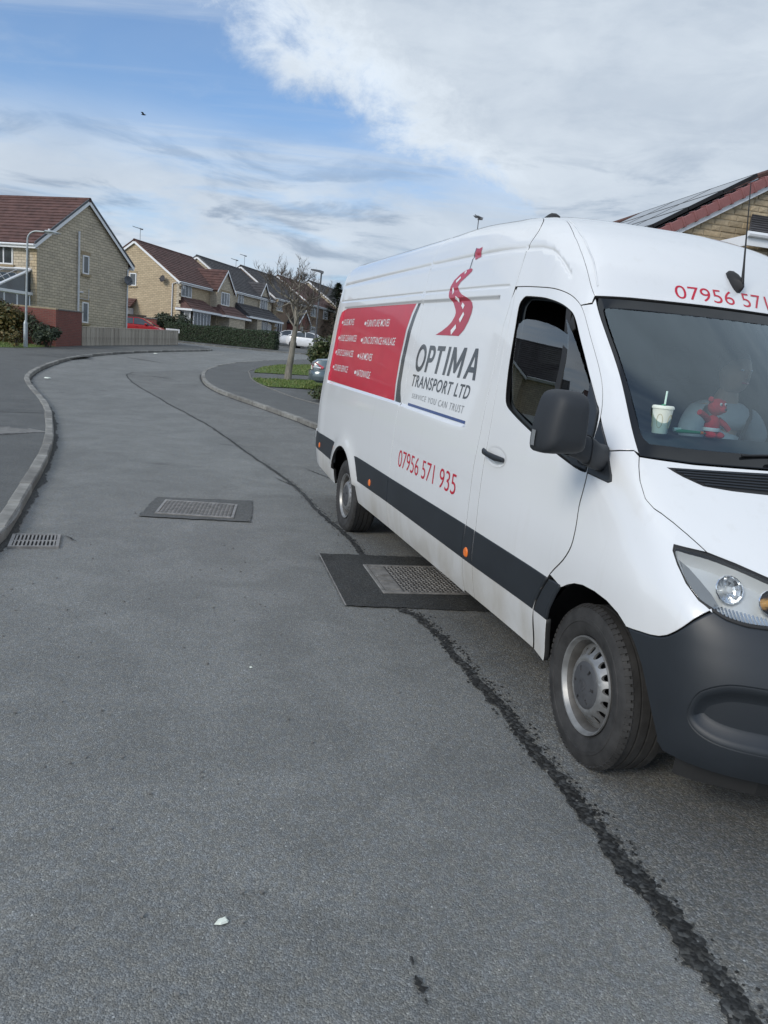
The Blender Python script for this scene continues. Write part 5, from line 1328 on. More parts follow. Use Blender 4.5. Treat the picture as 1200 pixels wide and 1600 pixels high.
def iron_cover(name, label, q, iron, split=0., nx=15, ny=9, stud='bar'):
    q = [np.array(p, float) for p in q]; c = sum(q) / 4; ex = (q[1] - q[0] + q[2] - q[3]) / 2; ey = (q[0] - q[3] + q[1] - q[2]) / 2
    ang = math.atan2(ex[1], ex[0]); w, h = np.hypot(*ex), np.hypot(*ey)
    o = empty(name, (c[0], c[1], g(c[1]) + .014), ang); o.rotation_euler = (math.atan(.003), 0, ang); tag(o, label, 'manhole cover')
    b = MB(); t = .028
    for x0, x1, y0, y1 in ((-w / 2, w / 2, h / 2 - t, h / 2), (-w / 2, w / 2, -h / 2, -h / 2 + t), (-w / 2, -w / 2 + t, -h / 2 + t, h / 2 - t), (w / 2 - t, w / 2, -h / 2 + t, h / 2 - t)): b.box(x0, x1, y0, y1, -.06, .006, ch=.003)
    b.build('cover_frame', iron, o)
    xs0 = -w / 2 + t + .006; x1 = w / 2 - t - .006
    if split:
        b = MB()
        for s0, s1 in ((-h / 2 + t + .004, -.004), (.004, h / 2 - t - .004)):
            b.box(xs0, xs0 + split, s0, s1, -.05, .001)
            for yy in np.linspace(s0 + .06, s1 - .06, 2): b.box(xs0 + .02, xs0 + split - .02, yy - .008, yy + .008, .001, .007)
        b.build('lifting_plate', iron, o); xs0 += split + .01
    b = MB(); b.box(xs0, x1, -h / 2 + t + .005, h / 2 - t - .005, -.05, -.001); b.build('cover_plate', M['iron_dark'], o)
    b = MB(); 
    for i in range(nx):
        for j in range(ny):
            x = xs0 + (i + .5) * (x1 - xs0) / nx; y = -h / 2 + t + (j + .5) * (h - 2 * t) / ny
            a = R(52) if stud == 'bar' else R(45 if (i + j) % 2 else -45)
            sx, sy = ((.024, .0075) if stud == 'bar' else (.012, .0065))
            b.box(-sx, sx, -sy, sy, -.002, .005, M=Tr(x, y, 0) @ Rz(a))
    s = b.build('tread_pattern', iron, o); s['kind'] = 'stuff'
    return o
iron_cover('manhole_cover', 'pale worn iron cover in the middle of the left lane', [(-2.31, 7.70), (-1.57, 7.84), (-1.45, 7.16), (-2.20, 7.08)], M['iron'], nx=18, ny=13)
iron_cover('manhole_cover', 'dark iron cover in fresh black tarmac half under the van', [(-.13, 5.96), (.52, 6.14), (.70, 5.42), (.05, 5.26)], M['iron'], split=.13, nx=15, ny=17, stud='x')
# gully grating against the left kerb
gq = [(-3.05, 5.86), (-2.72, 5.99), (-2.58, 5.62), (-2.90, 5.49)]
c = np.mean(gq, 0); o = empty('gully_grate', (c[0] + .07, c[1] + .02, g(c[1]) + .012), math.atan2(.13, .33)); tag(o, 'iron gully grating in the road against the left kerb', 'drain')
b = MB(); w, h, t = .36, .40, .025
for x0, x1, y0, y1 in ((-w / 2, w / 2, h / 2 - t, h / 2), (-w / 2, w / 2, -h / 2, -h / 2 + t), (-w / 2, -w / 2 + t, -h / 2 + t, h / 2 - t), (w / 2 - t, w / 2, -h / 2 + t, h / 2 - t)): b.box(x0, x1, y0, y1, -.08, .006)
for y in (-.01,): b.box(-w / 2 + t, w / 2 - t, y - .012, y + .012, -.06, .0045)
b.build('grate_frame', M['iron'], o)
b = MB(); b.box(-w / 2 + .01, w / 2 - .01, -h / 2 + .01, h / 2 - .01, -.010, -.006); b.build('gully_pit', M['pit'], o)
b = MB(); b.box(-.0065, .0065, -h / 2 + t, h / 2 - t, -.009, .004); bm_ = b.mesh('grate_bar', M['iron'])
for k in range(11): link('grate_bar', bm_, o).location = (-w / 2 + t + (k + .5) * (w - 2 * t) / 11, 0, 0)
o = empty('access_cover', (-5.62, 10.9, g(10.9) + KH + .004), R(-28)); tag(o, 'square concrete access cover set in the left pavement', 'access cover')
b = MB(); b.box(-.30, .30, -.40, .40, -.03, .004, ch=.003); b.build('cover_slab', M['concrete'], o)
b = MB()
for x0, x1, y0, y1 in ((-.33, .33, .405, .43), (-.33, .33, -.43, -.405), (-.33, -.305, -.40, .40), (.305, .33, -.40, .40)): b.box(x0, x1, y0, y1, -.03, .006)
b.build('cover_frame', M['iron'], o)
# litter
def scrap(x, y, s, label, off=0., flat=.12):
    r = random.Random(int(x * 1000)); ring = [(s * r.uniform(.6, 1.2) * math.cos(a) * 1.35, s * r.uniform(.6, 1.2) * math.sin(a), r.uniform(.0, s * flat)) for a in np.linspace(0, 6.28, 11, endpoint=False)]
    b = MB(); n = len(ring); b.add(ring + [(p[0] * .7, p[1] * .7, p[2] + s * .35) for p in ring] + [(0, 0, s * .45)], [(i, (i + 1) % n, n + (i + 1) % n, n + i) for i in range(n)] + [(n + i, n + (i + 1) % n, 2 * n) for i in range(n)])
    o = b.build('litter', M['cream']); o.location = (x, y, g(y) + .004 + off); o.rotation_euler = (0, 0, x * 7); tag(o, label, 'litter')
scrap(-.36, 1.93, .017, 'white scrap lying on the tarmac nearest the camera'); scrap(-.63, 3.76, .008, 'tiny pale chip on the tarmac well past the white scrap')
scrap(-9.3, 20.2, .07, 'pale scrap of litter in the gutter by the left kerb', .01); scrap(-12.1, 38.0, .07, 'small white scrap on the road near the wooden fence', .01)

# ================================================================== HOUSES
PANE = [M['pane'], M['pane_blind']]
def put_window(root, Mx, w, h, lights=2, sill=True, lintel=True, frame_w=.07, mat=None, top=False):
    """Mx: x along the wall, y outwards, z up; origin at the bottom centre of the opening"""
    mat = mat or M['upvc']; b = MB(); f = frame_w
    b.box(-w / 2, w / 2, -.02, .05, 0, f, M=Mx); b.box(-w / 2, w / 2, -.02, .05, h - f, h, M=Mx)
    b.box(-w / 2, -w / 2 + f, -.02, .05, f, h - f, M=Mx); b.box(w / 2 - f, w / 2, -.02, .05, f, h - f, M=Mx)
    iw = (w - 2 * f) / lights
    for k in range(1, lights): x = -w / 2 + f + iw * k; b.box(x - f / 2, x + f / 2, -.02, .046, f, h - f, M=Mx)
    if top: b.box(-w / 2 + f, w / 2 - f, -.02, .044, h * .72, h * .72 + f * .8, M=Mx)
    win = b.build('window', mat, root)
    pm_ = MB(); x0 = -w / 2 + f
    for k in range(lights):
        p = MB(); p.box(x0 + iw * k + .012, x0 + iw * (k + 1) - .012, 0, .020, f, h - f, M=Mx); p.build('pane', PANE[rnd.random() < .35], win)
    if sill: s = MB(); s.box(-w / 2 - .10, w / 2 + .10, 0, .11, -.13, -.005, M=Mx); s.build('sill', M['stone_plain'], win)
    if lintel: s = MB(); s.box(-w / 2 - .12, w / 2 + .12, 0, .022, h + .003, h + .20, M=Mx); s.build('lintel', M['stone_plain'], win)
    return win
def roof_slope(b, p0, p1, q0, q1, gauge=.33):
    """tiled slope: p0-p1 eave (left to right), q0-q1 ridge; stepped courses"""
    p0, p1, q0, q1 = map(Vector, (p0, p1, q0, q1)); n = (p1 - p0).cross(q0 - p0).normalized(); k = max(2, round((q0 - p0).length / gauge))
    for i in range(k):
        a, c = i / k, (i + 1) / k
        A, B_, C, D = p0.lerp(q0, a) + n * .055, p1.lerp(q1, a) + n * .055, p1.lerp(q1, c) + n * .02, p0.lerp(q0, c) + n * .02
        A2, B2 = p0.lerp(q0, a) + n * .0, p1.lerp(q1, a) + n * .0
        b.poly([A, B_, C, D]); b.poly([A2, B2, B_, A]); b.poly([A2, A, D, p0.lerp(q0, c)]); b.poly([B_, B2, p1.lerp(q1, c), C])
    th = n * -.07
    b.poly([p1 + th, p0 + th, q0 + th, q1 + th]); b.poly([p0, p0 + th, p1 + th, p1]); b.poly([p0, q0, q0 + th, p0 + th]); b.poly([p1 + th, q1 + th, q1, p1])
def house(label, loc, rotz, W, D, eave, rise, wall, roof, trim=None, group=None, overhang=.32, verge=.14, ridge=True, barge=True, name='house', wall0=True):
    trim = trim or M['upvc']
    root = empty(name, loc, rotz); tag(root, label, 'house', group)
    b = MB(); e = eave; pk = eave + rise
    b.poly([(0, 0, -1.2), (W, 0, -1.2), (W, 0, e), (0, 0, e)]); b.poly([(W, D, -1.2), (0, D, -1.2), (0, D, e), (W, D, e)])
    b.poly([(0, D, -1.2), (0, 0, -1.2), (0, 0, e), (0, D / 2, pk), (0, D, e)]); b.poly([(W, 0, -1.2), (W, D, -1.2), (W, D, e), (W, D / 2, pk), (W, 0, e)])
    b.build('wall', wall, root)
    s = rise / (D / 2); zo = e - overhang * s
    for fr in (0, 1):
        b = MB(); y0, y1 = (-overhang, D / 2) if not fr else (D + overhang, D / 2)
        if not fr: roof_slope(b, (-verge, y0, zo + .10), (W + verge, y0, zo + .10), (-verge, y1, pk + .10), (W + verge, y1, pk + .10))
        else: roof_slope(b, (W + verge, y0, zo + .10), (-verge, y0, zo + .10), (W + verge, y1, pk + .10), (-verge, y1, pk + .10))
        b.build('roof', roof, root)
        b = MB(); ya, yb = sorted((y0, y0 + (.025 if not fr else -.025))); b.box(-verge, W + verge, ya, yb, zo - .14, zo + .07); b.box(-verge + .02, W + verge - .02, min(ya, 0 if not fr else D), max(yb, 0 if not fr else D), zo - .135, zo - .115)
        yg = y0 - .055 if not fr else y0 + .055
        b.tube([(-verge, yg, zo + .02), (W + verge, yg, zo + .02)], .055, 8); b.build('gutter', trim, root)
    for x in (-verge, W + verge):
        if not barge: break
        b = MB()
        for y0, sg in ((-overhang, 1), (D + overhang, -1)):
            t = .024 * (1 if x > 0 else -1); pts = [(x, y0, zo - .14), (x, y0, zo + .06), (x, D / 2, pk + .06), (x, D / 2, pk - .14)]
            b.prism(pts, (t, 0, 0))
        b.build('bargeboard', trim, root)
        b = MB()
        for y0 in (-overhang - .04, D + overhang + .04):
            pts = [(x, y0, zo + .075), (x, y0, zo + .175), (x, D / 2, pk + .20), (x, D / 2, pk + .085)]
            b.prism(pts, (.05 if x > 0 else -.05, 0, 0))
        b.build('verge_strip', roof if wall is not M['stone'] else M['bargeboard'], root)
    b = MB(); b.tube([(-verge - .05, D / 2, pk + .10), (W + verge + .05, D / 2, pk + .10)], .12, 8); b.build('ridge_tiles', roof, root)
    return root
F_ = lambda x, z: Tr(x, 0, z) @ Rz(math.pi)                      # on the front wall (y = 0), outwards -y
G0 = lambda y, z: Tr(0, y, z) @ Rz(math.pi / 2)                  # on the gable x = 0
def G1_(W): return lambda y, z: Tr(W, y, z) @ Rz(-math.pi / 2)   # on the gable x = W
def pipe(root, pts, r=.04, mat=None, name='downpipe'):
    b = MB(); b.tube(pts, r, 8); return b.build(name, mat or M['upvc_old'], root, 50)
def tv_aerial(root, x, y, z, h, rot=0., s=1.):
    b = MB(); b.tube([(x, y, z - .8), (x, y, z + h)], .022, 6); c, s_ = math.cos(rot), math.sin(rot)
    zt = z + h - .08; b.tube([(x - .2 * c, y - .2 * s_, zt), (x + .95 * s * c, y + .95 * s * s_, zt + .05)], .014, 5)
    for k in range(7):
        t = -.1 + k * .15 * s; l = .20 - .012 * k; px, py = x + t * c, y + t * s_; b.tube([(px - l * s_, py + l * c, zt + .02), (px + l * s_, py - l * c, zt + .02)], .008, 4)
    b.box(-.01, .01, -.12, .12, -.05, .05, M=Tr(x - .2 * c, y - .2 * s_, zt) @ Rz(rot))
    return b.build('tv_aerial', M['post_grey'], root)
def dish(root, Mx, mat):
    b = MB(); b.lathe([(.001, 0), (.10, .012), (.20, .045), (.28, .085), (.285, .09), (.27, .10), (.18, .055), (.001, .015)], 20, M=Mx @ Tr(0, .30, 0) @ Rx(R(-78)) @ Matrix.Scale(1, 4))
    b.tube([Mx @ Vector((0, 0, -.1)), Mx @ Vector((0, .28, 0))], .02, 6); b.tube([Mx @ Vector((0, .28, -.2)), Mx @ Vector((0, .70, -.02))], .012, 5); b.box(-.03, .03, .64, .74, -.05, .02, M=Mx)
    return b.build('satellite_dish', mat, root, 50)
def quoins(root, Mf, h, mat, w=.34, course=.29, flip=1):
    b = MB(); k = int(h / course)
    for i in range(k):
        ww = w if i % 2 else w * .6; b.box(0 if flip > 0 else -ww, ww if flip > 0 else 0, -.01, .022, i * course + .01, (i + 1) * course - .01, M=Mf)
    return b.build('quoins', mat, root)
def door(root, Mx, w, h, mat, frame_mat=None):
    b = MB(); fm_ = frame_mat or M['upvc']; b.box(-w / 2 - .07, -w / 2, 0, .05, 0, h + .07, M=Mx); b.box(w / 2, w / 2 + .07, 0, .05, 0, h + .07, M=Mx); b.box(-w / 2, w / 2, 0, .05, h, h + .07, M=Mx)
    d = b.build('door_frame', fm_, root)
    b = MB(); b.box(-w / 2, w / 2, 0, .03, 0, h, M=Mx)
    for (x0, x1, z0, z1) in ((-.36, -.04, .15, .8), (.04, .36, .15, .8), (-.36, -.04, .95, 1.8), (.04, .36, .95, 1.8)): b.box(x0 * w / .9, x1 * w / .9, .03, .042, z0, z1, M=Mx)
    dd = b.build('door', mat, root); hb = MB(); hb.box(w / 2 - .12, w / 2 - .05, .042, .085, .98, 1.02, M=Mx); hb.build('handle', M['chrome'], dd)

# --- house beyond the brick wall on the left
H1W, H1D = 10., 7.35
c_, s_ = math.cos(-.3045), math.sin(-.3045)
h1 = house('buff stone house behind the brick wall with red-brown roof and conservatory', (-19.0 - H1W * c_, 40.0 - H1W * s_, 1.02), -.3045, H1W, H1D, 5.0, 2.72, M['stone'], M['tile_red'], verge=.16)
GW = G1_(H1W)
put_window(h1, GW(3.62, 3.88), .50, 1.0, 1); put_window(h1, GW(3.62, 1.22), .50, 1.14, 1)
pipe(h1, [(H1W + .09, 2.98, -.5), (H1W + .09, 2.98, 6.05)], .058, M['upvc_old'], 'soil_pipe')
pipe(h1, [(H1W + .07, 3.05, 2.85), (H1W + .07, 3.35, 2.87)], .05, M['upvc_old'], 'waste_pipe'); pipe(h1, [(H1W + .06, 3.02, 2.52), (H1W + .06, 3.85, 2.50), (H1W + .06, 3.85, 3.1)], .02, M['upvc_old'], 'waste_pipe')
pipe(h1, [(H1W - .10, H1D + .30, 4.78), (H1W - .10, H1D + .08, 4.45), (H1W - .10, H1D + .08, -.5)], .045)
pipe(h1, [(H1W + .08, H1D - .12, 4.62), (H1W + .08, H1D - .12, -.5)], .045); dish(h1, Tr(H1W, H1D - .28, 3.95) @ Rz(R(-110)), M['post_grey'])
pipe(h1, [(H1W - .55, -.36, 4.78), (H1W - .55, -.08, 4.5), (H1W - .55, -.08, -.5)], .045)
quoins(h1, Tr(H1W, 0, 0) @ Rz(math.pi), 4.8, M['stone_b'], .40)
put_window(h1, F_(H1W - 2.4, 3.78), 1.75, 1.12, 3); put_window(h1, F_(H1W - 6.2, 3.78), 1.3, 1.12, 2); put_window(h1, F_(H1W - 7.6, .9), 1.7, 1.2, 3)
# conservatory against the front of that house
cs = MB(); x0, x1, yd, zt, ze = H1W - 4.6, H1W - .38, -2.6, 3.55, 2.35
def bar(b, p, q, r=.05): b.tube([p, q], r, 4)
for x in np.linspace(x0, x1, 6): bar(cs, (x, yd, 0), (x, yd, ze)); bar(cs, (x, yd, ze), (x, -.03, zt), .04)
for y in np.linspace(yd, -.1, 4): bar(cs, (x1, y, 0), (x1, y, ze)); bar(cs, (x0, y, 0), (x0, y, ze))
for z in (1.70, ze - .02): bar(cs, (x0, yd, z), (x1, yd, z), .055); bar(cs, (x1, yd, z), (x1, -.03, z), .055)
cs.box(x0 - .12, x1 + .12, yd - .14, yd + .02, ze - .04, ze + .12); cs.box(x1 - .02, x1 + .12, yd, 0, ze - .04, ze + .10)
bar(cs, (x1, yd, ze + .05), (x1, -.03, zt + .05), .06); bar(cs, (x0, -.06, zt + .05), (x1, -.06, zt + .05), .07)
co = cs.build('conservatory', M['upvc'], h1)
p = MB(); p.poly([(x0, yd, ze + .03), (x1, yd, ze + .03), (x1, -.03, zt + .03), (x0, -.03, zt + .03)]); p.build('roof_pane', M['pane'], co)
p = MB(); p.poly([(x0, yd, .5), (x1, yd, .5), (x1, yd, ze), (x0, yd, ze)]); p.poly([(x1, yd, .5), (x1, -.03, .5), (x1, -.03, zt), (x1, yd, ze)]); p.build('glazing', M['pane'], co)
p = MB(); p.box(x0, x1, yd - .05, yd + .05, -.5, .5); p.box(x1 - .05, x1 + .05, yd, 0, -.5, .5); p.build('dwarf_wall', M['stone'], co)

# --- the row beyond the hedge
TH = R(14); RZ = math.atan2(math.cos(TH), math.sin(TH))
def row_at(t): return (-18.8 + math.sin(TH) * t, 64.0 + math.cos(TH) * t)
def lean_to(root, x0, x1, depth, z0, z1, roof, hip=.8, trim=None):
    b = MB(); hl = hip; p0, p1, q0, q1 = Vector((x0, -depth, z0)), Vector((x1, -depth, z0)), Vector((x0 + hl, -.02, z1)), Vector((x1 - hl, -.02, z1))
    n = (p1 - p0).cross(q0 - p0).normalized(); k = 5
    for i in range(k):
        a, c = i / k, (i + 1) / k; b.poly([p0.lerp(q0, a) + n * .05, p1.lerp(q1, a) + n * .05, p1.lerp(q1, c) + n * .02, p0.lerp(q0, c) + n * .02]); b.poly([p0.lerp(q0, a), p1.lerp(q1, a), p1.lerp(q1, a) + n * .05, p0.lerp(q0, a) + n * .05])
    b.poly([p0, q0, (x0, -.02, z0)][::-1]); b.poly([p1, (x1, -.02, z0), q1][::-1])
    r = b.build('porch_roof', roof, root); t = MB(); t.box(x0 - .04, x1 + .04, -depth - .06, -depth, z0 - .14, z0 + .03); t.box(x0 - .04, x0, -depth, 0, z0 - .14, z0 + .02); t.box(x1, x1 + .04, -depth, 0, z0 - .14, z0 + .02); t.build('fascia', M['upvc'], r)
    return r
def front_gable(root, x0, x1, proj, eave, rise, wall, roof, D):
    b = MB(); xm = (x0 + x1) / 2; b.poly([(x0, -proj, -1), (x1, -proj, -1), (x1, -proj, eave), (xm, -proj, eave + rise), (x0, -proj, eave)])
    b.poly([(x0, 0, -1), (x0, -proj, -1), (x0, -proj, eave), (x0, 0, eave)]); b.poly([(x1, -proj, -1), (x1, 0, -1), (x1, 0, eave), (x1, -proj, eave)])
    fg = b.build('front_gable', wall, root); back = rise * 1.45; s = rise / ((x1 - x0) / 2); o = .2
    b = MB(); roof_slope(b, (x0 - o, back, eave - o * s + .08), (x0 - o, -proj - .15, eave - o * s + .08), (xm, back, eave + rise + .08), (xm, -proj - .15, eave + rise + .08)); roof_slope(b, (x1 + o, -proj - .15, eave - o * s + .08), (x1 + o, back, eave - o * s + .08), (xm, -proj - .15, eave + rise + .08), (xm, back, eave + rise + .08))
    b.build('gable_roof', roof, fg); b = MB()
    for xa in (x0 - o, x1 + o): b.prism([(xa, -proj - .16, eave - o * s - .10), (xa, -proj - .16, eave - o * s + .07), (xm, -proj - .16, eave + rise + .07), (xm, -proj - .16, eave + rise - .12)], (0, -.03, 0))
    b.build('bargeboard', M['upvc'], fg)
    return fg
GRP = None
def FP(x, z, proj=0.): return Tr(x, -proj, z) @ Rz(math.pi)
# first of the row
x_, y_ = row_at(0); h2 = house('golden stone house with brown roof, first beyond the hedge, bright gable end', (x_, y_, g(64) + .02), RZ, 9.1, 8.0, 4.85, 2.75, M['stone_b'], M['tile_red2'])
front_gable(h2, 5.7, 9.0, .7, 4.75, 1.75, M['stone'], M['tile_red'], 8); put_window(h2, F_(1.55, 3.55), 1.7, 1.15, 3); put_window(h2, FP(7.3, 3.45, .7), 1.6, 1.15, 3)
lean_to(h2, -.1, 5.2, 1.5, 2.55, 3.55, M['tile_red2']); lean_to(h2, 5.0, 10.2, 2.0, 2.5, 3.9, M['tile_red2'], 1.4)
b = MB(); b.box(.3, 3.4, -1.3, 0, -1, .7); b.box(6.0, 9.2, -1.9, 0, -1, 2.45); b.build('bay_wall', M['stone'], h2)
put_window(h2, FP(2.0, .7, 1.3), 2.9, 1.75, 5, lintel=False); door(h2, F_(4.55, .05), .95, 2.05, M['door_dark']); put_window(h2, Tr(.3, -.65, .7) @ Rz(math.pi / 2), 1.1, 1.75, 2, lintel=False)
quoins(h2, G0(.0, 0) , 4.7, M['stone'], .4, flip=-1); pipe(h2, [(-.08, -.30, 4.70), (-.08, .35, 4.45), (-.08, .35, -.5)], .05); dish(h2, Tr(0, 1.05, 4.75) @ Rz(R(75)), M['tile_dark'])
put_window(h2, G0(4.1, 4.05), .62, 1.02, 1); lean_to_b = MB(); lean_to_b.box(-.8, 0, 4.0, 5.6, -.5, 2.2); lean_to_b.build('side_porch', M['upvc_old'], h2)
b = MB(); roof_slope(b, (-1.0, 5.9, 2.25), (-1.0, 3.7, 2.25), (0, 5.9, 3.0), (0, 3.7, 3.0)); b.build('porch_roof', M['tile_red'], h2)
tv_aerial(h2, 1.0, 4.2, 7.6, 1.25, R(172)); b = MB(); b.box(.75, .95, -.16, 0, 4.2, 4.5); b.build('alarm_box', M['upvc'], h2)
# second
x_, y_ = row_at(10.4); h3 = house('stone house with dark slate roof and small front gable, second beyond the hedge', (x_, y_, g(74) + .02), RZ, 9.0, 8.0, 4.85, 2.75, M['stone'], M['tile_dark'])
front_gable(h3, 5.6, 7.9, .12, 4.85, 1.35, M['stone'], M['tile_dark'], 8); put_window(h3, F_(1.5, 3.5), 1.2, 1.2, 2); put_window(h3, FP(6.7, 3.45, .12), 1.7, 1.2, 3)
lean_to(h3, .2, 8.4, 1.7, 2.5, 3.7, M['tile_dark'], .25); b = MB(); b.box(2.2, 3.2, -1.6, 0, -1, 2.45); b.build('bay_wall', M['stone'], h3); put_window(h3, FP(5.1, .35, .9), 2.3, 1.95, 4, lintel=False)
b = MB(); b.box(.3, 2.1, -.02, .05, 0, 2.2); b.build('garage_door', M['door_dark'], h3); door(h3, FP(7.3, .05, .6), .95, 2.05, M['upvc_old'])
tv_aerial(h3, 8.2, 4.0, 7.6, 1.0, R(172)); pipe(h3, [(-.08, -.30, 4.70), (-.08, .35, 4.45), (-.08, .35, -.5)], .05)
# third
x_, y_ = row_at(19.9); h4 = house('brown brick house with pale corner blocks behind the white cars, third beyond the hedge', (x_, y_, g(83.5) + .02), RZ, 9.2, 8.0, 4.9, 2.8, M['stone_brown'], M['tile_dark'])
put_window(h4, F_(1.7, 3.5), 1.7, 1.25, 3); put_window(h4, F_(6.2, 3.5), 1.2, 1.2, 2); put_window(h4, F_(1.6, .6), 2.0, 1.75, 3); quoins(h4, G0(0, 0), 4.8, M['stone_b'], .55, flip=-1); quoins(h4, Tr(0, 0, 0) @ Rz(math.pi), 4.8, M['stone_plain'], .55, flip=-1)
front_gable(h4, 4.2, 8.0, 1.3, 2.5, 1.5, M['red_brick'], M['tile_dark'], 8); put_window(h4, FP(5.3, .6, 1.3), .9, 1.5, 1); tv_aerial(h4, .9, 4.1, 7.7, 1.35, R(172)); pipe(h4, [(-.08, -.30, 4.75), (-.08, .35, 4.5), (-.08, .35, -.5)], .05)
# fourth to sixth, through the bare branches
x_, y_ = row_at(30.4); h5 = house('brown house with weathered brown roof, fourth beyond the hedge seen through the bare tree', (x_, y_, g(93.5) + .02), RZ, 9.6, 8.4, 4.9, 2.8, M['stone_brown'], M['tile_red2'])
put_window(h5, F_(1.7, 3.4), 1.7, 1.25, 3); put_window(h5, F_(6.2, 3.4), 1.7, 1.25, 3); put_window(h5, F_(1.7, .6), 2.0, 1.6, 3); put_window(h5, G0(2.5, 3.4), .8, 1.1, 1)
x_, y_ = row_at(41.5); h6 = house('buff house with broad dark roof, fifth beyond the hedge behind the tall grey lamp post', (x_, y_, g(104) + .02), RZ, 10.5, 9., 5.0, 3.1, M['stone'], M['tile_dark'])
front_gable(h6, 5.2, 9.2, 1.0, 4.6, 2.0, M['stone'], M['tile_dark'], 8); put_window(h6, F_(2., 3.4), 1.7, 1.25, 3); put_window(h6, FP(7.2, 3.3, 1.), 1.7, 1.25, 3); put_window(h6, F_(2., .6), 2.0, 1.6, 3)
x_, y_ = row_at(53.5); h7 = house('buff house with pale windows and dark roof beside the dark conifer, last of the row', (x_, y_, g(116) + .02), RZ, 11., 9., 5.0, 3.0, M['stone_b'], M['tile_dark'])
put_window(h7, F_(2., 3.4), 1.9, 1.3, 4); put_window(h7, F_(7., 3.4), 1.9, 1.3, 4); put_window(h7, F_(2., .6), 2.2, 1.6, 4)

# --- house on the right, above the van
RW, RD = 8.2, 11.0   # local x = depth along the ridge, gable x = 0 towards the camera
psi = R(12)
pb = Vector((5.74, 19.0)); dirg = Vector((math.cos(psi), math.sin(psi)))   # along the gable, to the right
slope_r = math.tan(R(30.5)); ev_z = 5.1
# left eave corner of the gable
rh_org = pb - dirg * .9
h8 = empty('house', (rh_org.x, rh_org.y, g(19)), math.atan2(-dirg.y, -dirg.x)); 
tag(h8, 'stone house rising behind the van on the right, solar panels on its red tiled roof', 'house')
# local axes: x points left along the gable reversed; build directly with a matrix instead
h8.rotation_euler = (0, 0, psi)
GD, LEN = 9.0, 9.5; zE = 4.50 - g(19); pkz = zE + GD / 2 * slope_r
b = MB(); b.poly([(0, 0, -.5), (GD, 0, -.5), (GD, 0, zE), (GD / 2, 0, pkz), (0, 0, zE)]); b.poly([(GD, LEN, -.5), (0, LEN, -.5), (0, LEN, zE), (GD / 2, LEN, pkz), (GD, LEN, zE)]); b.poly([(0, LEN, -.5), (0, 0, -.5), (0, 0, zE), (0, LEN, zE)]); b.poly([(GD, 0, -.5), (GD, LEN, -.5), (GD, LEN, zE), (GD, 0, zE)])
b.build('wall', M['mortar'], h8)
sl_n = Vector((-math.sin(R(30.5)), 0, math.cos(R(30.5)))); sl_d = Vector((math.cos(R(30.5)), 0, math.sin(R(30.5))))
b = MB(); ro = .45; E0 = Vector((0, 0, zE + .12)) - sl_d * ro
roof_slope(b, E0 + Vector((0, LEN + .15, 0)), E0 + Vector((0, -.13, 0)), Vector((GD / 2, LEN + .15, pkz + .12)), Vector((GD / 2, -.13, pkz + .12)))
E1 = Vector((GD + ro * math.cos(R(30.5)), 0, E0.z)); roof_slope(b, E1 + Vector((0, -.13, 0)), E1 + Vector((0, LEN + .15, 0)), Vector((GD / 2, -.13, pkz + .12)), Vector((GD / 2, LEN + .15, pkz + .12)))
b.build('roof', M['tile_red2'], h8)
b = MB(); b.tube([(GD / 2, -.15, pkz + .2), (GD / 2, LEN + .15, pkz + .2)], .09, 8); b.build('ridge_tiles', M['tile_red2'], h8)
vt = MB(); vt.box(0, .315, -.03, .16, -.17, .030); vt.box(.27, .318, -.042, .16, -.19, .062); vm = vt.mesh('verge_tile', M['verge_red'])
for k in range(15):
    o = link('verge_tile', vm, h8); p0 = E0 + sl_d * (.33 * k) + Vector((0, -.19, 0)) + sl_n * .10; o.matrix_local = frame(p0, sl_d, Vector((0, 1, 0)), sl_n)
b = MB(); b.prism([tuple(E0 + Vector((0, -.145, -.20))), tuple(E0 + Vector((0, -.145, .02))), (GD / 2, -.145, pkz + .14), (GD / 2, -.145, pkz - .09)], (0, .03, 0)); b.build('bargeboard', M['upvc'], h8)
b = MB(); b.prism([(GD + .4, -.145, zE - .30), (GD + .4, -.145, zE - .08), (GD / 2, -.145, pkz + .14), (GD / 2, -.145, pkz - .09)], (0, .03, 0)); b.build('bargeboard', M['upvc'], h8)
# each face stone of the gable that shows above the van, laid course by course
sm = []
for q in range(9):
    l = (.30, .38, .46, .24, .42)[q % 5]; b = MB(); r_ = random.Random(q); j = lambda: r_.uniform(-.006, .006)
    x0, x1, z0, z1 = 0, l - .012, 0, .131; d = -.016
    vs = [(x0, .01, z0), (x1, .01, z0), (x1, .01, z1), (x0, .01, z1), (x0 + .012, d + j(), z0 + .012), (x1 - .012, d + j(), z0 + .012), (x1 - .012, d + j(), z1 - .012), (x0 + .012, d + j(), z1 - .012), ((x0 + x1) / 2 + j() * 4, d - .012 + j(), (z0 + z1) / 2 + j())]
    b.add(vs, [(0, 1, 5, 4), (1, 2, 6, 5), (2, 3, 7, 6), (3, 0, 4, 7), (4, 5, 8), (5, 6, 8), (6, 7, 8), (7, 4, 8)]); sm.append((l, b.mesh('stone', (M['stone_block'], M['stone_block2'], M['stone_block3'])[q % 3])))
cnt = 0
for row in range(34):
    z = zE - 1.1 + row * .142; xl = max(0.02, (z + .13 - zE - .02) / slope_r + .02) if z + .13 > zE else .02; x = xl + (-.0 if row % 2 else -.0)
    xmax = min(5.6, GD - xl)
    if row % 2: x += 0
    first = True
    while x < xmax - .1 and cnt < 295:
        l, me_ = sm[rnd.randrange(9)]
        o = link('stone', me_, h8); o.location = (x, -.002, z); cnt += 1; sc_x = 1.
        if first and row % 2: sc_x = .6
        if x + l * sc_x > xmax: sc_x = (xmax - x) / l
        o.scale = (sc_x, 1, 1); x += l * sc_x; first = False
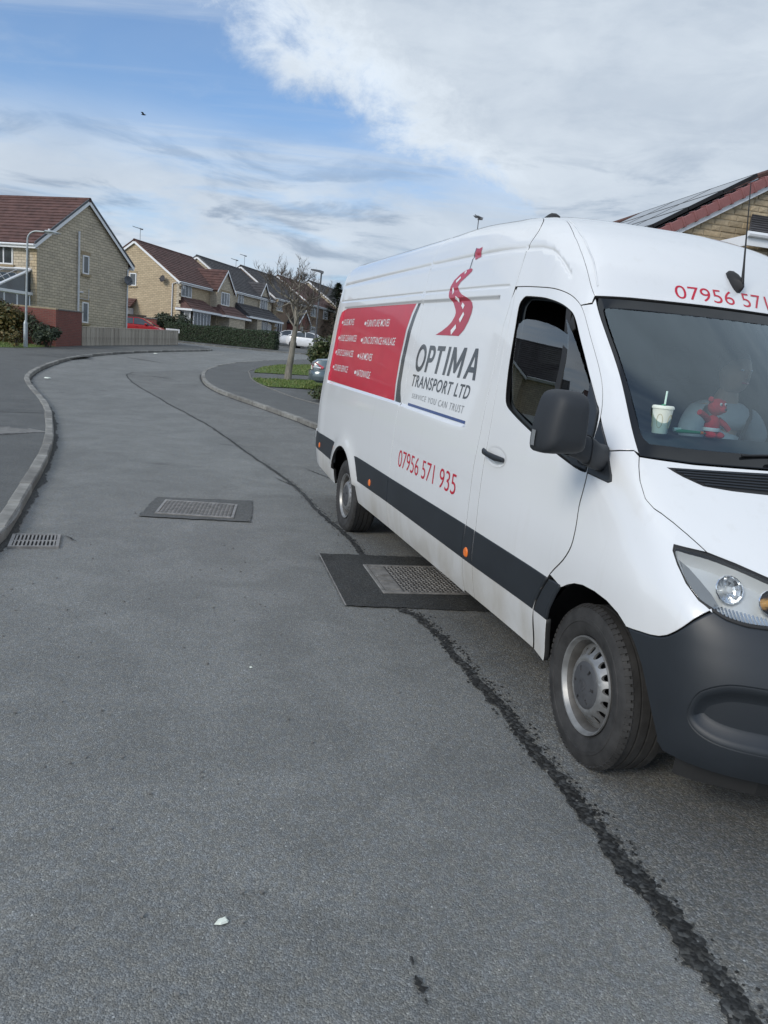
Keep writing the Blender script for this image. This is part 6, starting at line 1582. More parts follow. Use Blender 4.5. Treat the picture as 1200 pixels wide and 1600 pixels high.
# solar panels on the left slope
for i in range(4):
    for j in range(1):
        o = empty('solar_panel', (0, 0, 0), 0, h8)
        base = E0 + sl_d * (.85 + 1.0 * i) + Vector((0, .35, 0)) + sl_n * .25
        o.matrix_local = frame(base, sl_d, Vector((0, 1, 0)), sl_n)
        b = MB(); b.box(0, .97, 0, 5.4, 0, .008); b.build('solar_cells', pm('solar_cell', (.015, .02, .035), .06, spec=.9) if i == 0 else bpy.data.materials['solar_cell'], o)
        b = MB()
        for (x0, x1, y0, y1) in ((-.012, .02, 0, 5.4), (.955, .982, 0, 5.4), (0, .97, -.02, .02), (0, .97, 5.38, 5.42), (0, .97, 1.78, 1.82), (0, .97, 3.58, 3.62)): b.box(x0, x1, y0, y1, -.075, .012)
        b.build('panel_frame', M['rubber'], o)
b = MB()
for y in (.6, 2.4, 4.9): b.tube([tuple(E0 + sl_d * .7 + Vector((0, y, 0)) + sl_n * .10), tuple(E0 + sl_d * 5.0 + Vector((0, y, 0)) + sl_n * .10)], .02, 6)
b.build('mounting_rail', M['galv'], h8)
# lower tiled roof in front of that gable
b = MB(); lx0, lx1, ld = 2.15, 9.2, 2.2; zf = 5.06 - g(19); 
roof_slope(b, (lx0 - .2, -ld, zf), (lx1, -ld, zf), (lx0 + 1.3, -.02, zf + .95), (lx1, -.02, zf + .95)); lr = b.build('porch_roof', M['tile_dark'], h8)
b = MB(); b.box(lx0 - .25, lx1, -ld - .05, -ld, zf - .22, zf + .0); b.box(lx0 - .25, lx0 - .2, -ld, 0, zf - .22, zf); b.tube([(lx0 - .3, -ld - .10, zf + .0), (lx1, -ld - .10, zf)], .06, 8); b.build('gutter', M['upvc'], lr)
b = MB(); b.box(lx0, lx1, -ld + .3, -.05, -.5, zf - .2); b.build('porch_wall', M['stone'], h8)

# --- house hidden behind the van: only its aerial shows over the roof
h9 = house('stone house hidden behind the van, only its tall thin aerial showing above the van roof', (2.3, 32.2, g(36)), 0., 9.0, 7.6, 4.4, 2.05, M['stone'], M['tile_red2'])
tv_aerial(h9, .70, 3.8, 6.5, 1.10, R(-115), .55)
put_window(h9, G0(3.8, 3.2), 1.2, 1.1, 2)
# --- houses on the near left side of the road, mirrored in the van's windows
for i, (hx, hy, rz, lab, wl, rf) in enumerate(((-33.3, 26.2, R(48.7), 'stone house out of frame across the road, mirrored in the cab window', M['stone'], M['tile_dark']), (-41.0, 17.5, R(48.7), 'second stone house out of frame across the road, left of the mirrored one', M['stone_b'], M['tile_red2']))):
    hh = house(lab, (hx, hy, g(hy) + .05), rz, 10.2, 8.0, 4.9, 2.7, wl, rf)
    front_gable(hh, 5.8, 9.6, .8, 4.7, 1.8, wl, rf, 8); put_window(hh, F_(2.2, 3.3), 1.8, 1.2, 3); put_window(hh, FP(7.7, 3.3, .8), 1.8, 1.2, 3); put_window(hh, F_(2.2, .7), 2.2, 1.4, 4); door(hh, F_(4.7, 0), .95, 2.05, M['upvc']); put_window(hh, FP(7.7, .7, .8), 2.0, 1.4, 3)

# ================================================================== WALLS, FENCES, POSTS
bw = empty('brick_wall', (-15.48, 34.4, g(34.4) + .05), math.atan2(37.5 - 34.4, -15.60 + 15.48)); tag(bw, 'red brick garden wall with dark coping between the lamp post and the fence', 'garden wall')
L_ = math.hypot(37.5 - 34.4, .12); sl = .034
b = MB(); b.prism([(0, 0, -.3), (L_, 0, -.3 + L_ * sl), (L_, 0, 1.66 + L_ * sl * .6), (0, 0, 1.66)], (0, .22, 0)); b.prism([(0, .222, -.3), (0, 3.4, -.3), (0, 3.4, 1.66), (0, .222, 1.66)], (.22, 0, 0)); b.build('wall', M['red_brick'], bw)
cm = MB(); cm.box(0, .59, -.03, .25, 0, .06, ch=.01); cmm = cm.mesh('coping_stone', M['stone_plain']); cmd = cm.mesh('coping_stone', M['concrete'])
for k in range(5):
    o = link('coping_stone', cmm if k < 0 else cmd, bw); o.location = (k * .60 + .27, 0, 1.662 + k * .592 * sl * .6); o.rotation_euler = (0, -sl * .6, 0)
for k in range(6): o = link('coping_stone', cmm, bw); o.location = (.25, .0 + k * .592, 1.662); o.rotation_euler = (0, 0, R(90))
fa, fb = Vector((-15.60, 37.55)), Vector((-14.62, 50.5)); fd = fb - fa; fn_ = empty('timber_fence', (fa.x, fa.y, 0), math.atan2(fd.y, fd.x)); tag(fn_, 'low weathered close-boarded timber fence along the left pavement bend', 'fence')
nb = 58; bwid = fd.length / nb; bms = []
for q in range(6):
    b = MB(); hgt = .90 + .012 * (q % 3); b.box(-bwid / 2 - .004, bwid / 2 - .006, -.012, .012 + .004 * (q % 2), 0, hgt, ch=.004); bms.append(b.mesh('board', M['fence'] if q % 3 else M['fence2']))
for k in range(nb):
    t = (k + .5) / nb; o = link('board', bms[rnd.randrange(6)], fn_); y = fa.y + fd.y * t; o.location = (fd.length * t, .012 * (k % 2), g(y) + KH - .02); o.rotation_euler = (rnd.uniform(-.012, .012), rnd.uniform(-.006, .006), 0)
b = MB()
for zz in (.2, .72): b.tube([(0, .05, g(fa.y) + KH + zz), (fd.length, .05, g(fb.y) + KH + zz)], .035, 4)
b.build('rail', M['fence'], fn_)
pmb = MB(); pmb.box(-.04, .04, .05, .13, -.3, .86); pmm = pmb.mesh('post', M['fence'])
for k in range(8): t = k / 7; link('post', pmm, fn_).location = (fd.length * t, 0, g(fa.y + fd.y * t) + KH)
b = MB(); b.tube([(0, .0, g(fa.y) + KH + .905), (fd.length, .0, g(fb.y) + KH + .905)], .022, 4); b.build('capping', M['fence2'], fn_)
# dark boards and brick pier beside the red car
dfb = empty('board_fence', (-23.4, 60.6, g(60)), R(4)); tag(dfb, 'dark timber fence panel behind the red car', 'fence')
b = MB(); b.box(-.078, .07, -.01, .012, 0, 1.75); dm = b.mesh('board', M['fence_dark'])
for k in range(22): link('board', dm, dfb).location = (k * .15, 0, 0)
gp_ = empty('brick_pier', (-19.62, 60.2, g(60) - .1), R(8)); tag(gp_, 'red brick wall end between the dark fence and the green bush', 'garden wall')
b = MB(); b.box(-.45, .45, -.15, .15, 0, 1.62); b.build('wall', M['red_brick'], gp_); b = MB(); b.box(-.5, .5, -.2, .2, 1.622, 1.70, ch=.015); b.build('coping', M['concrete'], gp_)
sg = empty('street_sign', (-17.1, 57.6, g(57.6) + .02), R(8)); tag(sg, 'small white street name plate on two short posts in front of the hedge', 'street sign')
b = MB(); b.box(-.50, .50, -.02, .0, .66, .94, ch=.004); b.build('plate', M['upvc'], sg); b = MB(); b.box(-.52, .52, -.026, -.0205, .645, .66); b.box(-.52, .52, -.026, -.0205, .94, .955); b.build('plate_rim', M['post_grey'], sg)
pb_ = MB(); pb_.box(-.03, .03, .002, .05, -.2, .88); pbm = pb_.mesh('post', M['post_grey'])
for x in (-.36, .36): link('post', pbm, sg).location = (x, 0, 0)
# lamp posts
lp = empty('lamp_post', (-15.55, 31.75, g(31.75) + KH)); tag(lp, 'galvanised lamp post with curved arm in front of the brick wall', 'lamp post')
b = MB(); b.lathe([(.085, -.05), (.085, .95), (.078, 1.0), (.052, 1.06), (.05, 1.1)], 16); b.build('base', M['galv'], lp, 40)
b = MB(); arc = [(.38 - .38 * math.cos(t), 0, 4.30 + .36 * math.sin(t)) for t in np.linspace(0, math.pi / 2, 9)]; lean = lambda p: (p[0] + .018 * p[2], p[1], p[2])
b.tube([lean(p) for p in [(0, 0, 1.0), (0, 0, 2.5), (0, 0, 4.30)] + arc[1:] + [(.72, 0, 4.665)]], [.048, .042, .036] + [.034] * 8 + [.03], 10); b.build('column', M['galv'], lp, 50)
b = MB(); rr = []
for (x, w, h, z) in ((.66, .03, .04, 0), (.74, .09, .10, .03), (1.0, .11, .12, .02), (1.22, .09, .07, -.01), (1.34, .03, .03, -.02)):
    rr.append([(x + .08, w * math.cos(t), 4.665 + z + h * .5 * math.sin(t)) for t in np.linspace(0, 2 * math.pi, 12, endpoint=False)])
b.loft(rr); b.build('lantern', M['galv'], lp, 50); b = MB(); b.box(.86, 1.28, -.07, .07, 4.60, 4.635); b.build('lantern_glass', M['pane_blind'], lp)
b = MB(); b.tube([(.95, .02, 4.74), (.95, .02, 4.80)], .04, 8); b.build('light_sensor', M['upvc'], lp)
lp2 = empty('lamp_post', (-5.30, 48.0, g(48.))); tag(lp2, 'tall dark lamp post standing behind the bare tree', 'lamp post')
b = MB(); b.lathe([(.10, -.1), (.10, 1.5), (.06, 1.6)], 12); b.build('base', M['post_grey'], lp2, 40)
b = MB(); b.tube([(0, 0, 1.5), (.03, 0, 3.6), (.07, 0, 5.35)], [.06, .055, .05], 10); b.build('column', M['post_grey'], lp2, 50)
b = MB(); b.prism([(.16, -.13, 5.26), (.20, -.13, 5.42), (.0, -.13, 5.47), (-.42, -.13, 5.50), (-.60, -.13, 5.485), (-.58, -.13, 5.43), (-.1, -.13, 5.36)], (0, .26, 0)); b.build('lantern', M['post_grey'], lp2)

# ================================================================== PLANTS
def leafy(name, label, cat, centre, rx, ry, h, n, size, mat, seed, group=None, stems=6, lumps=7, z0=.05, twig=None):
    r = random.Random(seed); o = empty(name, centre); tag(o, label, cat, group)
    L = [(r.uniform(-.55, .55) * rx, r.uniform(-.55, .55) * ry, r.uniform(.25, .75) * h, r.uniform(.38, .62)) for _ in range(lumps)]
    v, f = [], []
    for k in range(n):
        cx, cy, cz, s = L[r.randrange(lumps)]
        d = Vector((r.gauss(0, 1), r.gauss(0, 1), r.gauss(0, 1))); d.normalize(); q = r.random() ** .4
        p = Vector((cx + d.x * q * s * rx, cy + d.y * q * s * ry, max(z0 + r.random() * .08, cz + d.z * q * s * h * .55)))
        if p.z > h * 1.12: continue
        nrm_ = (d + Vector((r.gauss(0, .6), r.gauss(0, .6), r.gauss(0, .6) + .3))).normalized(); t = nrm_.cross(Vector((r.gauss(0, 1), r.gauss(0, 1), r.gauss(0, 1)))).normalized(); u = nrm_.cross(t); sz = size * r.uniform(.6, 1.4); b = len(v)
        v += [tuple(p - t * sz * .5), tuple(p + u * sz * .32), tuple(p + t * sz * .6), tuple(p - u * sz * .32)]; f.append((b, b + 1, b + 2, b + 3))
    me = bpy.data.meshes.new('foliage'); me.from_pydata(v, [], f); me.materials.append(mat); link('foliage', me, o)
    if stems:
        b = MB()
        for k in range(stems):
            a = r.uniform(0, 6.28); t = L[k % lumps]; b.tube([(.12 * math.cos(a), .12 * math.sin(a), -.1), (t[0] * .5, t[1] * .5, t[2] * .5), (t[0], t[1], t[2] * 1.25)], [.03, .02, .008], 5)
        b.build('stems', M['twig'], o)
    return o
leafy('shrub', 'large golden-brown shrub left of the lamp post', 'shrub', (-17.55, 34.2, g(34.2) + .05), 1.35, 1.0, 1.95, 3600, .13, M['bush_gold'], 3)
leafy('shrub', 'dark green shrub right of the lamp post against the brick wall', 'shrub', (-15.35, 33.4, g(33.4) + .08), .62, .6, 1.05, 2600, .10, M['bush_dark'], 4)
leafy('shrub', 'dark twiggy shrub leaning on the brick wall behind the lamp post', 'shrub', (-16.1, 33.9, g(33.9) + .08), .5, .4, 1.55, 900, .08, M['bush_dark'], 14, stems=16)
leafy('shrub', 'small yellowish plant at the foot of the lamp post', 'shrub', (-15.75, 31.3, g(31.3) + .08), .28, .25, .75, 380, .08, M['bush_gold'], 5)
leafy('shrub', 'green bush at the corner of the golden stone house', 'shrub', (-18.1, 61.0, g(61) + .05), 1.9, 1.3, 2.3, 3000, .17, M['bush_dark'], 6)
leafy('shrub', 'tall leafy bush beyond the grey car beside the van', 'shrub', (-3.7, 38.2, g(38) + .08), .95, .9, 2.0, 2600, .13, M['bush_mid'], 7)
leafy('shrub', 'low shrub at the edge of the drive just left of the van', 'shrub', (-1.75, 20.4, g(20.4) + .07), .55, .5, .42, 1100, .06, M['bush_mid'], 8)
# clipped hedge
hd = empty('hedge', (-18.45, 64.1 - 3.4, g(61.5) + .02), math.atan2(-1.5, 8.6)); tag(hd, 'long dark clipped hedge in front of the row of houses', 'hedge')
r = random.Random(21); v, f = [], []; HL, HWd, HH = 9.1, 1.0, 1.30
for k in range(17000):
    face = r.random(); 
    if face < .58: p = Vector((r.uniform(0, HL), -HWd / 2, r.uniform(0, HH))); nn_ = Vector((0, -1, .2))
    elif face < .85: p = Vector((r.uniform(0, HL), r.uniform(-HWd / 2, HWd / 2), HH)); nn_ = Vector((0, 0, 1))
    elif face < .95: p = Vector((HL, r.uniform(-HWd / 2, HWd / 2), r.uniform(0, HH))); nn_ = Vector((1, 0, 0))
    else: p = Vector((0, r.uniform(-HWd / 2, HWd / 2), r.uniform(0, HH))); nn_ = Vector((-1, 0, 0))
    p += Vector((r.gauss(0, .04), r.gauss(0, .05), r.gauss(0, .035) + .04 * math.sin(p.x * 1.7))); nn_ = (nn_ + Vector((r.gauss(0, .5), r.gauss(0, .5), r.gauss(0, .5)))).normalized()
    t = nn_.cross(Vector((r.gauss(0, 1), r.gauss(0, 1), r.gauss(0, 1)))).normalized(); u = nn_.cross(t); sz = r.uniform(.035, .085); b = len(v)
    v += [tuple(p - t * sz * .6), tuple(p + u * sz * .45), tuple(p + t * sz * .6), tuple(p - u * sz * .45)]; f.append((b, b + 1, b + 2, b + 3))
me = bpy.data.meshes.new('foliage'); me.from_pydata(v, [], f); me.materials.append(M['hedge']); link('foliage', me, hd)
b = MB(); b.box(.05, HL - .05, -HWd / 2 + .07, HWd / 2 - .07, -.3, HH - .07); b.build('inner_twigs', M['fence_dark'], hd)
# bare tree
def bare_tree(label, base, trunk, rad, seed, spread, nmain, top):
    r = random.Random(seed); o = empty('tree', base); tag(o, label, 'tree')
    b = MB(); b.tube(trunk, rad, 12); b.build('trunk', M['bark'], o, 60)
    lim, tw = MB(), MB(); tips = []
    def grow(p, d, L, rr, lev, b):
        pts = [p]; rs = [rr]; k = 4; q = Vector(p); dd = Vector(d)
        for i in range(k):
            dd = (dd + Vector((r.gauss(0, .16), r.gauss(0, .16), r.gauss(0, .10) + (.05 if lev < 2 else .10)))).normalized(); q = q + dd * (L / k); pts.append(q.copy()); rs.append(rr * (1 - .62 * (i + 1) / k))
        b.tube(pts, rs, 7 if lev == 0 else (5 if lev == 1 else 3), cap=False)
        if lev >= 4: return
        nk = (5, 4, 4, 3)[lev]
        for i in range(nk):
            t = r.uniform(.25, 1.); j = min(int(t * k), k - 1); pp = pts[j].lerp(pts[j + 1], t * k - j); side = Vector((r.gauss(0, 1), r.gauss(0, 1), r.gauss(.25, .6))).normalized()
            nd = (dd * .75 + side * .85 + Vector((0, 0, .25 if lev else .1))).normalized(); grow(pp, nd, L * r.uniform(.45, .72), max(rr * .50, .0055), lev + 1, lim if lev < 1 else tw)
    tp = [Vector(p) for p in trunk]
    for i in range(nmain):
        a = 2 * math.pi * i / nmain + r.uniform(-.3, .3); t = r.uniform(.0, 1.); p = tp[-2].lerp(tp[-1], t) if i % 2 else tp[-4].lerp(tp[-2], .35 + .65 * t); e = r.uniform(-.12, .62) if i % 3 else r.uniform(.6, 1.1)
        grow(p, Vector((math.cos(a) * math.cos(e), math.sin(a) * math.cos(e), math.sin(e))), spread * r.uniform(.75, 1.15), rad[-2] * .48, 0, lim)
    lim.build('branches', M['bark'], o, 60); t_ = tw.build('twigs', M['twig'], o); t_['kind'] = 'stuff'
    return o
bare_tree('bare leafless tree with pale knotty trunk on the grass verge', (-3.89, 27.17, g(27.17) + KH), [(0, 0, -.1), (.02, 0, .35), (.08, .02, .9), (.12, 0, 1.5), (.18, .03, 2.0), (.14, 0, 2.45), (.10, .0, 2.8)], [.15, .125, .105, .098, .09, .078, .055], 12, 1.05, 10, 5)
# conifers and far trees
def conifer(label, x, y, h, r0, seed, n=2600):
    r = random.Random(seed); o = empty('conifer_tree', (x, y, g(y))); tag(o, label, 'tree'); b = MB(); b.tube([(0, 0, -.3), (0, 0, h * .9)], [.22, .04], 8); b.build('trunk', M['bark'], o); v, f = [], []
    for k in range(n):
        t = r.random() ** .8; z = h * (.12 + .88 * t); rad = r0 * (1 - t) ** .75 * r.uniform(.45, 1.12) + .1; a = r.uniform(0, 6.28); p = Vector((rad * math.cos(a), rad * math.sin(a), z)); d = Vector((math.cos(a), math.sin(a), r.uniform(-.5, .35))).normalized(); s = d.cross(Vector((0, 0, 1))).normalized(); sz = r.uniform(.25, .6); b_ = len(v)
        v += [tuple(p - d * sz * .5), tuple(p + s * sz * .22), tuple(p + d * sz * .7), tuple(p - s * sz * .22)]; f.append((b_, b_ + 1, b_ + 2, b_ + 3))
    me = bpy.data.meshes.new('crown'); me.from_pydata(v, [], f); me.materials.append(M['conifer']); link('crown', me, o)
conifer('dark conifer rising above the far roofs beside the van', -8.6, 100, 7.9, 2.6, 31); conifer('second dark conifer half hidden behind the van rear', -5.6, 98, 7.0, 2.3, 32)

# ================================================================== VEHICLES
def car(name, label, loc, rotz, paint, L=4.1, saloon=False, group=None):
    o = empty(name, loc, rotz); o.rotation_euler = (0, -math.atan(.034 * math.sin(rotz)), rotz); tag(o, label, 'car', group); h = L / 2; r_ = h - .02
    if saloon: st = [(h, .34, .55, .60), (h - .08, .22, .66, .76), (h - .45, .19, .78, .86), (h - 1.2, .19, .90, .89), (.6, .19, .95, .89), (-.6, .19, .97, .89), (-1.25, .19, .98, .89), (-h + .55, .21, .97, .87), (-h + .16, .24, .93, .82), (-h + .03, .30, .84, .76), (-h, .36, .60, .70)]
    else: st = [(h, .34, .58, .60), (h - .08, .22, .74, .76), (h - .4, .19, .88, .85), (h - 1.0, .19, .98, .87), (.3, .19, .99, .875), (-.8, .19, 1.01, .875), (-h + .5, .20, 1.04, .86), (-h + .15, .26, 1.02, .80), (-h, .36, .9, .72)]
    rings = []
    for (x, zb, zt, w) in st:
        hp = [(w * .90, zb), (w * .99, zb + .10), (w, zb + .45 * (zt - zb)), (w * .985, zb + .72 * (zt - zb)), (w * .93, zt - .03), (w * .80, zt), (w * .35, zt + .025)]
        rings.append([(x, y, z) for y, z in hp] + [(x, -y, z) for y, z in hp[::-1]])
    b = MB(); b.loft(rings); body = b.build('body', paint, o, 40)
    if saloon: prof = [(1.02, .93), (.30, 1.34), (-.1, 1.41), (-.75, 1.39), (-1.62, .97)]
    else: prof = [(1.22, .98), (.42, 1.40), (0, 1.47), (-.95, 1.43), (-h + .22, 1.03)]
    def half_w(z): return .80 - .24 * (z - .95) / .5
    gh = MB(); gh.loft([[(x, half_w(z), z) for x, z in prof], [(x, -half_w(z), z) for x, z in prof]]); gh.build('glazing', M['pane'], o)
    rf = MB(); top = prof[1:4]; pl_ = lambda k: prof[k]
    rr = []
    for x, z in [(prof[1][0] + .04, prof[1][1] - .015)] + [(x, z) for x, z in prof[1:4]] + [(prof[3][0] - .05, prof[3][1] - .02)]: w = half_w(z) + .012; rr.append([(x, w * s, z + .022 - .018 * abs(s) ** 3) for s in (-1, -.8, -.4, 0, .4, .8, 1)])
    rf.loft(rr, closed=False, cap=False); rf.loft([[(p[0], p[1], p[2] - .035) for p in q] for q in rr][::-1], closed=False, cap=False); rf.build('roof', paint, o, 50)
    pil = MB()
    for s in (1, -1):
        e = lambda x, z: (x, s * (half_w(z) + .004), z)
        pil.tube([e(*prof[0]), e(*prof[1])], .035, 6); pil.tube([e(*prof[4]), e(*prof[3])], .055, 6); pil.tube([e(prof[1][0], prof[1][1]), e(*prof[2]), e(*prof[3])], .028, 6); pil.tube([e(-.22, .98), e(-.28, 1.42 if not saloon else 1.38)], .035, 6)
    pil.build('pillars', paint, o, 50)
    wx = (h - .82, -h + (.95 if saloon else .72))
    for x in wx:
        for s in (1, -1):
            w = empty('wheel', (x, s * .90, .31), 0, o); Mx = Rx(R(-90 * s)); b = MB(); b.lathe([(.20, -.2), (.29, -.2), (.312, -.17), (.312, -.03), (.295, -.005), (.22, .0), (.205, -.02)], 24, M=Mx); b.build('tyre', M['tyre'], w, 40)
            b = MB(); b.lathe([(.205, -.015), (.195, -.03), (.17, -.06), (.001, -.05)], 20, M=Mx)
            for k in range(7): a = 2 * math.pi * k / 7; b.box(.03, .195, -.02, .02, -.045, -.012, M=Mx @ Rz(a))
            b.build('rim', M['steel'], w, 30)
            a_ = MB(); a_.lathe([(.36, -.14), (.36, .0), (.001, .0)], 24, M=Tr(0, -s * .012, 0) @ Mx); a_.build('arch_gap', M['dark_in'], w)
    for s in (1, -1):
        b = MB(); b.prism([(h - .50, s * .72, .80 if not saloon else .70), (h - .12, s * .60, .66 if not saloon else .60), (h - .04, s * .45, .58), (h - .06, s * .50, .70), (h - .42, s * .76, .84 if not saloon else .76)], (0, s * .10, .02)); b.build('headlight', M['chrome'], o)
        b = MB(); b.box(.62, .80, s * .86 - .09, s * .86 + .09, .98, 1.10, ch=.03); b.build('wing_mirror', paint, o)
        for dx_ in ((.05,) if not saloon else (-.05,)): b = MB(); b.box(dx_ - .12, dx_ + .06, s * .885 - .012, s * .885 + .012, .80, .83); b.build('door_handle', paint, o)
    b = MB(); b.box(h - .02, h + .012, -.26, .26, .36, .47); b.build('number_plate', M['upvc'], o); b = MB(); b.box(h - .05, h + .004, -.42, .42, .50, .60); b.build('grille', M['rubber'], o)
    return o, body
car('parked_car', 'red car half hidden behind the timber fence', (-19.6, 57.6, g(57.6) + .05), R(2), car_paint('red_car_paint', (.42, .012, .02)))
wp_ = car_paint('white_car_paint', (.74, .75, .76))
car('parked_car', 'white hatchback nose left beside the end of the hedge', (-10.9, 75.0, g(75.) + .08), R(188), wp_)
car('parked_car', 'white car nose right in front of the bare tree trunk side', (-8.3, 70.5, g(70.5) + .08), R(-8), wp_)
gc, gbody = car('parked_car', 'grey-blue saloon car with red tail lamp beside the van rear', (-.52, 24.75, g(24.7) + KH), R(9), car_paint('grey_car_paint', (.085, .115, .125), .3), 4.5, True)
for s in (1, -1):
    b = MB(); hh = 2.25
    b.prism([(-hh - .005, s * .40, .66), (-hh - .005, s * .40, .74), (-hh + .06, s * .74, .86), (-hh + .34, s * .862, .72), (-hh + .30, s * .865, .66), (-hh + .03, s * .74, .62)], (0, s * .018, .004)); tl = b.build('tail_lamp', M['red_lens'], gc)
    b = MB(); b.prism([(-hh - .0, s * .70, .69), (-hh + .02, s * .76, .735), (-hh + .26, s * .877, .70), (-hh + .2, s * .877, .68)], (0, s * .01, .001)); b.build('reversing_lens', M['upvc'], tl)
b = MB(); rr = []
for (x, w) in ((-1.62, .885), (-1.95, .875), (-2.18, .82), (-2.29, .70), (-2.33, .4), (-2.335, 0)): rr.append([(x, w, .30), (x - .01, w + .012, .40), (x, w + .005, .55), (x + .02, w - .02, .60)])
for q in rr[::-1][1:]: rr.append([(p[0], -p[1], p[2]) for p in q])
b.loft(rr, closed=False, cap=False); b.build('rear_bumper', bpy.data.materials['grey_car_paint'], gc, 50)
b = MB(); b.box(-2.26, -2.245, -.30, .30, .62, .74); b.build('number_plate', M['cream'], gc)

# ================================================================== THINGS IN THE CAB, PERSON
def vl(a, out, z): return van.matrix_world @ Vector((a, -out, z))
bpy.context.view_layer.update()
cupl = vl(-.13, -.275, 1.472); cup = empty('drink_cup', cupl, rnd.uniform(0, 1)); tag(cup, 'paper drink cup with green straw standing on the dashboard', 'cup')
b = MB(); b.lathe([(.001, 0), (.031, 0), (.033, .004), (.044, .110), (.0445, .112)], 28); b.build('cup_body', M['cream'], cup, 40)
b = MB(); b.lathe([(.047, .108), (.048, .114), (.045, .120), (.040, .122), (.012, .121), (.001, .121)], 28); b.build('lid', M['cream'], cup, 40)
for k in range(5):
    b = MB(); a0 = k * 1.25
    cc = [(a0 + .32 * math.cos(t), .055 + .030 * math.sin(t)) for t in np.linspace(0, 2 * math.pi, 18, endpoint=False)]
    b.tube([((.0322 + .0118 * z / .112 + .0012) * math.cos(a), (.0322 + .0118 * z / .112 + .0012) * math.sin(a), z) for a, z in cc], .0012, 4, closed=True); b.build('printed_ring', M['cup_print'], cup)
b = MB(); b.tube([(.004, 0, .05), (.007, 0, .185)], .0042, 8); b.build('straw', M['straw'], cup); b = MB(); b.lathe([(.004, .122), (.010, .123), (.009, .127), (.004, .128)], 12); b.build('straw_collar', M['cup_green'], cup)
pen = empty('marker_pen', vl(-.15, -.455, 1.487), van.rotation_euler.z + R(82)); tag(pen, 'green pen lying on the dashboard beside the cup', 'pen')
b = MB(); b.tube([(-.075, 0, 0), (-.06, 0, 0), (.03, 0, 0), (.05, 0, 0), (.078, 0, 0)], [.009, .010, .007, .006, .002], 10); b.build('barrel', M['cup_green'], pen, 40); b = MB(); b.tube([(-.085, 0, .004), (-.05, 0, .010)], [.010, .006], 8); b.build('clip', M['straw'], pen); b = MB(); b.tube([(.048, 0, 0), (.062, 0, 0)], .0072, 8); b.build('band', M['amber'], pen)
# plain red plush toy
def blob(b, c, rx, ry, rz, n=14, m=9, M_=None):
    vs = []; 
    for i in range(m + 1):
        t = math.pi * i / m
        for j in range(n): p = 2 * math.pi * j / n; vs.append((c[0] + rx * math.sin(t) * math.cos(p), c[1] + ry * math.sin(t) * math.sin(p), c[2] + rz * math.cos(t)))
    fs = [(i * n + j, (i + 1) * n + j, (i + 1) * n + (j + 1) % n, i * n + (j + 1) % n) for i in range(m) for j in range(n)]
    b.add(vs, fs, 0, M_)
toy = empty('soft_toy', vl(-.16, -.575, 1.468), van.rotation_euler.z + R(8)); toy.scale = (1.14, 1.14, 1.14); tag(toy, 'plain red plush toy sitting on the dashboard behind the windscreen', 'soft toy')
b = MB(); blob(b, (0, 0, .045), .028, .034, .046); blob(b, (.018, .022, .012), .030, .016, .014); blob(b, (.018, -.022, .012), .030, .016, .014); b.tube([(0, .028, .072), (.012, .055, .055), (.02, .075, .035)], [.013, .012, .011], 8); b.tube([(0, -.028, .072), (.008, -.06, .085), (.010, -.092, .098)], [.013, .012, .012], 8); b.build('body', M['toy_red'], toy, 70)
b = MB(); blob(b, (.004, .006, .122), .034, .038, .034); blob(b, (.034, .006, .113), .014, .017, .013); blob(b, (0, .042, .138), .010, .012, .012); blob(b, (0, -.030, .150), .010, .012, .012); hd_ = b.build('head', M['toy_red'], toy, 70)
for y in (-.008, .016): b = MB(); blob(b, (.033, y, .134), .005, .006, .007, 8, 6); b.build('eye', M['upvc'], hd_); b = MB(); blob(b, (.0375, y, .133), .002, .003, .0035, 8, 6); b.build('pupil', M['rubber'], hd_)
b = MB(); blob(b, (.048, .006, .116), .004, .007, .005, 8, 6); b.build('nose', M['rubber'], hd_)
b = MB(); b.lathe([(.036, .026), (.0375, .033), (.036, .040)], 20, M=Matrix.Diagonal((.86, 1.0, 1, 1))); b.build('waistband', M['upvc'], toy, 50)
# person in the far front seat
per = empty('person', vl(-1.02, -1.38, .95), van.rotation_euler.z); tag(per, 'person in a white T-shirt sitting in the van behind the windscreen', 'person')
def skin_mesh(name, verts, edges, radii, mat, parent, sub=2):
    me = bpy.data.meshes.new(name); me.from_pydata(verts, edges, []); me.materials.append(mat); o = link(name, me, parent)
    md = o.modifiers.new('skin', 'SKIN'); md.use_smooth_shade = True
    for i, rr in enumerate(radii):
        sv = me.skin_vertices[0].data[i]; sv.radius = rr if isinstance(rr, tuple) else (rr, rr)
    me.skin_vertices[0].data[0].use_root = True
    o.modifiers.new('sub', 'SUBSURF').levels = sub; o.modifiers['sub'].render_levels = sub
    return o
V_ = [(0, 0, .20), (-.02, 0, .36), (-.02, 0, .52), (0, 0, .63), (.015, 0, .70), (.03, 0, .78),
      (-.01, .14, .60), (-.01, -.14, .60), (.02, .22, .53), (.02, -.22, .53), (.08, .27, .30), (.08, -.27, .30), (.30, .19, .30), (.33, -.12, .28), (.40, .16, .32), (.42, -.06, .29),
      (.10, .10, .17), (.10, -.10, .17), (.48, .14, .18), (.48, -.14, .18), (.55, .14, -.22), (.55, -.14, -.22), (.68, .14, -.28), (.68, -.14, -.28)]
E_ = [(0, 1), (1, 2), (2, 3), (3, 4), (4, 5), (3, 6), (3, 7), (6, 8), (7, 9), (8, 10), (9, 11), (10, 12), (11, 13), (12, 14), (13, 15), (0, 16), (0, 17), (16, 18), (17, 19), (18, 20), (19, 21), (20, 22), (21, 23)]
R_ = [(.12, .14), (.095, .12), (.10, .13), (.07, .09), .058, .056, (.055, .06), (.055, .06), .058, .058, .050, .050, .036, .036, .030, .030, .10, .10, .078, .078, .055, .055, .05, .05]
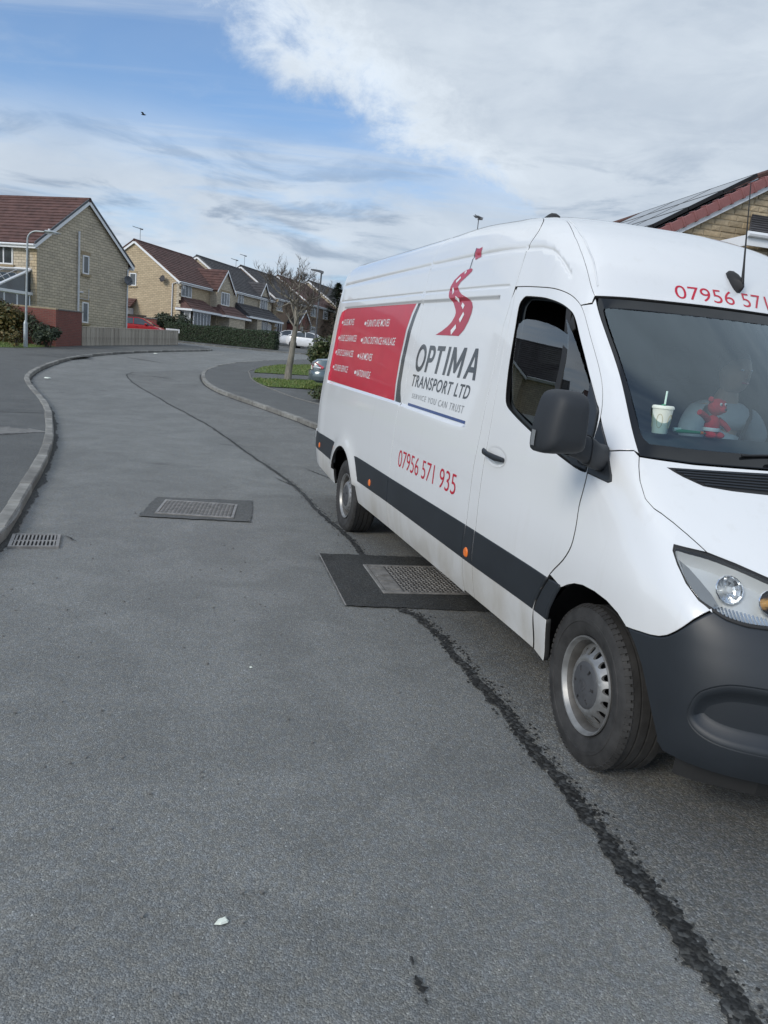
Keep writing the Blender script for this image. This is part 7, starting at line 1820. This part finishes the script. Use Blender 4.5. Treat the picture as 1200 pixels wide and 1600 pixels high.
skin_mesh('body', V_, E_, R_, M['skin'], per)
# shirt shell
V2 = [(0, 0, .18), (-.02, 0, .36), (-.02, 0, .52), (0, 0, .625), (.008, 0, .66), (-.01, .14, .605), (-.01, -.14, .605), (.02, .225, .535), (.02, -.225, .535), (.055, .25, .42), (.055, -.25, .42)]
E2 = [(0, 1), (1, 2), (2, 3), (3, 4), (3, 5), (3, 6), (5, 7), (6, 8), (7, 9), (8, 10)]
skin_mesh('t_shirt', V2, E2, [(.155, .185), (.142, .178), (.148, .198), (.105, .135), .075, (.09, .095), (.09, .095), .084, .084, .078, .078], M['shirt'], per)
hb = MB(); rr = []
for (z, rx, ry, cx) in ((.735, .045, .045, .035), (.755, .070, .058, .045), (.79, .088, .068, .048), (.83, .098, .075, .045), (.87, .102, .078, .04), (.91, .096, .074, .034), (.94, .075, .06, .03), (.958, .04, .032, .026)):
    rr.append([(cx + rx * math.cos(t), ry * math.sin(t), z) for t in np.linspace(0, 2 * math.pi, 20, endpoint=False)])
hb.loft(rr); hb.prism([(.138, .011, .815), (.138, -.011, .815), (.142, 0, .865)], (.018, 0, -.004)); 
for y in (.077, -.077): blob(hb, (.035, y, .845), .018, .009, .028, 8, 6)
hb.build('head', M['skin'], per, 70)
for y in (.030, -.030): b = MB(); blob(b, (.132, y, .862), .008, .012, .007, 8, 6); b.build('eye', M['upvc'], per)
b = MB(); b.tube([(.138, .024, .790), (.145, 0, .789), (.138, -.024, .790)], [.004, .007, .004], 6); b.build('mouth', M['vinyl_pink'], per)
b = MB(); rr = []
for (z, rx, ry, cx) in ((.85, .060, .082, .0), (.89, .088, .084, .018), (.925, .092, .080, .025), (.955, .075, .064, .025), (.975, .035, .03, .02)): rr.append([(cx + rx * math.cos(t), ry * math.sin(t), z) for t in np.linspace(0, 2 * math.pi, 18, endpoint=False)])
b.loft(rr); b.build('hair', M['hair'], per, 60)
for s, (hx, hy, hz) in ((1, (.40, .16, .32)), (-1, (.42, -.06, .29))):
    vs = [(hx, hy, hz), (hx + .05, hy - .01 * s, hz + .01), (hx + .085, hy - .015 * s, hz + .012)]; es = [(0, 1), (1, 2)]; rs = [.028, (.030, .018), (.036, .016)]
    for k in range(4):
        y = hy - .015 * s + (k - 1.5) * .019; b0 = len(vs); l = (.030, .036, .034, .026)[k]; vs += [(hx + .10, y, hz + .012), (hx + .10 + l, y, hz + .004), (hx + .105 + l * 1.5, y, hz - .02), (hx + .10 + l * 1.4, y, hz - .038)]; es += [(2, b0), (b0, b0 + 1), (b0 + 1, b0 + 2), (b0 + 2, b0 + 3)]; rs += [.0095, .0088, .008, .007]
    b0 = len(vs); vs += [(hx + .05, hy + s * -.045, hz), (hx + .085, hy + s * -.062, hz - .008), (hx + .11, hy + s * -.060, hz - .018)]; es += [(1, b0), (b0, b0 + 1), (b0 + 1, b0 + 2)]; rs += [.012, .010, .008]
    skin_mesh('hand', vs, es, rs, M['skin'], per, 1)
b = MB(); rr = []
for (x, y, z) in ((-.12, .22, .74), (.02, .165, .675), (.125, .09, .58), (.160, .02, .48), (.170, -.06, .38), (.16, -.14, .27)): rr.append([(x, y - .02, z - .014), (x + .006, y, z), (x, y + .02, z + .014), (x - .004, y, z)])
b.loft(rr); b.build('seat_belt', M['strap'], per)
# a bird, far off
bd_ = empty('bird', (-30.2, 88, 25.5)); tag(bd_, 'tiny dark bird flying in the blue sky on the left', 'bird')
b = MB(); b.loft([[(x, w * math.cos(t), w * math.sin(t)) for t in np.linspace(0, 6.28, 6, endpoint=False)] for x, w in ((-.28, .01), (-.1, .06), (.1, .07), (.24, .03), (.3, .005))]); b.build('body', M['rubber'], bd_)
for s in (1, -1): b = MB(); b.prism([(-.10, 0, .03), (.10, 0, .03), (.06, s * .34, .16), (-.12, s * .55, .10)], (0, 0, .012)); b.build('wing', M['rubber'], bd_)
